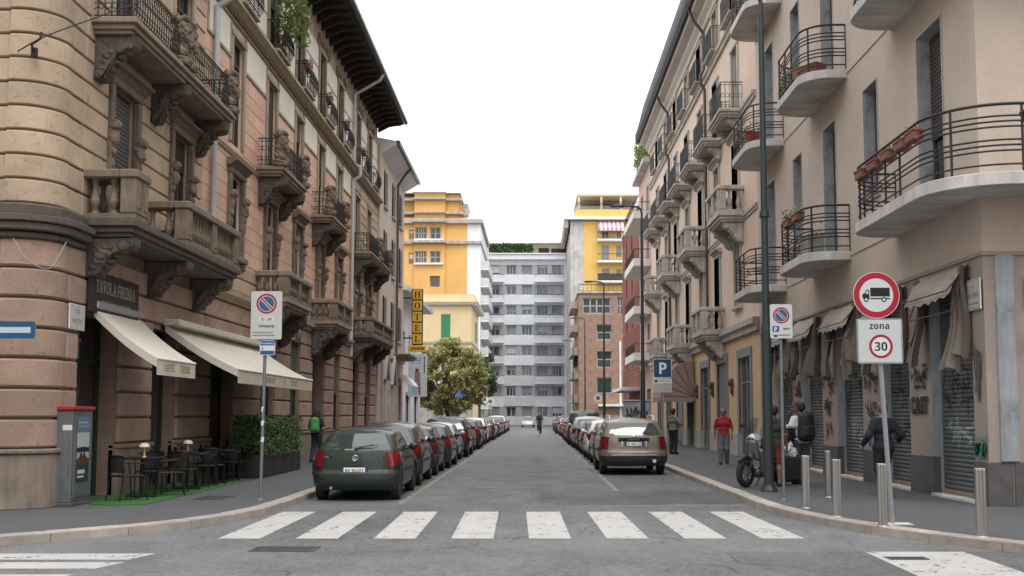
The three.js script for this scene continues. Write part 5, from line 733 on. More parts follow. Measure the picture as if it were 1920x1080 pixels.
{
  const a = makeCar('suv', P_.beige, 'beige off-roader with roof rails parked at the head of the row beside the shuttered shops', 2.72, 29.4, { plate: plateTex('EL 901 SA'), bumpM: P_.beige, plateY: 0.86, pz: 0.036 });
  const S = CAR.suv.S, q = (y) => S.body(0, clamp((y - 0.3) / 0.78, 0, 1))[2];
  put(a, 'lower_cladding', done(S.patch(S.body, -15, 15, 0.0, 0.3, 0.056, 30, 5)), MC.trim); put(a, 'skid_strip', box(-0.6, 0.55, q(0.55) + 0.03, 0.6, 0.58, q(0.55) + 0.064), MC.chrome);
  const tb = put(a, 'name_strip', box(-0.43, 0.94, q(0.96) + 0.012, 0.43, 1.03, q(0.96) + 0.035, 0.008), MC.trim); put(tb, 'name_lettering', [card(0.7, 0.07).translate(0, 0.985, q(0.96) + 0.037)], printed(0.7, 0.07, 400, (x, w, h) => { x.fillStyle = '#0b0b0b'; x.fillRect(0, 0, w, h); x.fillStyle = '#9a9a98'; x.font = 'bold ' + (h * 0.8 | 0) + 'px sans-serif'; x.textAlign = 'center'; x.fillText('D U S T E R', w / 2, h * 0.8); }));
  for (const s of [-1, 1]) put(a, 'roof_rail', tube([[s * 0.62, 1.5, 1.35], [s * 0.62, 1.63, 1.2], [s * 0.62, 1.64, 0], [s * 0.62, 1.6, -0.35], [s * 0.62, 1.52, -0.5]], 0.02, 24, 6), MC.chrome);
  put(a, 'emblem', [ball(0, 1.07, q(1.07) + 0.01, 0.06, 0.02, 0.015, 10)], MC.chrome); put(a, 'plate_light', [box(-0.36, 0.78, q(0.8) + 0.01, -0.3, 0.92, q(0.8) + 0.04, 0.01), box(0.3, 0.78, q(0.8) + 0.01, 0.36, 0.92, q(0.8) + 0.04, 0.01)], MC.chrome); put(a, 'fog_light', cyl([0.55, 0.4, q(0.4)], [0.55, 0.4, q(0.4) + 0.064], 0.05, 0.05, 12), MC.lampWhite); put(a, 'antenna', cyl([0, 1.6, 1.2], [0, 1.72, 1.4], 0.008), MC.trim);
}
{ // the two kerbside rows
  const ord = ['second', 'third', 'fourth', 'fifth', 'sixth', 'seventh', 'eighth', 'ninth', 'tenth', 'eleventh', 'twelfth', 'thirteenth', 'fourteenth', 'fifteenth', 'sixteenth', 'seventeenth', 'eighteenth', 'nineteenth', 'twentieth', 'twenty-first', 'twenty-second', 'twenty-third', 'twenty-fourth', 'twenty-fifth', 'twenty-sixth', 'twenty-seventh', 'twenty-eighth', 'twenty-ninth', 'thirtieth'];
  const nm = { hatch: 'hatchback', tall: 'tall hatchback', mini: 'small round hatchback', suv: 'off-roader', estate: 'estate car', van: 'van' }, cn = { green: 'dark green', black: 'black', navy: 'dark blue', silver: 'silver', grey: 'grey', red: 'bright red', white: 'white', dred: 'dark red', blue: 'blue', teal: 'dark teal', beige: 'beige' };
  const Lr = [['tall', 'black', 24.75], ['mini', 'green', 28.9], ['hatch', 'navy', 32.95], ['hatch', 'silver', 37.2], ['suv', 'black', 41.5], ['hatch', 'red', 46.8], ['estate', 'black', 51.2], ['hatch', 'dred', 56.1], ['tall', 'white', 60.3], ['hatch', 'grey', 64.8], ['estate', 'navy', 69.2], ['hatch', 'white', 74.2], ['mini', 'black', 78.5], ['hatch', 'dred', 82.8], ['estate', 'grey', 87.2], ['hatch', 'black', 92.2], ['suv', 'silver', 96.7], ['hatch', 'red', 101.6], ['tall', 'grey', 106], ['hatch', 'white', 110.6]];
  const Rr = [['hatch', 'grey', 34.5], ['tall', 'white', 39.0], ['estate', 'black', 43.4], ['hatch', 'grey', 48.6], ['suv', 'silver', 53.2], ['van', 'teal', 58.4], ['hatch', 'red', 64.0], ['estate', 'black', 68.4], ['hatch', 'white', 73.6], ['tall', 'black', 78.2], ['hatch', 'dred', 82.8], ['hatch', 'silver', 87.2], ['suv', 'black', 91.8], ['hatch', 'white', 96.8], ['mini', 'grey', 101.2], ['estate', 'navy', 105.6], ['hatch', 'silver', 110.8]];
  const rr = rng(77);
  for (const [row, x, who] of [[Lr, -3.5, 'green hatchback'], [Rr, 2.75, 'beige off-roader']]) row.forEach(([k, c, z], i) => makeCar(k, P_[c], `${cn[c]} ${nm[k]}, ${ord[i]} in the row behind the ${who}`, x + (rr() - 0.5) * 0.16, z, { far: z > 58, bumpM: rr() < 0.3 ? MC.trim : P_[c], roof: k === 'mini' && c === 'green' ? P_.black : undefined, ry: (rr() - 0.5) * 0.02 }));
  makeCar('hatch', P_.silver, 'silver hatchback driving up the middle of the street', -0.9, 138, { turn: PI, far: true, name: 'moving_car' });
}
// ---------- signs, lamps, bollards ----------
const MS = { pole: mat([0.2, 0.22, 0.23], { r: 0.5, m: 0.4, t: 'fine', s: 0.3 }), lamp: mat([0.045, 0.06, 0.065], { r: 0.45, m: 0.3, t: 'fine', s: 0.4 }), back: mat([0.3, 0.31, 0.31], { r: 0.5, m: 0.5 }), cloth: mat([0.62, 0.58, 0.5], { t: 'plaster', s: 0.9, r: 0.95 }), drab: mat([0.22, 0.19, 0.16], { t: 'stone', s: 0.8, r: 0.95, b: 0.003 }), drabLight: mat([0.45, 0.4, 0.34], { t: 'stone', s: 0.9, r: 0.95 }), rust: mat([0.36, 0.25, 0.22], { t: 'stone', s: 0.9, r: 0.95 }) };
const FONT = (px, b = true) => (b ? 'bold ' : '') + Math.round(px) + 'px sans-serif';
function plateOn(t, name, w, h, y, x, z, draw, px = 320, r = 0.04) { // a sheet sign facing +z
  const s = new THREE.Shape(), a = w / 2, b = h / 2; s.moveTo(-a + r, -b); s.lineTo(a - r, -b); s.quadraticCurveTo(a, -b, a, -b + r); s.lineTo(a, b - r); s.quadraticCurveTo(a, b, a - r, b); s.lineTo(-a + r, b); s.quadraticCurveTo(-a, b, -a, b - r); s.lineTo(-a, -b + r); s.quadraticCurveTo(-a, -b, -a + r, -b);
  const p = put(t, name, ext(s, 0.025).translate(x, y, z), MS.back), f = flat(new THREE.ShapeGeometry(s)); const q = f.attributes.position, uv = []; for (let i = 0; i < q.count; i++) uv.push(q.getX(i) / w + 0.5, q.getY(i) / h + 0.5); f.setAttribute('uv', new THREE.BufferAttribute(Float32Array.from(uv), 2));
  put(p, 'printed_face', f.translate(x, y, z + 0.0275), printed(w, h, px, draw, { r: 0.35 })); return p;
}
const ring = (x, cx, cy, r, fill, edge, lw) => { x.beginPath(); x.arc(cx, cy, r, 0, 7); x.fillStyle = edge; x.fill(); x.beginPath(); x.arc(cx, cy, r - lw, 0, 7); x.fillStyle = fill; x.fill(); };
const noPark = (x, cx, cy, r) => { ring(x, cx, cy, r, '#c8c8c6', '#a51c33', r * 0.2); ring(x, cx, cy, r * 0.74, '#1f5f86', '#1f5f86', 1); x.save(); x.translate(cx, cy); x.rotate(PI / 4); x.fillStyle = '#cfd2d2'; x.fillRect(-r * 0.8, -r * 0.15, r * 1.6, r * 0.3); x.fillStyle = '#a51c33'; x.fillRect(-r * 0.85, -r * 0.08, r * 1.7, r * 0.16); x.restore(); };
const scrib = (x, x0, y0, w, h, n, col, seed = 1) => { const r = rng(seed); x.fillStyle = col; let u = x0; while (u < x0 + w) { const q = w / n * (0.5 + r()); x.fillRect(u, y0 + h * 0.25 * r(), q * 0.7, h * (0.6 + 0.3 * r())); u += q; } };
{
  const t = thing('parking_sign', 'tall rectangular no-parking sign marked 0-24 on a grey pole beside the cafe', 'sign', [-5.0, 0.118, -19.6]);
  put(t, 'pole', [cyl([0, 0, 0], [0.05, 3.8, 0], 0.03, 0.03, 10), cyl([0, 0, 0], [0, 0.03, 0], 0.07, 0.06, 12)], MS.pole); for (const y of [1.35, 1.6, 1.05]) put(t, 'sticker', cyl([0.015, y, 0], [0.018, y + 0.09, 0], 0.0315, 0.0315, 10, true), C.white);
  plateOn(t, 'sign_board', 0.57, 0.89, 3.37, 0.06, 0.03, (x, w, h) => { x.fillStyle = '#b9bcb9'; x.fillRect(0, 0, w, h); noPark(x, w * 0.5, h * 0.26, w * 0.33); x.fillStyle = '#c4c7c4'; x.fillRect(w * 0.25, h * 0.52, w * 0.5, h * 0.12); x.fillStyle = '#333'; x.textAlign = 'center'; x.font = FONT(h * 0.085); x.fillText('0 - 24', w / 2, h * 0.61); scrib(x, w * 0.27, h * 0.7, w * 0.45, h * 0.06, 9, '#3a3d3c', 3); scrib(x, w * 0.06, h * 0.84, w * 0.65, h * 0.035, 16, '#55585a', 4); scrib(x, w * 0.06, h * 0.9, w * 0.7, h * 0.035, 18, '#55585a', 5); });
  plateOn(t, 'plate', 0.28, 0.27, 2.77, 0.09, 0.03, (x, w, h) => { x.fillStyle = '#c9cdd0'; x.fillRect(0, 0, w, h); x.fillStyle = '#23508c'; x.fillRect(w * 0.04, h * 0.04, w * 0.92, h * 0.3); x.fillRect(w * 0.04, h * 0.7, w * 0.92, h * 0.26); scrib(x, w * 0.1, h * 0.14, w * 0.75, h * 0.12, 8, '#b8c4d4', 6); x.fillStyle = '#6a7a4a'; x.fillRect(w * 0.15, h * 0.42, w * 0.07, h * 0.22); });
}
{
  const t = thing('parking_sign', 'small no-parking sign with a blue P mark on a slim pole by the scooter', 'sign', [4.53, 0.118, -19.6]);
  put(t, 'pole', [cyl([0, 0, 0], [0, 3.5, 0], 0.028, 0.028, 10), cyl([0, 0, 0], [0, 0.03, 0], 0.06, 0.05, 12)], MS.pole);
  plateOn(t, 'sign_board', 0.41, 0.63, 3.26, 0, 0.03, (x, w, h) => { x.fillStyle = '#bfc2c0'; x.fillRect(0, 0, w, h); noPark(x, w * 0.5, h * 0.33, w * 0.37); x.fillStyle = '#1d4f86'; x.fillRect(w * 0.1, h * 0.64, w * 0.3, h * 0.17); x.fillStyle = '#e5e8ea'; x.font = FONT(h * 0.16); x.fillText('P', w * 0.17, h * 0.785); scrib(x, w * 0.58, h * 0.69, w * 0.26, h * 0.07, 4, '#333', 8); x.fillStyle = '#2b3c58'; x.beginPath(); x.arc(w * 0.24, h * 0.9, w * 0.11, 0, PI); x.fill(); scrib(x, w * 0.38, h * 0.88, w * 0.52, h * 0.05, 9, '#444', 9); });
}
{
  const t = thing('road_sign', 'round no-lorries sign above a square zona 30 board on a leaning pole', 'sign', [5.07, 0.118, -15.3]);
  put(t, 'pole', [cyl([0, 0, 0], [-0.17, 3.4, 0], 0.034, 0.034, 10)], C.galv); put(t, 'footing', box(-0.22, 0, -0.14, 0.26, 0.012, 0.14), MR.slab);
  plateOn(t, 'zone_board', 0.655, 0.65, 2.6, -0.13, 0.035, (x, w, h) => { x.fillStyle = '#8d9193'; x.fillRect(0, 0, w, h); x.fillStyle = '#c3c8ca'; x.fillRect(w * 0.035, h * 0.035, w * 0.93, h * 0.93); x.fillStyle = '#222'; x.textAlign = 'center'; x.font = FONT(h * 0.2); x.fillText('zona', w / 2, h * 0.24); ring(x, w * 0.52, h * 0.62, w * 0.26, '#d5d9da', '#a51d34', w * 0.055); x.fillStyle = '#15171a'; x.font = FONT(h * 0.27); x.fillText('30', w * 0.52, h * 0.715); });
  const d = put(t, 'round_board', cyl([-0.165, 3.26, 0.036], [-0.165, 3.26, 0.06], 0.335, 0.335, 40), MS.back), f = flat(new THREE.CircleGeometry(0.335, 40), true).translate(-0.165, 3.26, 0.063);
  put(d, 'printed_face', f, printed(0.67, 0.67, 480, (x, w, h) => { x.fillStyle = '#ccc'; x.fillRect(0, 0, w, h); ring(x, w / 2, h / 2, w * 0.487, '#c9cecf', '#a51d34', w * 0.125); x.fillStyle = '#1c2124'; x.fillRect(w * 0.37, h * 0.34, w * 0.42, h * 0.19); x.fillRect(w * 0.36, h * 0.56, w * 0.43, h * 0.03); x.beginPath(); x.moveTo(w * 0.2, h * 0.57); x.lineTo(w * 0.2, h * 0.48); x.lineTo(w * 0.25, h * 0.46); x.lineTo(w * 0.28, h * 0.39); x.lineTo(w * 0.35, h * 0.39); x.lineTo(w * 0.35, h * 0.58); x.fill(); x.fillStyle = '#c9cecf'; x.fillRect(w * 0.28, h * 0.415, w * 0.05, h * 0.06); for (const q of [0.28, 0.66]) { ring(x, w * q, h * 0.595, w * 0.055, '#c9cecf', '#1c2124', w * 0.025); } }, { r: 0.35 }));
}
{
  const t = thing('parking_sign', 'blue P parking sign with white plates beneath it, behind the beige off-roader', 'sign', [4.2, 0.118, -35]);
  put(t, 'pole', cyl([0, 0, 0], [0, 3.4, 0], 0.03, 0.03, 10), C.galv);
  plateOn(t, 'sign_board', 0.6, 0.62, 3.06, -0.02, 0.03, (x, w, h) => { x.fillStyle = '#c2c9cc'; x.fillRect(0, 0, w, h); x.fillStyle = '#123f5e'; x.fillRect(w * 0.03, h * 0.03, w * 0.94, h * 0.94); x.fillStyle = '#d6dcdd'; x.textAlign = 'center'; x.font = FONT(h * 0.85); x.fillText('P', w / 2, h * 0.81); });
  plateOn(t, 'plate', 0.6, 0.17, 2.64, -0.02, 0.03, (x, w, h) => { x.fillStyle = '#c6c8c6'; x.fillRect(0, 0, w, h); ring(x, w * 0.14, h * 0.5, h * 0.28, '#222', '#222', 1); scrib(x, w * 0.28, h * 0.3, w * 0.6, h * 0.3, 9, '#777', 4); }, 320, 0.01); plateOn(t, 'plate', 0.6, 0.26, 2.4, -0.02, 0.03, (x, w, h) => { x.fillStyle = '#aeb0ac'; x.fillRect(0, 0, w, h); for (let k = 0; k < 3; k++) scrib(x, w * 0.08, h * (0.15 + 0.28 * k), w * 0.8, h * 0.14, 12, '#777', 14 + k); }, 320, 0.01);
}
{ // one-way arrow at the cafe corner, its post just outside the view
  const t = thing('one_way_sign', 'blue one-way arrow plate on a post by the rounded cafe corner', 'sign', [-8.62, 0.118, -16.7]);
  put(t, 'post', cyl([0, 0, 0], [0, 3.1, 0], 0.03, 0.03, 10), MS.pole); plateOn(t, 'arrow_board', 1.15, 0.27, 2.87, 0.22, 0.03, (x, w, h) => { x.fillStyle = '#1f5673'; x.fillRect(0, 0, w, h); x.fillStyle = '#b9c7cf'; x.fillRect(w * 0.2, h * 0.33, w * 0.74, h * 0.34); x.beginPath(); x.moveTo(w * 0.04, h * 0.5); x.lineTo(w * 0.24, h * 0.1); x.lineTo(w * 0.24, h * 0.9); x.fill(); });
}
for (const [x, z, d, label] of [[5.6, 95, 0.5, 'round grey traffic sign on a thin post by the brown brick house'], [-4.9, 104, 0.5, 'round no-parking sign on a post past the pale green tree'], [-5.0, 120, 0.6, 'small round sign on a post before the pale modern block']]) {
  const t = thing('traffic_sign', label, 'sign', [x, 0.118, -z]); put(t, 'post', cyl([0, 0, 0], [0, 3.3, 0], 0.03, 0.03, 8), C.galv); put(t, 'disc', cyl([0, 3.0, 0.03], [0, 3.0, 0.06], d / 2 + 0.1, d / 2 + 0.1, 20), C.white); put(t, 'inner_disc', cyl([0, 3.0, 0.061], [0, 3.0, 0.066], d / 2 - 0.06, d / 2 - 0.06, 18), mat([0.12, 0.14, 0.2], { r: 0.5 }));
}
function lampPost(x, z, label, g) {
  const t = thing('street_lamp', label, 'street lamp', [x, 0.118, -z], 0, g), H = 10.4;
  put(t, 'base', lathe([[0.17, 0], [0.17, 0.05], [0.12, 0.1], [0.115, 0.16]], 16), MS.lamp); put(t, 'post', [lathe([[0.1, 0.1], [0.098, 3.2], [0.09, 3.3], [0.075, 3.5], [0.068, 6], [0.055, H - 0.6]], 14)], MS.lamp); for (const y of [3.25, 5.6]) put(t, 'collar', cyl([0, y, 0], [0, y + 0.12, 0], 0.105, 0.095, 14), MS.lamp);
  put(t, 'arm', tube([[0, H - 0.7, 0], [0, H - 0.25, 0], [-0.12, H - 0.04, 0], [-0.4, H + 0.02, 0], [-0.85, H + 0.03, 0]], 0.045, 24, 8), MS.lamp); const hd = put(t, 'lamp_head', [rough(merge([ball(-1.0, H + 0.02, 0, 0.34, 0.075, 0.13, 16)]), 0)], MS.lamp); put(hd, 'diffuser', ball(-1.02, H - 0.03, 0, 0.22, 0.05, 0.1, 12), MW.whiteF);
}
lampPost(4.72, 21.7, 'tall dark street lamp post standing beside the parked scooter'); lampPost(4.55, 45, 'curved-arm street lamp ahead of the blue P sign'); lampPost(4.6, 71, 'curved-arm street lamp in front of the brown brick house'); lampPost(4.6, 98, 'curved-arm street lamp beside the round grey traffic sign'); lampPost(4.6, 128, 'curved-arm street lamp nearest the pale modern block'.replace('nearest', 'next to'));
{
  const pr = [[0.068, 0], [0.068, 0.82], [0.07, 0.825], [0.07, 0.86], [0.062, 0.872], [0, 0.875]], body = done(lathe(pr.slice(0, 2), 20)), cap = done(lathe(pr.slice(1), 20)), foot = done(lathe([[0.085, 0], [0.085, 0.012], [0.07, 0.02]], 20));
  const bx = [[4.51, 17.9, 'steel bollard beside the slim no-parking pole'], [4.6, 16.4, 'steel bollard, second along the kerb from the slim no-parking pole'], [5.52, 20.2, 'steel bollard standing back from the kerb near the suitcase'], [4.84, 15.0, 'steel bollard touching the leaning zona 30 pole'], [5.67, 13.7, 'lone steel bollard at the rounded kerb by the corner pilaster']];
  for (const [x, z, l] of bx) { const t = thing('bollard', l, 'bollard', [x, 0.118, -z], 0, 'steel bollards along the kerb'); put(t, 'post', body, C.steel); put(t, 'cap', cap, C.steel); put(t, 'foot_ring', foot, C.steel); }
}
// ---------- cafe front ----------
{
  const awn = (label, Z0, Z1, xo, y1, lines, cassette) => { // wall at X=-8.1
    const t = thing('awning', label, 'awning', [-8.1, 0, -Z0], PI / 2), L = Z1 - Z0, d = xo + 8.1, y0 = 3.62;
    put(t, 'canvas', grid(24, 12, (u, v) => [L * u, lerp(y0, y1, v) - 0.07 * sin(PI * v) - 0.015 * sin(u * L * 5) * v, 0.04 + d * v]), MS.cloth);
    const val = grid(30, 4, (u, v) => [L * u, y1 - 0.3 * v, d + 0.04 + 0.012 * sin(u * L * 7) * v]); const pm = printed(L, 0.3, 1400 / L, (x, w, h) => { x.fillStyle = '#c4b9a6'; x.fillRect(0, 0, w, h); x.fillStyle = '#3d3833'; x.textAlign = 'center'; lines.forEach(([s, f]) => { x.font = 'bold ' + (h * 0.62 | 0) + 'px serif'; x.fillText(s, w * f, h * 0.72); }); }, { r: 0.95 }); const uv = val.attributes.uv; for (let i = 0; i < uv.count; i++) uv.setY(i, 1 - uv.getY(i)); put(t, 'valance', val, pm);
    put(t, 'front_bar', cyl([0, y1, d + 0.03], [L, y1, d + 0.03], 0.03, 0.03, 8), C.white); put(t, 'side_valance', grid(6, 2, (u, v) => [-0.005, lerp(y0, y1, u) - 0.07 * sin(PI * u) - 0.16 * v, 0.04 + d * u]), MS.cloth);
    put(t, 'cassette', [box(-0.05, y0 - 0.02, 0, L + 0.05, y0 + 0.12, cassette, 0.02)], cassette > 0.3 ? MS.cloth : C.galv); for (const x of [0.25, L - 0.25]) put(t, 'folding_arm', poly([[x, y0 - 0.2, 0.05], [x + 0.35, (y0 + y1) / 2 - 0.18, d * 0.5], [x, y1 - 0.03, d]], 0.025, 6), C.galv);
    return t; };
  awn('short cream canvas awning lettered over the cafe door', 19.4, 21.6, -6.92, 2.69, [["CAFFÈ", 0.3], ['CHERI', 0.72]], 0.14);
  awn('long cream canvas awning over the cafe tables', 23.2, 31.0, -6.5, 2.65, [['BREAKFAST', 0.36], ['&', 0.56], ['LUNCH', 0.7]], 0.36);
  { const t = thing('cafe_sign', 'dark painted board with pale tall lettering above the cafe door', 'sign', [-8.02, 3.88, -20.25], PI / 2); put(t, 'board', box(-1.15, -0.36, -0.05, 1.15, 0.4, 0.03, 0.01), C.black); put(t, 'lettering', card(2.26, 0.72).translate(0, 0.02, 0.034), printed(2.26, 0.72, 400, (x, w, h) => { x.fillStyle = '#1e1c1b'; x.fillRect(0, 0, w, h); x.fillStyle = '#8f8678'; x.textAlign = 'center'; x.save(); x.scale(1, 1.5); x.font = '600 ' + (h * 0.3 | 0) + 'px serif'; x.fillText('TAVOLA FREDDA', w / 2, h * 0.33, w * 0.92); x.restore(); scrib(x, w * 0.2, h * 0.66, w * 0.62, h * 0.2, 26, '#7a7266', 21); })); }
  one('street_name_plate', 'white marble street plate on the rounded cafe corner', 'sign', [box(0, 0, 0, 0.62, 0.45, 0.03, 0.006)], C.white, [-8.085, 3.15, -18.4], PI / 2); scene.children.at(-1).add((() => { const m = new THREE.Mesh(card(0.6, 0.43).translate(0.31, 0.225, 0.0325), printed(0.6, 0.43, 420, (x, w, h) => { x.fillStyle = '#b5b3ab'; x.fillRect(0, 0, w, h); x.fillStyle = '#5a5650'; x.textAlign = 'center'; x.font = '600 ' + (h * 0.24 | 0) + 'px serif'; x.fillText('VIA', w / 2, h * 0.35); x.fillText('MATTEI', w / 2, h * 0.75); })); m.name = 'inscription'; return m; })());
  // steel cabinet with red lid
  const t = thing('utility_cabinet', 'grey metal cabinet with a red lid and faded posters by the cafe corner', 'cabinet', [-8.02, 0.118, -18.15], PI / 2), mg = mat([0.2, 0.215, 0.23], { r: 0.5, m: 0.3, t: 'grime', s: 1.4 });
  put(t, 'plinth', box(-0.02, 0, -0.06, 0.86, 0.06, 0.2, 0.01), MR.plinth); put(t, 'box', box(0, 0.06, -0.1, 0.84, 1.62, 0.18, 0.012), mg); put(t, 'lid', [upY([[-0.03, -0.12], [0.87, -0.12], [0.87, 0.21], [-0.03, 0.21]], 1.62, 1.69, 0.015)], mat([0.33, 0.02, 0.03], { r: 0.45 })); const dr = put(t, 'door', box(0.07, 0.14, 0.18, 0.78, 1.55, 0.195, 0.005), mg); put(dr, 'handle', box(0.72, 0.8, 0.195, 0.75, 0.95, 0.215), C.steel);
  put(t, 'poster', card(0.5, 1.12).translate(0.42, 0.95, 0.199), printed(0.5, 1.12, 340, (x, w, h) => { x.fillStyle = '#2a3440'; x.fillRect(0, 0, w, h); x.fillStyle = '#56708a'; x.fillRect(0, 0, w, h * 0.24); scrib(x, w * 0.1, h * 0.07, w * 0.7, h * 0.03, 7, '#9fb3c4', 31); scrib(x, w * 0.1, h * 0.13, w * 0.8, h * 0.03, 7, '#8fa3b4', 32); x.fillStyle = '#a9b0b2'; x.fillRect(0, h * 0.24, w, h * 0.23); x.fillStyle = '#141a22'; x.beginPath(); x.moveTo(0, h * 0.5); x.quadraticCurveTo(w * 0.5, h * 0.42, w, h * 0.5); x.lineTo(w, h * 0.54); x.lineTo(0, h * 0.54); x.fill(); x.fillStyle = '#9aa2a8'; x.fillRect(0, h * 0.54, w, h * 0.1); x.fillStyle = '#5e3028'; x.beginPath(); x.ellipse(w * 0.5, h * 0.67, w * 0.42, h * 0.08, 0, 0, 7); x.fill(); x.fillStyle = '#15181c'; for (const q of [0.35, 0.6]) { x.beginPath(); x.arc(w * q, h * 0.585, w * 0.09, 0, 7); x.fill(); } x.fillStyle = '#b7bbb9'; x.fillRect(w * 0.08, h * 0.81, w * 0.6, h * 0.06); x.fillRect(w * 0.08, h * 0.9, w * 0.55, h * 0.03); }));
  put(t, 'sticker', [card(0.16, 0.09).translate(0, 0, 0)].map((g) => g.rotateY(-PI / 2).translate(-0.003, 1.33, 0.1)), C.white);
}
{ // green turf mat, tables, chairs, planter hedge
  const gm = mat([0.025, 0.115, 0.018], { t: 'leafy', s: 0.5, r: 0.95 }); one('turf_mat', 'bright green artificial turf mat under the cafe chairs', 'mat', [upY([[-8.1, -18.9], [-7.25, -18.35], [-6.7, -18.6], [-6.75, -26], [-8.1, -26]], 0.118, 0.132)], gm);
  const mChair = mat([0.014, 0.013, 0.014], { r: 0.5, m: 0.3 }), weave = mat([0.018, 0.017, 0.017], { r: 0.8, t: 'fine', s: 0.1 });
  const chair = (x, z, ry, label) => { const c = thing('cafe_chair', label, 'chair', [x, 0.132, -z], ry, 'dark metal cafe chairs'); const r = 0.013;
    for (const s of [-1, 1]) { put(c, 'leg', tube([[s * 0.25, 0, 0.27], [s * 0.24, 0.43, 0.23], [s * 0.26, 0.63, 0.2], [s * 0.27, 0.66, 0.1], [s * 0.26, 0.68, -0.14]], r, 24, 6), mChair); put(c, 'leg', tube([[s * 0.22, 0, -0.26], [s * 0.21, 0.43, -0.2], [s * 0.2, 0.7, -0.25]], r, 14, 6), mChair); }
    put(c, 'seat', [box(-0.22, 0.42, -0.2, 0.22, 0.45, 0.23, 0.012)], weave); put(c, 'seat_frame', [...poly([[-0.24, 0.435, -0.21], [0.24, 0.435, -0.21], [0.24, 0.435, 0.24], [-0.24, 0.435, 0.24], [-0.24, 0.435, -0.21]], r)], mChair);
    put(c, 'backrest', grid(10, 5, (u, v) => { const a = lerp(-0.95, 0.95, u); return [0.26 * sin(a), lerp(0.5, 0.8, v), -0.02 - 0.24 * cos(a) - 0.04 * v]; }), weave); put(c, 'top_rail', tube([-1.2, -0.8, -0.4, 0, 0.4, 0.8, 1.2].map((a) => [0.265 * sin(a), 0.8 - 0.1 * Math.max(0, Math.abs(a) - 0.8), -0.06 - 0.245 * cos(a)]), 0.015, 24, 6), mChair); return c; };
  const table = (x, z, label) => { const t = thing('cafe_table', label, 'table', [x, 0.132, -z], 0, 'dark cafe tables'); put(t, 'tabletop', box(-0.33, 0.71, -0.33, 0.33, 0.74, 0.33, 0.01), mChair); put(t, 'stem', cyl([0, 0.03, 0], [0, 0.71, 0], 0.03, 0.03, 10), mChair); put(t, 'foot', [box(-0.28, 0, -0.03, 0.28, 0.035, 0.03, 0.01), box(-0.03, 0.001, -0.28, 0.03, 0.034, 0.28, 0.01)], mChair); };
  chair(-7.35, 19.35, 2.5, 'dark metal cafe chair between the utility cabinet and the first table'); table(-7.35, 20.1, 'cafe table closest to the utility cabinet'); chair(-6.95, 20.5, -1.2, 'dark metal cafe chair on the street side of the first table'); chair(-7.5, 20.95, 0.2, 'dark metal cafe chair behind the first table');
  [[-7.2, 22.3], [-7.2, 24.2], [-7.2, 26.0]].forEach(([x, z], i) => { const o = ['second', 'third', 'fourth'][i]; table(x, z, `${o} cafe table from the utility cabinet`); chair(x + 0.1, z - 0.7, PI, `dark cafe chair on the cabinet side of the ${o} table`); chair(x + 0.05, z + 0.72, 0, `dark cafe chair on the hedge side of the ${o} table`); chair(x - 0.62, z, PI / 2, `dark cafe chair with its back to the cafe wall at the ${o} table`); });
  for (const [x, z, l] of [[-7.3, 20.05, 'small mushroom-shaped brass lamp on the first cafe table'], [-7.2, 22.25, 'small mushroom-shaped brass lamp on the second cafe table']]) { const t = thing('table_lamp', l, 'lamp', [x, 0.872, -z], 0); put(t, 'stem', lathe([[0.05, 0], [0.05, 0.01], [0.03, 0.03], [0.028, 0.2]], 12), mat([0.4, 0.3, 0.12], { r: 0.4, m: 0.6 })); put(t, 'shade', lathe([[0.1, 0.19], [0.095, 0.22], [0.06, 0.26], [0, 0.27]], 14), mat([0.6, 0.55, 0.4], { r: 0.4 })); }
}
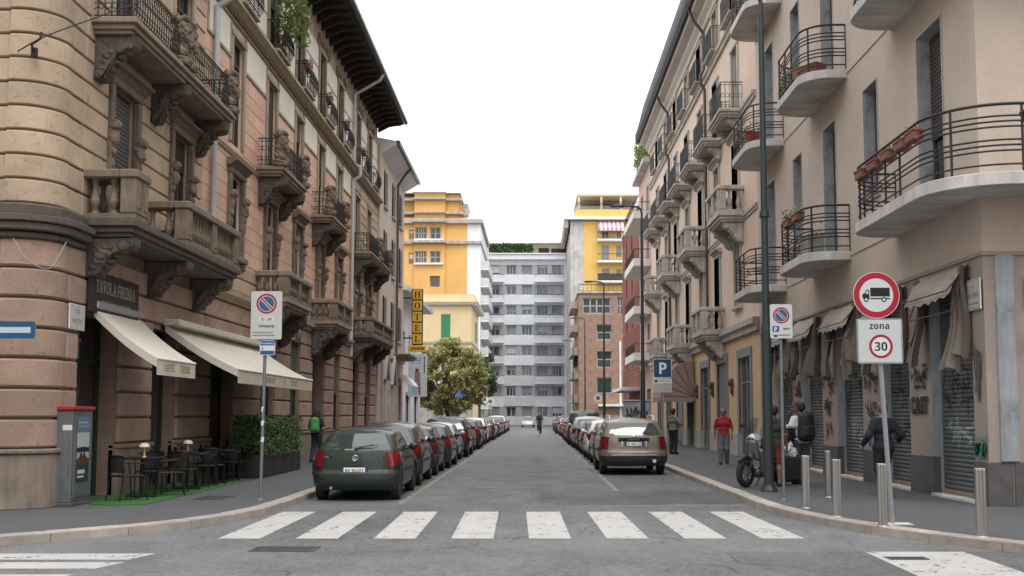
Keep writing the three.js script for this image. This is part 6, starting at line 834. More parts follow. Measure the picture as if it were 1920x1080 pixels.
// ---------- folded blinds over the shuttered shops, roller shutters, scrawls ----------
function tagStroke(x, w, h, seed, col, lw, n = 5) { // loose spray scrawl
  const r = rng(seed); x.strokeStyle = col; x.lineCap = 'round'; x.lineJoin = 'round'; for (let k = 0; k < n; k++) { x.lineWidth = lw * (0.6 + 0.8 * r()); x.beginPath(); let u = w * (0.1 + 0.8 * k / n), v = h * (0.2 + 0.3 * r()); x.moveTo(u, v); for (let q = 0; q < 4; q++) { const nu = u + w * (r() - 0.4) * 0.35, nv = h * (0.1 + 0.8 * r()); x.bezierCurveTo(u + w * 0.2 * (r() - 0.5), nv, nu + w * 0.15 * (r() - 0.5), v, nu, nv); u = clamp(nu, w * 0.05, w * 0.95); v = nv; } x.stroke(); }
}
{
  const X = R1.x, gz = [[18.75, 20.75], [21.95, 23.7], [25.1, 27.2], [28.6, 30.6], [31.9, 33.9]];
  gz.forEach(([a, b], i) => {
    const x0 = X(b) + 0.03, x1 = X(a) - 0.03, w = x1 - x0, h = 3.9, N = 46, prof = [];
    for (let k = 0; k < N; k++) { const y = 0.18 + k * h / N; prof.push([0, y], [0.012, y + 0.012], [0.02, y + 0.03], [0.018, y + 0.06], [0.002, y + 0.076]); }
    const g = grid(1, prof.length - 1, (u, v) => { const q = prof[Math.round(v * (prof.length - 1))]; return [lerp(x0, x1, u), q[1], -0.2 + q[0]]; }); g.computeVertexNormals();
    const m = printed(w, h, 220, (x, W, H) => { x.fillStyle = '#5a5f62'; x.fillRect(0, 0, W, H); const r = rng(50 + i); for (let k = 0; k < 260; k++) { x.fillStyle = `rgba(${r() < 0.5 ? '40,42,44' : '150,152,150'},${0.05 + 0.08 * r()})`; x.fillRect(r() * W, r() * H, 4 + r() * 70, 1 + r() * 5); } x.save(); x.translate(0, H * 0.3); tagStroke(x, W, H * 0.35, 60 + i, '#17191b', 9, 7); x.translate(0, H * 0.3); tagStroke(x, W, H * 0.22, 80 + i, i % 2 ? '#1b1e20' : '#9aa2a4', 6, 8); x.restore(); }, { r: 0.55, x: { metalness: 0.25 } });
    const s = put(R1, 'roller_shutter', g, m); put(s, 'bottom_rail', box(x0, 0.17, -0.22, x1, 0.25, -0.16, 0.01), mat([0.3, 0.22, 0.16], { t: 'grime', s: 0.6 })); put(s, 'guide_rail', box(x0 - 0.028, 0.17, -0.24, x0 + 0.012, 4.05, -0.14), MW.greyFrame); put(s, 'guide_rail', box(x1 - 0.012, 0.17, -0.24, x1 + 0.028, 4.05, -0.14), MW.greyFrame);
  });
  // drooping canvas: one folded blind per shop, wall at X=7.7
  gz.forEach(([a, b], i) => {
    const L = b - a + 0.3, t = thing('folded_blind', ['sagging drab canvas shop blind by the street plates', 'sagging drab canvas blind behind the zona 30 sign', 'sagging drab canvas blind, third shop from the corner pilaster', 'sagging drab canvas blind, fourth shop from the corner pilaster', 'sagging drab canvas blind at the shop next to the yellow wall'][i], 'awning', [7.68, 0, -(b + 0.25)], -PI / 2);
    const r = rng(90 + i), ph = r() * 6; // x: 0 far end .. L near end
    put(t, 'canvas', grid(40, 6, (u, v) => { const sc = 0.05 * Math.abs(sin(u * L * 7.5)) * (v > 0.9 ? 1 : 0); return [L * u, 4.36 - 0.62 * v + sc - 0.05 * sin(u * PI), 0.04 + 0.34 * v + 0.05 * v * (1 - v) * 4 + 0.02 * sin(u * 9 + ph) * v]; }), MS.drabLight);
    for (const [e, n] of [[0.0, 0], [L, 1]]) for (let q = 0; q < 2; q++) { // bunched side drops
      const wd = 0.36 + 0.22 * r(), len = 1.15 + 0.5 * r(), off = q * 0.2, ph2 = r() * 6; put(t, 'hanging_fold', grid(22, 12, (u, v) => { const fl = sin(u * 11 + ph2 + v * 1.3), sp = 0.45 + 0.55 * Math.pow(v, 0.7); return [e + (n ? -1 : 1) * ((u - 0.2) * wd * sp * (q ? 0.75 : 1) + off * 0.7), 4.3 - off - len * v - 0.07 * sin(u * 5 + ph2) * v, 0.08 + 0.2 * v * (0.4 + u * 0.5) + 0.1 * fl * (0.45 + 0.6 * v) + off * 0.35 + 0.06 * sin(v * 5 + ph2)]; }), MS.drab); }
    put(t, 'hoop', [...poly([[0.02, 4.3, 0.03], [0.02, 3.85, 0.42], [L - 0.02, 3.85, 0.42], [L - 0.02, 4.3, 0.03]], 0.014), ...poly([[0.05, 4.3, 0.03], [0.05, 3.5, 0.3], [L - 0.05, 3.5, 0.3], [L - 0.05, 4.3, 0.03]], 0.012)], MR.brown);
  });
  const scrawl = (parent, w, h, x, y, seed, col, n, txt) => put(parent, 'spray_scrawl', card(w, h).translate(x, y, 0.034), (() => { const m = printed(w, h, 200, (c, W, H) => { c.clearRect(0, 0, W, H); if (txt) { c.strokeStyle = col; c.lineWidth = 9; c.font = 'bold ' + (H * 0.7 | 0) + 'px sans-serif'; c.textAlign = 'center'; c.strokeText(txt, W / 2, H * 0.75, W * 0.9); } else tagStroke(c, W, H, seed, col, 8, n); }, { r: 0.8 }); m.transparent = true; return m; })());
  const piers = [[20.75, 21.95], [23.7, 25.1], [27.2, 28.6], [30.6, 31.9]];
  piers.forEach(([a, b], i) => { const xc = X((a + b) / 2); scrawl(R1, 1.05, 0.7, xc, 2.45, 200 + i, '#1c1817', 5); scrawl(R1, 1.05, 0.6, xc, [1.85, 1.75, 1.85, 1.9][i], 210 + i, '#141213', 5, i ? '' : 'CAST'); if (i) scrawl(R1, 0.6, 0.8, xc, 1.2, 230 + i, '#4d4038', 3); });
  scrawl(R1, 0.5, 1.3, X(18.47), 2.4, 241, '#55504c', 5); scrawl(R1, 0.52, 0.5, X(18.47), 1.12, 251, '#2f7d68', 6); scrawl(R1, 0.5, 0.4, X(18.47), 1.05, 252, '#2f7d68', 4, 'WRIP');
  const pm = (two) => printed(0.7, 0.52, 500, (x, w, h) => { x.fillStyle = '#aeb0ae'; x.fillRect(0, 0, w, h); x.strokeStyle = '#6b6e70'; x.lineWidth = 5; x.strokeRect(6, 6, w - 12, h - 12); x.fillStyle = '#3a3f46'; x.textAlign = 'center'; x.font = FONT(h * 0.12); x.fillText('VIA', w / 2, h * 0.28); x.font = FONT(h * 0.21); x.fillText(two, w / 2, h * 0.6, w * 0.84); scrib(x, w * 0.15, h * 0.76, w * 0.7, h * 0.09, 16, '#60656a', 44); });
  const p1 = one('street_name_plate', 'white street plate beside the blue-grey corner pilaster, facing the street', 'sign', box(-0.36, -0.27, 0, 0.36, 0.27, 0.025, 0.005), C.white, [7.665, 3.75, -18.5], -PI / 2); p1.scale.x = 0.8; put(p1, 'lettering', card(0.7, 0.52).translate(0, 0, 0.0275), pm('CARLO TENCA'));
  const p2 = one('street_name_plate', 'white street plate on the side wall past the corner pilaster', 'sign', box(-0.36, -0.27, 0, 0.36, 0.27, 0.025, 0.005), C.white, [8.75, 3.75, -18.165], 0); put(p2, 'lettering', card(0.7, 0.52).translate(0, 0, 0.0275), pm('GASPARE'));
  { const t = thing('wall_box', 'small dark meter box on the side wall under the street plate', 'meter box', [8.52, 2.6, -18.165]); put(t, 'box', box(-0.1, 0.1, 0, 0.25, 0.42, 0.08, 0.01), C.black); put(t, 'lid', box(-0.08, 0.12, 0.08, 0.23, 0.4, 0.09, 0.008), mCast); put(t, 'cable', cyl([0.07, 0.1, 0.04], [0.07, -0.6, 0.04], 0.015), C.black); }
}
{ // round-ended brown awning of the yellow ground floor
  const t = thing('round_awning', 'dusty pink fan-ended shop awning on the yellow wall', 'awning', [7.65, 0, -54.6], -PI / 2), L = 3.4, c = [2.45, 0]; // x 0 far .. L near
  const arc = (k, r = 1) => { const a = k * PI / 2; return [2.5 + 1.75 * sin(a) * r, 1.6 * cos(a) * r]; };
  put(t, 'canvas', grid(10, 14, (u, v) => { const [y, z] = arc(1 - v); const rb = 1 - 0.02 * sin(v * PI * 5) ** 2; return [L * u, 2.5 + (y - 2.5) * rb, z * rb + 0.02]; }), MS.rust);
  for (let k = 0; k < 5; k++) for (const xx of [L, 0]) put(t, 'end_panel', grid(4, 4, (u, v) => { const [y, z] = arc(lerp(k, k + 1, u) / 5); return [xx + (xx ? 1 : -1) * 0.05 * sin(PI * u) * v, 2.5 + (y - 2.5) * v, z * v + 0.02]; }), MS.rust);
  put(t, 'valance', grid(30, 2, (u, v) => [L * u, 2.5 - (0.2 + 0.05 * Math.abs(sin(u * 18))) * v, 1.63]), MS.rust); put(t, 'end_valance', grid(10, 2, (u, v) => [L + 0.01, 2.5 - (0.2 + 0.05 * Math.abs(sin(u * 9))) * v, 1.62 * u]), MS.rust); put(t, 'hoop', [0, 0.2, 0.4, 0.6, 0.8].map((k) => { const [y, z] = arc(k); return poly([[0, 2.5, 0.02], [0, y, z], [L, y, z], [L, 2.5, 0.02]], 0.015); }).flat(), MR.brownpipe);
}
{ // scrawled hoarding box on the pavement
  const t = thing('advert_panel', 'grey kiosk panel with blue scrawls beside the curved-arm lamp', 'kiosk', [4.75, 0.118, -50]); put(t, 'box', box(-0.6, 0, -0.3, 0.6, 2.15, 0.3, 0.02), mat([0.42, 0.43, 0.44], { t: 'grime', s: 1.5 })); put(t, 'cap', box(-0.64, 2.15, -0.34, 0.64, 2.22, 0.34, 0.02), C.galv); const m = printed(1.1, 1, 120, (x, w, h) => { x.clearRect(0, 0, w, h); tagStroke(x, w, h, 301, '#3c4460', 5, 6); tagStroke(x, w, h, 302, '#2a2d38', 4, 5); }); m.transparent = true; put(t, 'spray_scrawl', card(1.1, 1).translate(0, 1.6, 0.304), m);
}
{ // hotel sign and hoarding
  const t = thing('hotel_sign', 'vertical yellow HOTEL sign with black letters projecting from the hotel', 'sign', [-7.3, 5.95, -66]);
  put(t, 'panel', box(-0.34, 0, -0.12, 0.34, 3.5, 0.12, 0.02), C.black); for (let k = 0; k < 5; k++) { const y = 3.14 - k * 0.69, p = put(t, 'letter_panel', box(-0.28, y - 0.3, 0.12, 0.28, y + 0.3, 0.15, 0.01), mat([0.75, 0.5, 0.05], { r: 0.5 })); put(p, 'letter', card(0.5, 0.56).translate(0, y, 0.153), printed(0.5, 0.56, 160, (x, w, h) => { x.fillStyle = '#cf9d24'; x.fillRect(0, 0, w, h); x.fillStyle = '#151310'; x.textAlign = 'center'; x.font = 'bold ' + (h * 0.95 | 0) + 'px serif'; x.fillText('HOTEL'[k], w / 2, h * 0.84); })); }
  put(t, 'bracket', [box(-1.0, 2.9, -0.04, -0.34, 2.98, 0.04), box(-1.0, 0.4, -0.04, -0.34, 0.48, 0.04)], C.iron); const y2 = put(t, 'name_board', box(-0.55, -0.42, -0.08, 0.55, -0.04, 0.08, 0.01), mat([0.7, 0.48, 0.05], { r: 0.5 })); put(y2, 'lettering', card(1.05, 0.34).translate(0, -0.23, 0.083), printed(1.05, 0.34, 150, (x, w, h) => { x.fillStyle = '#c99a22'; x.fillRect(0, 0, w, h); scrib(x, w * 0.14, h * 0.22, w * 0.72, h * 0.6, 7, '#2a2414', 55); }));
  const b = thing('banner', 'tall pale advertising banner under the hotel sign', 'banner', [-7.25, 2.75, -65.9]); put(b, 'board', box(-0.58, 0, -0.04, 0.58, 2.65, 0.04, 0.01), C.white); put(b, 'bracket', [box(-0.75, 2.4, -0.03, -0.58, 2.46, 0.03), box(-0.75, 0.2, -0.03, -0.58, 0.26, 0.03)], C.iron); put(b, 'print', card(1.14, 2.6).translate(0, 1.325, 0.042), printed(1.14, 2.6, 110, (x, w, h) => { x.fillStyle = '#b4bbc3'; x.fillRect(0, 0, w, h); x.fillStyle = '#25324a'; x.font = FONT(h * 0.12); x.fillText('GLI', w * 0.22, h * 0.16); scrib(x, w * 0.12, h * 0.2, w * 0.6, h * 0.02, 9, '#55606c', 61); x.fillStyle = '#8d6a62'; x.fillRect(w * 0.35, h * 0.42, w * 0.3, h * 0.4); x.fillStyle = '#3d3430'; x.beginPath(); x.arc(w * 0.47, h * 0.38, w * 0.1, 0, 7); x.fill(); x.fillStyle = '#7ab0b8'; x.fillRect(w * 0.2, h * 0.66, w * 0.3, h * 0.3); x.fillStyle = '#a33b48'; x.fillRect(w * 0.55, h * 0.7, w * 0.12, h * 0.26); x.fillStyle = '#394154'; x.fillRect(w * 0.84, h * 0.05, w * 0.06, h * 0.4); }));
}
one('cable', 'thin dark cable strung from the rounded cafe corner across its balcony', 'cable', tube([[-8.7, 7.75, -17.5], [-8.2, 8.0, -17.45], [-7.3, 8.75, -18.2], [-6.9, 9.6, -19.5]], 0.012, 24, 5), C.black);
one('cable', 'pale cord hanging in a loop below the grimy corner cornice', 'cable', tube([[-8.55, 4.55, -17.3], [-8.3, 4.2, -17.28], [-8.0, 4.05, -17.38], [-7.9, 4.3, -17.55], [-7.85, 4.55, -17.7]], 0.007, 24, 5), MW.greyFrame);
{ const t = thing('wall_hook', 'black iron hook fixing on the rounded upper corner of the cafe building', 'hook', [-8.42, 7.74, -17.5]); put(t, 'plate', box(-0.05, -0.08, -0.05, 0.05, 0.08, 0.02, 0.01), C.iron); put(t, 'arm', poly([[0, 0, 0], [0.05, 0.06, 0.2], [0.22, 0.14, 0.26], [0.24, 0.25, 0.26]], 0.02), C.iron); }
// ---------- people: skeleton of tapered capsules, joined smoothly and meshed ----------
function nets(f, lo, hi, c) { // naive surface nets of f < 0
  const n = [0, 1, 2].map((k) => Math.ceil((hi[k] - lo[k]) / c) + 2), [nx, ny, nz] = n, F = new Float32Array(nx * ny * nz), id = new Int32Array(nx * ny * nz).fill(-1), P = [], Q = [];
  for (let k = 0; k < nz; k++) for (let j = 0; j < ny; j++) for (let i = 0; i < nx; i++) F[i + nx * (j + ny * k)] = f(lo[0] + i * c, lo[1] + j * c, lo[2] + k * c);
  const st = [1, nx, nx * ny];
  for (let k = 0; k < nz - 1; k++) for (let j = 0; j < ny - 1; j++) for (let i = 0; i < nx - 1; i++) {
    const o = i + nx * (j + ny * k); let s = 0, m = 0, x = 0, y = 0, z = 0; for (let q = 0; q < 8; q++) if (F[o + (q & 1) + (q >> 1 & 1) * nx + (q >> 2) * nx * ny] < 0) m |= 1 << q; if (m === 0 || m === 255) continue;
    for (let a = 0; a < 8; a++) for (let ax = 0; ax < 3; ax++) { if (a >> ax & 1) continue; const b = a | 1 << ax; if ((m >> a & 1) === (m >> b & 1)) continue; const fa = F[o + (a & 1) + (a >> 1 & 1) * nx + (a >> 2) * nx * ny], fb2 = F[o + (b & 1) + (b >> 1 & 1) * nx + (b >> 2) * nx * ny], t = fa / (fa - fb2); x += (a & 1) + (ax === 0 ? t : 0); y += (a >> 1 & 1) + (ax === 1 ? t : 0); z += (a >> 2) + (ax === 2 ? t : 0); s++; }
    id[o] = P.length / 3; P.push(lo[0] + (i + x / s) * c, lo[1] + (j + y / s) * c, lo[2] + (k + z / s) * c);
  }
  for (let k = 1; k < nz - 1; k++) for (let j = 1; j < ny - 1; j++) for (let i = 1; i < nx - 1; i++) { const o = i + nx * (j + ny * k); for (let a = 0; a < 3; a++) { const e = o + st[a]; if ((F[o] < 0) === (F[e] < 0)) continue; const b = st[(a + 1) % 3], d = st[(a + 2) % 3], q = [id[o], id[o - b], id[o - b - d], id[o - d]]; if (q.some((v) => v < 0)) continue; if (F[o] < 0) Q.push(q[0], q[1], q[2], q[0], q[2], q[3]); else Q.push(q[0], q[2], q[1], q[0], q[3], q[2]); } }
  const g = new THREE.BufferGeometry(); g.setAttribute('position', new THREE.BufferAttribute(Float32Array.from(P), 3)); g.setIndex(Q); g.computeVertexNormals(); return flat(g);
}
function field(bones, k = 0.025, inf = 0) { // bones: [a, b, ra, rb]
  const B = bones.map(([a, b, ra, rb = ra]) => { const d = [b[0] - a[0], b[1] - a[1], b[2] - a[2]]; return [...a, ...d, 1 / Math.max(1e-9, d[0] * d[0] + d[1] * d[1] + d[2] * d[2]), ra + inf, rb + inf]; });
  return (x, y, z) => { let r = 1e3; for (const q of B) { const px = x - q[0], py = y - q[1], pz = z - q[2]; let t = (px * q[3] + py * q[4] + pz * q[5]) * q[6]; t = t < 0 ? 0 : t > 1 ? 1 : t; const dx = px - q[3] * t, dy = py - q[4] * t, dz = pz - q[5] * t, d = Math.sqrt(dx * dx + dy * dy + dz * dz) - (q[7] + (q[8] - q[7]) * t); const h = Math.max(k - Math.abs(r - d), 0) / k; r = Math.min(r, d) - h * h * k * 0.25; } return r; };
}
function bounds(bones, m = 0.05) { const lo = [9, 9, 9], hi = [-9, -9, -9]; for (const [a, b, ra, rb = ra] of bones) for (const [p, r] of [[a, ra], [b, rb]]) for (let k = 0; k < 3; k++) { lo[k] = Math.min(lo[k], p[k] - r - m); hi[k] = Math.max(hi[k], p[k] + r + m); } return [lo, hi]; }
function meshBones(bones, c, k, inf = 0, clip) { const f = field(bones, k, inf), [lo, hi] = bounds(bones, 0.05 + inf); return nets(clip ? (x, y, z) => Math.max(f(x, y, z), clip(x, y, z)) : f, lo, hi, c); }
const SKIN = mat([0.42, 0.24, 0.17], { r: 0.6 }), SKIN2 = mat([0.2, 0.11, 0.075], { r: 0.6 }), HAIR = mat([0.02, 0.015, 0.012], { r: 0.75 });
function makePerson(label, x, Z, ry, o) {
  const t = thing('person', label, 'person', [x, 0.118, -Z], ry); t.scale.setScalar(o.s ?? 1);
  const L = (s) => ({ sh: [s * 0.172, 1.385, 0], el: [s * 0.25, 1.14, -0.03], wr: [s * 0.26, 0.89, 0.06], hip: [s * 0.09, 0.92, 0], kn: [s * 0.1, 0.5, 0.03], an: [s * 0.1, 0.09, -0.02], ...(s < 0 ? o.l : o.r) }), A = [L(-1), L(1)], sk = o.skin ?? SKIN, b = o.b ?? 1;
  const arm = [], fore = [], leg = [], foot = [], torso = [[[-0.075, 0.96, 0], [0.075, 0.96, 0], 0.098 * b], [[-0.065, 1.1, 0.01], [0.065, 1.1, 0.01], 0.092 * b], [[-0.085, 1.28, 0.01], [0.085, 1.28, 0.01], 0.104 * b], [[-0.13, 1.39, 0], [0.13, 1.39, 0], 0.06 * b], [[0, 1.45, -0.01], [-0.15, 1.405, 0], 0.05, 0.05], [[0, 1.45, -0.01], [0.15, 1.405, 0], 0.05, 0.05], [[0, 1.4, -0.01], [0, 1.52, 0.01], 0.058, 0.052]];
  for (const q of A) { arm.push([q.sh, q.el, 0.062 * b, 0.046]); fore.push([q.el, q.wr, 0.044, 0.03]); leg.push([q.hip, q.kn, 0.085 * b, 0.06], [q.kn, [lerp(q.kn[0], q.an[0], 0.3), lerp(q.kn[1], q.an[1], 0.3), lerp(q.kn[2], q.an[2], 0.3) - 0.015], 0.06, 0.06], [[lerp(q.kn[0], q.an[0], 0.3), lerp(q.kn[1], q.an[1], 0.3), lerp(q.kn[2], q.an[2], 0.3) - 0.015], q.an, 0.06, 0.04]); foot.push([[q.an[0], q.an[1] - 0.045, q.an[2] - 0.03], [q.an[0] * 1.15, q.an[1] - 0.05, q.an[2] + 0.16], 0.042, 0.036]); }
  const hd = o.head ?? [0, 0, 0], hx = hd[0], hz = 0.02 + hd[1]; // head: skull, jaw, nose, ears
  const yaw = hd[2] ?? 0, rot = (dx, y, dz) => [hx + dx * cos(yaw) + dz * sin(yaw), y, hz - dx * sin(yaw) + dz * cos(yaw)];
  const head = [[rot(0, 1.67, -0.015), rot(0, 1.665, 0.02), 0.088, 0.084], [rot(0, 1.6, 0.03), rot(0, 1.565, 0.055), 0.062, 0.04], [rot(0, 1.645, 0.095), rot(0, 1.615, 0.115), 0.012, 0.017], [rot(-0.085, 1.645, 0), rot(-0.088, 1.62, 0), 0.018, 0.014], [rot(0.085, 1.645, 0), rot(0.088, 1.62, 0), 0.018, 0.014], [rot(-0.022, 1.585, 0.088), rot(0.022, 1.585, 0.088), 0.009], [rot(-0.035, 1.672, 0.086), rot(0.035, 1.672, 0.086), 0.012], [[0, 1.47, 0], rot(0, 1.57, 0), 0.055, 0.052]];
  const hand = A.flatMap((q) => { const w = V3(...q.wr), d = w.clone().sub(V3(...q.el)).normalize(), up = Math.abs(d.y) > 0.8 ? V3(0, 0, 1) : V3(0, 1, 0), side = d.clone().cross(up).normalize(), n = side.clone().cross(d), P = (a, s2, e) => w.clone().addScaledVector(d, a).addScaledVector(n, s2).addScaledVector(side, e).toArray(), cu = o.grip ? 0.035 : 0.012, hb = [[P(0, 0, 0), P(0.075, 0.018, 0), 0.028, 0.024], [P(0.02, -0.01, 0), P(0.08, -0.02, 0), 0.024, 0.022]]; [-0.033, -0.011, 0.011, 0.032].forEach((e, i) => { const l = [0.055, 0.07, 0.074, 0.064][i]; hb.push([P(0.085, e, 0), P(0.085 + l * 0.55, e * 1.1, cu * 0.6), 0.0095], [P(0.085 + l * 0.55, e * 1.1, cu * 0.6), P(0.085 + l * (o.grip ? 0.7 : 1), e * 1.1, cu * 2), 0.009, 0.0075]); }); hb.push([P(0.02, 0.03, 0.005), P(0.055, 0.058, cu), 0.013, 0.011], [P(0.055, 0.058, cu), P(0.085, 0.062, cu * 1.8), 0.011, 0.009]); return [hb]; });
  const bod = [meshBones([...torso, ...arm, ...fore, ...leg, ...foot], 0.018, 0.04), meshBones(head, 0.008, 0.02), ...hand.map((h) => meshBones(h, 0.006, 0.008))];
  put(t, 'body', bod, sk);
  const sl = o.sleeve ?? 1, sleeve = A.flatMap((q) => sl > 1 ? [[q.sh, q.el, 0.066 * b, 0.052], [q.el, [lerp(q.el[0], q.wr[0], 0.95), lerp(q.el[1], q.wr[1], 0.95), lerp(q.el[2], q.wr[2], 0.95)], 0.052, 0.04]] : [[q.sh, [lerp(q.sh[0], q.el[0], 0.78), lerp(q.sh[1], q.el[1], 0.78), lerp(q.sh[2], q.el[2], 0.78)], 0.058 * b, 0.054]]);
  const wob = (x, y, z) => 0.006 * (noise3(x * 14, y * 10, z * 14) - 0.5) * 2, hem = o.hem ?? 0.92;
  { const f = field([...torso.slice(0, 6), [[-0.08, 0.92, 0], [0.08, 0.92, 0], 0.1 * b], ...sleeve], 0.045, 0.014), [lo, hi] = bounds([...torso, ...sleeve], 0.09); lo[1] = hem - 0.1; put(t, o.topName ?? 'shirt', nets((x, y, z) => Math.max(f(x, y, z) + wob(x, y, z), hem - y, 0.062 - Math.hypot(x, y - 1.56, z - 0.02) + 0.03), lo, hi, 0.016), o.top); }
  { const yb = o.shorts ?? 0.06, f = field([[[-0.08, 0.94, 0], [0.08, 0.94, 0], 0.098 * b], ...leg.map((q) => [q[0], q[1], q[2], Math.max(q[3], 0.055)])], 0.04, 0.018), [lo, hi] = bounds(leg, 0.09); hi[1] = 1.02; put(t, 'trousers', nets((x, y, z) => Math.max(f(x, y, z) + wob(x, y, z) * 1.3, y - 0.99, yb - y), lo, hi, 0.016), o.legs); }
  foot.forEach((q) => put(t, 'shoe', nets(((f) => (x, y, z) => Math.max(f(x, y, z), -y))(field([[q[0], q[1], 0.05, 0.046]], 0.01)), [Math.min(q[0][0], q[1][0]) - 0.09, -0.02, Math.min(q[0][2], q[1][2]) - 0.09], [Math.max(q[0][0], q[1][0]) + 0.09, q[0][1] + 0.09, Math.max(q[0][2], q[1][2]) + 0.09], 0.012), o.shoes ?? C.black));
  const hr = [[rot(0, 1.69, -0.03), rot(0, 1.7, 0.02), 0.09, 0.085], [rot(0, 1.64, -0.05), rot(0, 1.66, -0.03), 0.07, 0.075]]; if (o.long) hr.push([rot(0, 1.6, -0.06), rot(0, 1.3, -0.1), 0.095, 0.08], [rot(-0.08, 1.62, -0.01), rot(-0.1, 1.38, -0.04), 0.045, 0.05], [rot(0.08, 1.62, -0.01), rot(0.1, 1.38, -0.04), 0.045, 0.05]);
  if (!o.bald) put(t, 'hair', meshBones(hr, 0.011, 0.03, 0.008, (x, y, z) => { const dz = (z - hz) * cos(yaw) + (x - hx) * sin(yaw); return dz - 0.045 + Math.max(0, 1.7 - y) * 0.6; }), o.hairM ?? HAIR);
  return t;
}
const cl = (r, g, b) => mat([r, g, b], { t: 'fine', s: 0.3, r: 0.9 });
makePerson('person in black top with long dark hair walking past the cafe with a green backpack', -7.05, 34.6, PI - 0.15, { s: 0.97, top: cl(0.02, 0.02, 0.022), legs: cl(0.025, 0.03, 0.045), long: true, sleeve: 1, b: 0.92, l: { el: [-0.25, 1.14, -0.05], wr: [-0.22, 0.95, 0.12], kn: [-0.1, 0.5, 0.12], an: [-0.1, 0.1, 0.12] }, r: { el: [0.26, 1.16, 0.02], wr: [0.22, 1.15, 0.25], an: [0.1, 0.12, -0.2] } });
makePerson('man in a red polo shirt and grey jeans walking along the yellow wall', 5.86, 33.3, -0.12, { s: 0.99, top: cl(0.33, 0.018, 0.03), legs: cl(0.16, 0.18, 0.2), skin: SKIN2, bald: true, b: 0.98, l: { el: [-0.26, 1.13, -0.08], wr: [-0.27, 0.88, -0.04] }, r: { el: [0.26, 1.13, 0.0], wr: [0.25, 0.9, 0.14], kn: [0.1, 0.5, -0.02], an: [0.1, 0.12, -0.2] } });
makePerson('man in a brown vest and black trousers standing hand on hip under the pink awning', 5.42, 42, 2.4, { top: cl(0.16, 0.14, 0.12), legs: cl(0.015, 0.015, 0.017), skin: SKIN2, l: { el: [-0.4, 1.2, -0.06], wr: [-0.2, 1.0, 0.02] } });
const wt = makePerson('man in a white T-shirt and grey trousers seen from behind carrying bags', 5.98, 24.1, PI + 0.35, { s: 1.03, top: cl(0.6, 0.63, 0.68), legs: cl(0.09, 0.09, 0.095), skin: SKIN2, b: 1.05, grip: true, hem: 0.88, head: [0, 0.01, 0.3], l: { el: [-0.28, 1.14, -0.02], wr: [-0.3, 0.9, 0.06] }, r: { el: [0.3, 1.15, 0.02], wr: [0.32, 0.88, 0.04] } });
makePerson('person in dark green vest and red shorts half hidden behind the lamp post', 5.2, 23.3, PI - 0.3, { s: 0.98, top: cl(0.035, 0.045, 0.03), legs: cl(0.16, 0.04, 0.035), shorts: 0.5, skin: SKIN2, sleeve: 1, r: { kn: [0.1, 0.5, 0.1], an: [0.1, 0.1, 0.02] } });
makePerson('man in a dark blue jacket with arms held out walking past the shutters', 6.66, 20.5, PI + 0.1, { s: 1.0, top: cl(0.014, 0.02, 0.034), topName: 'jacket', legs: cl(0.014, 0.017, 0.026), sleeve: 2, b: 1.08, hem: 0.84, hairM: mat([0.14, 0.08, 0.06], { r: 0.7 }), l: { el: [-0.33, 1.16, -0.08], wr: [-0.38, 1.06, 0.15], kn: [-0.09, 0.5, 0.14], an: [-0.09, 0.1, 0.16] }, r: { el: [0.31, 1.15, -0.06], wr: [0.35, 0.98, 0.13], an: [0.09, 0.12, -0.2] } });
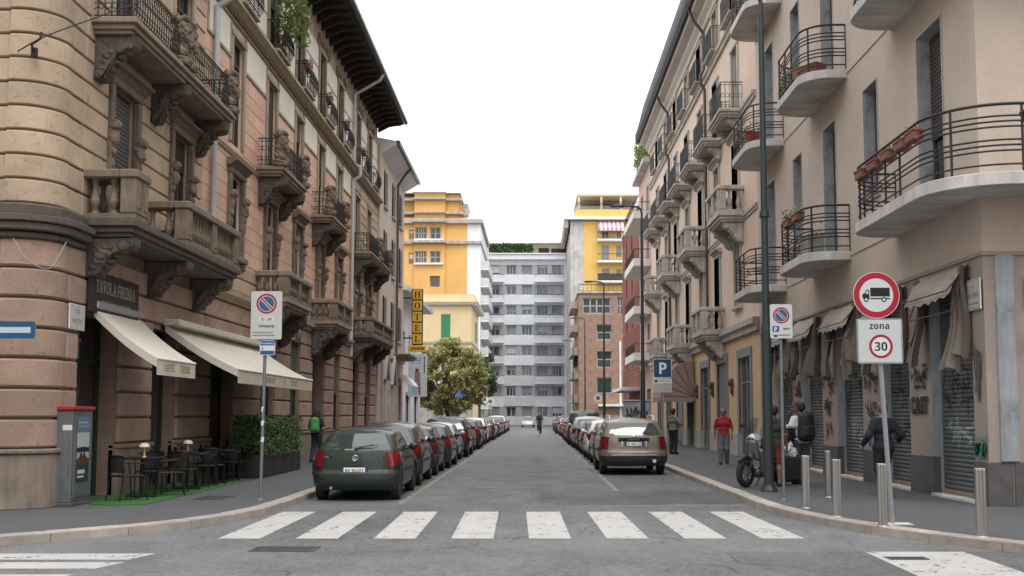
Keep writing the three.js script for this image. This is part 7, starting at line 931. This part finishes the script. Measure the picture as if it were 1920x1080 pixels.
{ // bags
  const bp = (x, Z, y, ry, m, label, s = 1) => { const t = thing('backpack', label, 'backpack', [x, y, -Z], ry); t.scale.setScalar(s); put(t, 'bag', [meshBones([[[-0.08, 0.06, 0], [-0.07, 0.38, 0], 0.09, 0.08], [[0.08, 0.06, 0], [0.07, 0.38, 0], 0.09, 0.08], [[0, 0.06, 0.01], [0, 0.4, 0.01], 0.1, 0.085]], 0.014, 0.07)], m); put(t, 'front_pocket', meshBones([[[-0.07, 0.08, 0.085], [-0.065, 0.2, 0.075], 0.045], [[0.07, 0.08, 0.085], [0.065, 0.2, 0.075], 0.045], [[0, 0.08, 0.09], [0, 0.2, 0.08], 0.045]], 0.012, 0.06), m); for (const q of [-1, 1]) put(t, 'strap', tube([[q * 0.11, 0.42, -0.06], [q * 0.13, 0.5, -0.16], [q * 0.15, 0.4, -0.3], [q * 0.17, 0.15, -0.28], [q * 0.14, 0.03, -0.08]], 0.018, 20, 6), C.black); return t; };
  bp(-7.08, 34.42, 1.12, 0.15, mat([0.07, 0.3, 0.1], { r: 0.7, t: 'fine', s: 0.2 }), 'bright green backpack on the person with long hair', 0.95); bp(6.06, 23.93, 1.12, 0.38, mat([0.016, 0.017, 0.02], { r: 0.7 }), 'large black backpack on the man in the white T-shirt', 1.25);
  const s = thing('suitcase', 'black wheeled suitcase pulled by the man in the white T-shirt', 'suitcase', [5.66, 0.118, -23.85], 0.3); put(s, 'case', box(-0.2, 0.06, -0.13, 0.2, 0.62, 0.13, 0.04), mat([0.03, 0.024, 0.032], { r: 0.7 })); put(s, 'pull_handle', poly([[-0.1, 0.6, -0.1], [-0.1, 0.86, -0.1], [0.1, 0.86, -0.1], [0.1, 0.6, -0.1]], 0.012), C.steel); for (const q of [-1, 1]) put(s, 'wheel', cyl([q * 0.14 - 0.02, 0.035, -0.1], [q * 0.14 + 0.02, 0.035, -0.1], 0.035, 0.035, 12), C.rubber); put(s, 'front_pocket', box(-0.16, 0.12, 0.13, 0.16, 0.48, 0.16, 0.02), C.black);
  one('carrier_bag', 'crumpled white carrier bag resting on the suitcase', 'bag', [rough(merge([ball(0, 0.12, 0, 0.15, 0.13, 0.1, 20), ball(0.03, 0.24, 0, 0.06, 0.1, 0.05, 16)]), 0.09, 11)], mat([0.66, 0.68, 0.7], { r: 0.6 }), [5.64, 0.72, -23.8]);
}
// ---------- scooter ----------
{
  const t = thing('scooter', 'white motor scooter with black seat and tall windscreen parked beside the dark lamp post', 'scooter', [5.0, 0.118, -23.45], -0.8), wm = paint([0.62, 0.63, 0.64], { m: 0 }), gm = paint([0.1, 0.1, 0.105], { m: 0.3 });
  const tyre = done(lathe([[0.19, -0.055], [0.26, -0.06], [0.3, -0.03], [0.305, 0], [0.3, 0.03], [0.26, 0.06], [0.19, 0.055]], 28).rotateZ(PI / 2)), rim = done([torus(0.2, 0.018, 6, 28).rotateY(PI / 2), ...[0, 1, 2, 3, 4].map((k) => box(-0.02, 0, -0.02, 0.02, 0.2, 0.02, 0.005).rotateX(k / 5 * PI * 2)), cyl([-0.06, 0, 0], [0.06, 0, 0], 0.05, 0.05, 12), cyl([0.045, 0, 0], [0.05, 0, 0], 0.12, 0.12, 20)]);
  for (const z of [0.7, -0.62]) { const w = put(t, 'wheel', tyre, C.rubber, [0, 0.305, z]); put(w, 'rim', rim, MC.rim); }
  put(t, 'fork', [cyl([-0.09, 0.305, 0.7], [-0.08, 0.72, 0.5], 0.025), cyl([0.09, 0.305, 0.7], [0.08, 0.72, 0.5], 0.025), cyl([0, 0.7, 0.5], [0, 1.02, 0.36], 0.03)], C.black); put(t, 'front_mudguard', meshBones([[[0, 0.64, 0.72], [0, 0.56, 0.93], 0.06, 0.035], [[0, 0.64, 0.72], [0, 0.6, 0.5], 0.06, 0.05]], 0.014, 0.04), C.black);
  put(t, 'front_apron', meshBones([[[-0.07, 0.93, 0.44], [-0.12, 0.62, 0.42], 0.07, 0.06], [[0.07, 0.93, 0.44], [0.12, 0.62, 0.42], 0.07, 0.06], [[0, 0.95, 0.48], [0, 0.62, 0.5], 0.07, 0.05], [[0, 0.62, 0.5], [0, 0.5, 0.62], 0.05, 0.025]], 0.012, 0.07), gm); put(t, 'leg_shield', meshBones([[[-0.17, 0.75, 0.34], [-0.16, 0.35, 0.28], 0.07, 0.06], [[0.17, 0.75, 0.34], [0.16, 0.35, 0.28], 0.07, 0.06], [[-0.14, 0.32, 0.26], [0.14, 0.32, 0.26], 0.06]], 0.016, 0.05), gm);
  put(t, 'headlight_shell', meshBones([[[-0.11, 1.04, 0.36], [0.11, 1.04, 0.36], 0.07, 0.07], [[0, 1.05, 0.36], [0, 0.97, 0.48], 0.1, 0.06]], 0.011, 0.06), wm); put(t, 'headlight', [ball(0, 1.02, 0.49, 0.085, 0.055, 0.045, 14)], MC.glass);
  put(t, 'handlebar', tube([[-0.36, 1.06, 0.2], [-0.2, 1.08, 0.3], [0, 1.08, 0.34], [0.2, 1.08, 0.3], [0.36, 1.06, 0.2]], 0.018, 24, 6), C.black); for (const s of [-1, 1]) { const m = put(t, 'mirror', [ball(s * 0.36, 1.32, 0.28, 0.08, 0.055, 0.02, 12)], C.black); put(m, 'stalk', cyl([s * 0.26, 1.08, 0.28], [s * 0.35, 1.3, 0.28], 0.008), C.black); }
  put(t, 'windscreen', grid(10, 8, (u, v) => { const a = lerp(-1, 1, u); return [0.24 * a * (1 - 0.25 * v), 1.05 + 0.42 * v, 0.46 - 0.2 * v - 0.08 * a * a]; }), new THREE.MeshPhysicalMaterial({ transmission: 1, thickness: 0, roughness: 0.06, color: 0xbcc4c8 }));
  put(t, 'seat', meshBones([[[0, 0.83, -0.05], [0, 0.86, -0.35], 0.12, 0.13], [[0, 0.92, -0.42], [0, 0.94, -0.75], 0.11, 0.09]], 0.018, 0.06), C.black); put(t, 'rear_body', meshBones([[[-0.1, 0.66, -0.1], [-0.09, 0.78, -0.75], 0.1, 0.07], [[0.1, 0.66, -0.1], [0.09, 0.78, -0.75], 0.1, 0.07], [[0, 0.6, -0.1], [0, 0.7, -0.6], 0.12, 0.1], [[0, 0.3, 0.25], [0, 0.32, -0.15], 0.12, 0.13]], 0.018, 0.06), gm);
  put(t, 'engine', [meshBones([[[0.06, 0.36, -0.2], [0.1, 0.34, -0.55], 0.11, 0.09]], 0.018, 0.04), box(-0.12, 0.2, -0.3, 0.1, 0.42, 0.0, 0.03)], MC.hub); put(t, 'exhaust', cyl([-0.14, 0.26, -0.2], [-0.17, 0.36, -0.85], 0.05, 0.065, 12), MC.rim); put(t, 'stand', poly([[-0.12, 0.28, -0.1], [-0.22, 0.0, 0.0]], 0.014), C.black); put(t, 'tail_light', ball(0, 0.8, -0.83, 0.09, 0.04, 0.03, 10), MC.lampRed);
  const tc = put(t, 'top_case', [box(-0.22, 0.98, -1.0, 0.22, 1.24, -0.62, 0.06)], C.black); put(tc, 'lid', box(-0.225, 1.24, -1.01, 0.225, 1.32, -0.61, 0.03), wm);
}
{ // far cyclist riding up the street
  const t = makePerson('cyclist in dark clothes riding up the middle of the street', 0.35, 84, 0, { s: 0.97, top: cl(0.03, 0.03, 0.035), sleeve: 2, legs: cl(0.03, 0.03, 0.04), l: { sh: [-0.18, 1.4, 0.1], el: [-0.24, 1.2, 0.3], wr: [-0.24, 1.08, 0.5], kn: [-0.1, 0.72, 0.36], an: [-0.1, 0.33, 0.2] }, r: { sh: [0.18, 1.4, 0.1], el: [0.24, 1.2, 0.3], wr: [0.24, 1.08, 0.5], kn: [0.1, 0.6, 0.3], an: [0.1, 0.14, 0.1] }, head: [0, 0.08] }); t.position.y = 0.12;
  const b = thing('bicycle', 'dark bicycle under the cyclist in the middle of the street', 'bicycle', [0.35, 0, -84]); for (const z of [0.55, -0.5]) put(b, 'wheel', [torus(0.32, 0.016, 6, 28).rotateY(PI / 2).translate(0, 0.34, z), ...[0, 1, 2, 3].map((k) => cyl([0, 0.34 + 0.32 * cos(k * PI / 4), z + 0.32 * sin(k * PI / 4)], [0, 0.34 - 0.32 * cos(k * PI / 4), z - 0.32 * sin(k * PI / 4)], 0.003))], C.rubber); put(b, 'frame', poly([[0, 0.34, -0.5], [0, 0.36, 0], [0, 0.85, -0.15], [0, 0.34, -0.5]], 0.016).concat(poly([[0, 0.36, 0], [0, 0.85, 0.4], [0, 0.83, -0.13]], 0.018), poly([[0, 0.34, 0.55], [0, 0.9, 0.38], [0, 1.03, 0.42]], 0.015)), C.iron); put(b, 'handlebar', cyl([-0.28, 1.04, 0.44], [0.28, 1.04, 0.44], 0.014), C.iron); put(b, 'saddle', ball(0, 0.93, -0.18, 0.07, 0.03, 0.13, 10), C.black);
}
// ---------- greenery ----------
function leaves(n, at, size, seed, up = 0.3) { // rhombic leaves; at(r) gives a point
  const r = rng(seed), P = [], N = [];
  for (let k = 0; k < n; k++) { const p = at(r), a = V3(r() - 0.5, (r() - 0.5) * 0.7 - 0.1, r() - 0.5).normalize(), nn = V3(r() - 0.5, r() * 0.9 + up, r() - 0.5).normalize(), b = a.clone().cross(nn).normalize(), s = size * (0.6 + 0.8 * r()), w = s * 0.42, c = V3(...p), q = [c.clone().addScaledVector(a, -s / 2), c.clone().addScaledVector(b, w / 2), c.clone().addScaledVector(a, s / 2), c.clone().addScaledVector(b, -w / 2)], m = b.clone().cross(a).normalize(); if (m.y < 0) m.negate(); for (const i of [0, 1, 2, 0, 2, 3]) { P.push(q[i].x, q[i].y, q[i].z); N.push(m.x, m.y, m.z); } }
  return mk(P, N);
}
const leafM = (rgb) => { const m = new THREE.MeshPhysicalMaterial({ roughness: 0.7, transmission: 0.4, thickness: 0, map: tile(TX.leafy, 0.7) }); m.color.setRGB(...rgb); return m; };
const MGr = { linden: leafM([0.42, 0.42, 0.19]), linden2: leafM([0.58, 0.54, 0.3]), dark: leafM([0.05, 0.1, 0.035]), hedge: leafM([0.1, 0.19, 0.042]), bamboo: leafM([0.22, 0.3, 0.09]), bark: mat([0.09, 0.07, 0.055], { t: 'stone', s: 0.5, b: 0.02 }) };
function tree(label, x, Z, h0, rx, ry, rz, m, m2, nc, seed) {
  const t = thing('street_tree', label, 'tree', [x, 0.118, -Z]), r = rng(seed), cy = h0 + ry; const limbs = [];
  for (let k = 0; k < 9; k++) { const a = k / 9 * PI * 2 + r(), e = 0.5 + 0.4 * r(); limbs.push(tube([[0, h0 * 0.75, 0], [rx * 0.25 * cos(a), cy * 0.75, rz * 0.25 * sin(a)], [rx * e * cos(a), cy + ry * (0.5 - r() * 0.7), rz * e * sin(a)]], 0.05, 10, 5)); }
  const tr = put(t, 'trunk', [lathe([[0.2, 0], [0.15, 0.3], [0.13, h0 * 0.8], [0.1, cy]], 10)], MGr.bark); put(tr, 'limb', limbs, MGr.bark);
  const cl = []; for (let k = 0; k < nc; k++) { const u = r() * 2 - 1, a = r() * PI * 2, q = Math.sqrt(1 - u * u), f = 0.55 + 0.5 * Math.cbrt(r()), b = 0.85 + 0.3 * noise3(q * cos(a) * 2 + seed, u * 2, q * sin(a) * 2); cl.push([rx * q * cos(a) * f * b, cy + ry * u * f * b * (u < 0 ? 0.95 : 1), rz * q * sin(a) * f * b, 0.32 + 0.34 * r()]); }
  const at = (lst) => (q) => { const c = lst[q() * lst.length | 0], s = c[3]; return [c[0] + s * (q() + q() - 1), c[1] + s * 0.7 * (q() + q() - 1), c[2] + s * (q() + q() - 1)]; };
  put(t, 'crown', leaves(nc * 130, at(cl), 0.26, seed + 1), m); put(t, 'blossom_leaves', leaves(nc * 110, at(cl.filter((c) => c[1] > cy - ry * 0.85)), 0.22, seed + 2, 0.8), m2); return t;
}
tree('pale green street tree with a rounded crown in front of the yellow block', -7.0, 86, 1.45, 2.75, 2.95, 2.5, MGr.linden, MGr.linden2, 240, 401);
tree('dark green street tree behind the pale one', -5.6, 108, 2.6, 1.7, 2.2, 1.8, MGr.dark, MGr.hedge, 70, 421);
{ // clipped hedge in black planters by the cafe
  const t = thing('planter_hedge', 'clipped green hedge in black planters at the end of the cafe terrace', 'hedge', [-6.98, 0.118, -26.2]);
  for (let k = 0; k < 4; k++) put(t, 'planter', box(-0.34, 0, -1.06 * (k + 1) + 0.04, 0.34, 0.55, -1.06 * k, 0.02), C.black);
  const fx = (q) => (q() < 0.5 ? (q() < 0.5 ? -1 : 1) * (0.28 + 0.1 * q()) : (q() - 0.5) * 0.7); put(t, 'foliage', leaves(9000, (q) => { const z = -4.25 * q(), y = 0.5 + 0.88 * Math.pow(q(), 0.8); return [fx(q) * (1 + 0.15 * noise3(z * 3, y * 3, 1)), y + 0.06 * noise3(z * 4, 3, 2), q() < 0.15 ? -0.05 + 0.1 * q() : z]; }, 0.085, 431), MGr.hedge); put(t, 'foliage_top', leaves(4200, (q) => { const z = -4.25 * q(), x = (q() - 0.5) * 0.74; return [x, 1.33 + 0.1 * q() + 0.12 * noise3(z * 3, x * 4, 7), z + 0.05]; }, 0.085, 432, 0.6), MGr.hedge);
}
// balcony pots; dots along the curved railings of the beige block
const mulch = mat([0.05, 0.035, 0.025], { t: 'stone', s: 0.3 });
function trough(x, y, Z, ry, label, o = {}) {
  const t = thing(o.name ?? 'flower_trough', label, 'planter', [x, y, -Z], ry), w = o.w ?? 0.6, h = o.h ?? 0.2, d = o.d ?? 0.2, m = o.m ?? MR.terra;
  put(t, 'trough', [ext([[-w * 0.45, 0], [w * 0.45, 0], [w / 2, h], [-w / 2, h]], d, 0.01).translate(0, 0, -d / 2), box(-w / 2 - 0.015, h - 0.04, -d / 2 - 0.015, w / 2 + 0.015, h, d / 2 + 0.015, 0.008)], m); put(t, 'soil', box(-w / 2 + 0.01, h - 0.001, -d / 2 + 0.01, w / 2 - 0.01, h + 0.004, d / 2 - 0.01), mulch);
  if (o.n) put(t, 'plant', leaves(o.n, (q) => [(q() - 0.5) * w * 0.95, h + (o.ph ?? 0.25) * Math.pow(q(), 1.4), (q() - 0.5) * d * 1.4], o.ls ?? 0.07, o.seed ?? 7, 0.4), o.pm ?? MGr.dark); return t;
}
{
  const W = (lx, lz) => [7.7 - lz, 36.4 - lx], rail = wrapPlan(R1.x(22.5), 0.06), along = (s) => { let acc = 0; for (let i = 0; i + 1 < rail.length; i++) { const a = rail[i], b = rail[i + 1], l = Math.hypot(b[0] - a[0], b[1] - a[1]); if (acc + l > s) { const f = (s - acc) / l; return [lerp(a[0], b[0], f), lerp(a[1], b[1], f), Math.atan2(b[1] - a[1], b[0] - a[0])]; } acc += l; } return [rail.at(-1)[0], rail.at(-1)[1], -PI / 2]; };
  ['beside the far end post', 'second from the far end post', 'third from the far end post', 'fourth from the far end post', 'at the bend', 'round the bend over the side wall'].forEach((q, i) => { const s = [1.6, 2.4, 3.2, 4.0, 4.6, 6.9][i], [lx, lz, a] = along(s), [x, Z] = W(lx, lz); trough(x, 5.64 + 0.84, Z, -PI / 2 - a, `terracotta trough on the wrap-around balcony rail, ${q}`, { n: i % 2 ? 0 : 30, seed: 20 + i, h: 0.18, w: 0.46, ph: 0.1 }); });
  const on = (z, floor, lx, lz, h, label, o) => { const [x, Z] = W(R1.x(z) + lx, lz); trough(x, floorsR[floor] + h, Z, -PI / 2 + (o?.a ?? 0), label, o); };
  on(27.55, 0, 0.6, 0.98, 0.95, 'terracotta trough with pale flowers on the low middle curved balcony rail', { n: 160, seed: 31, pm: MGr.linden2, ph: 0.22 }); on(27.55, 0, -0.3, 1.0, 0.95, 'terracotta trough with trailing green on the low middle curved balcony rail', { n: 160, seed: 32 }); on(27.55, 0, -0.9, 0.7, 0.01, 'plant trough on the floor of the low middle curved balcony', { n: 260, seed: 33, w: 0.9, ph: 0.35 }); on(27.55, 0, 0.9, 0.7, 0.01, 'large grey tub on the floor of the low middle curved balcony', { n: 60, seed: 34, w: 0.8, h: 0.5, d: 0.4, m: C.galv, ph: 0.4 });
  on(27.55, 1, 1.1, 0.75, 0.01, 'big round terracotta bowl on the upper middle curved balcony', { w: 0.8, h: 0.28, d: 0.4, a: 0.6 }); on(27.55, 1, 0.35, 0.9, 0.01, 'small terracotta pot with herbs on the upper middle curved balcony', { n: 140, seed: 36, w: 0.4, ph: 0.25 }); on(27.55, 1, -0.6, 0.9, 0.01, 'leafy trough on the upper middle curved balcony', { n: 420, seed: 37, w: 1.1, ph: 0.35, pm: MGr.hedge });
  on(34.2, 1, 0.9, 0.75, 0.01, 'red flower pot with shrub on the upper far curved balcony', { n: 120, seed: 38, w: 0.45, h: 0.4, d: 0.4, m: mat([0.3, 0.05, 0.05]), ph: 0.4 }); on(34.2, 1, -0.3, 0.8, 0.01, 'bushy plant trough on the upper far curved balcony', { n: 600, seed: 39, w: 1.3, ph: 0.6, pm: MGr.dark }); on(34.2, 2, 0, 0.8, 0.01, 'leafy trough on the topmost far curved balcony', { n: 300, seed: 40, w: 1.2, ph: 0.4 });
  // plants on the ornate building
  const wl = (z, out) => [-8.17 + out, z];
  { const [x, z] = wl(32.4, 0.25), t = trough(x, 12.78, z, PI / 2, 'tall bamboo-like plant spilling from an attic balconette of the ornate building', { name: 'potted_plant', w: 0.9, h: 0.25 }); const cn = []; for (let k = 0; k < 14; k++) { const r = rng(500 + k), a = r() * 7, e = 0.3 + 0.6 * r(); cn.push(tube([[(r() - 0.5) * 0.6, 0.2, 0], [0.2 * cos(a), 0.8, 0.15 + 0.15 * r()], [e * cos(a), 1.2 + 0.7 * r(), 0.2 + e * 0.5]], 0.012, 10, 4)); } put(t, 'cane', cn, MGr.bamboo); put(t, 'leaves', leaves(420, (q) => { const a = q() * 7, f = Math.pow(q(), 0.6); return [0.9 * f * cos(a), 0.5 + 1.5 * q(), 0.15 + 0.55 * f * sin(a) + 0.2]; }, 0.24, 511), MGr.bamboo); }
  [[36.2, 40], [40, 30], [43.8, 50], [48.3, 20]].forEach(([z, n], i) => { const [x, Z] = wl(z, 0.3); trough(x, 13.55, Z, PI / 2, ['first', 'second', 'third', 'fourth'][i] + ' attic balconette flower trough past the bamboo-like plant', { n: n * 6, seed: 60 + i, ph: 0.2, w: 0.5 }); });
  { const [x, z] = wl(22.1, 0.6); trough(x, 5.3, z, 0, 'small pots of pink flowers inside the stone balcony over the cafe', { name: 'flower_pot', n: 60, seed: 71, w: 0.7, h: 0.2, d: 0.18, pm: mat([0.5, 0.08, 0.18], { r: 0.8 }), ph: 0.3, m: MGr.bark }); trough(-7.4, 5.72, 24.3, PI / 2, 'terracotta box hanging inside the stone balustrade over the cafe', { w: 1.2, h: 0.18 }); }
  // roof gardens
  one('roof_hedge', 'overgrown green hedge along the roof edge of the pale block', 'hedge', leaves(5200, (q) => [-8.6 + 8.3 * q(), 27.2 + 2.0 * Math.pow(q(), 0.8), -170 - 1.6 * q()], 0.42, 601), MGr.hedge); one('roof_shrub', 'leafy shrub on the terrace above the pink house', 'shrub', leaves(1400, (q) => { const a = q() * 7, f = Math.sqrt(q()); return [7.6 + 0.7 * f * cos(a), 18.7 + 2.0 * q(), -73 - 2 * f * sin(a)]; }, 0.28, 602), MGr.bamboo); one('balcony_shrub', 'hanging greenery on the side of the brown brick house', 'shrub', leaves(500, (q) => [4.7 + 0.5 * q(), 7.5 + 1.5 * q(), -131 - 2 * q()], 0.3, 603), MGr.dark); one('balcony_shrub', 'round green bush on a white balcony of the yellow block', 'shrub', leaves(700, (q) => { const a = q() * 7, f = Math.sqrt(q()); return [-6.3 + 0.9 * f * cos(a), 8.6 + 1.2 * q(), -142 + 0.9 * f * sin(a)]; }, 0.3, 604), MGr.dark);
}
renderer.render(scene, camera);
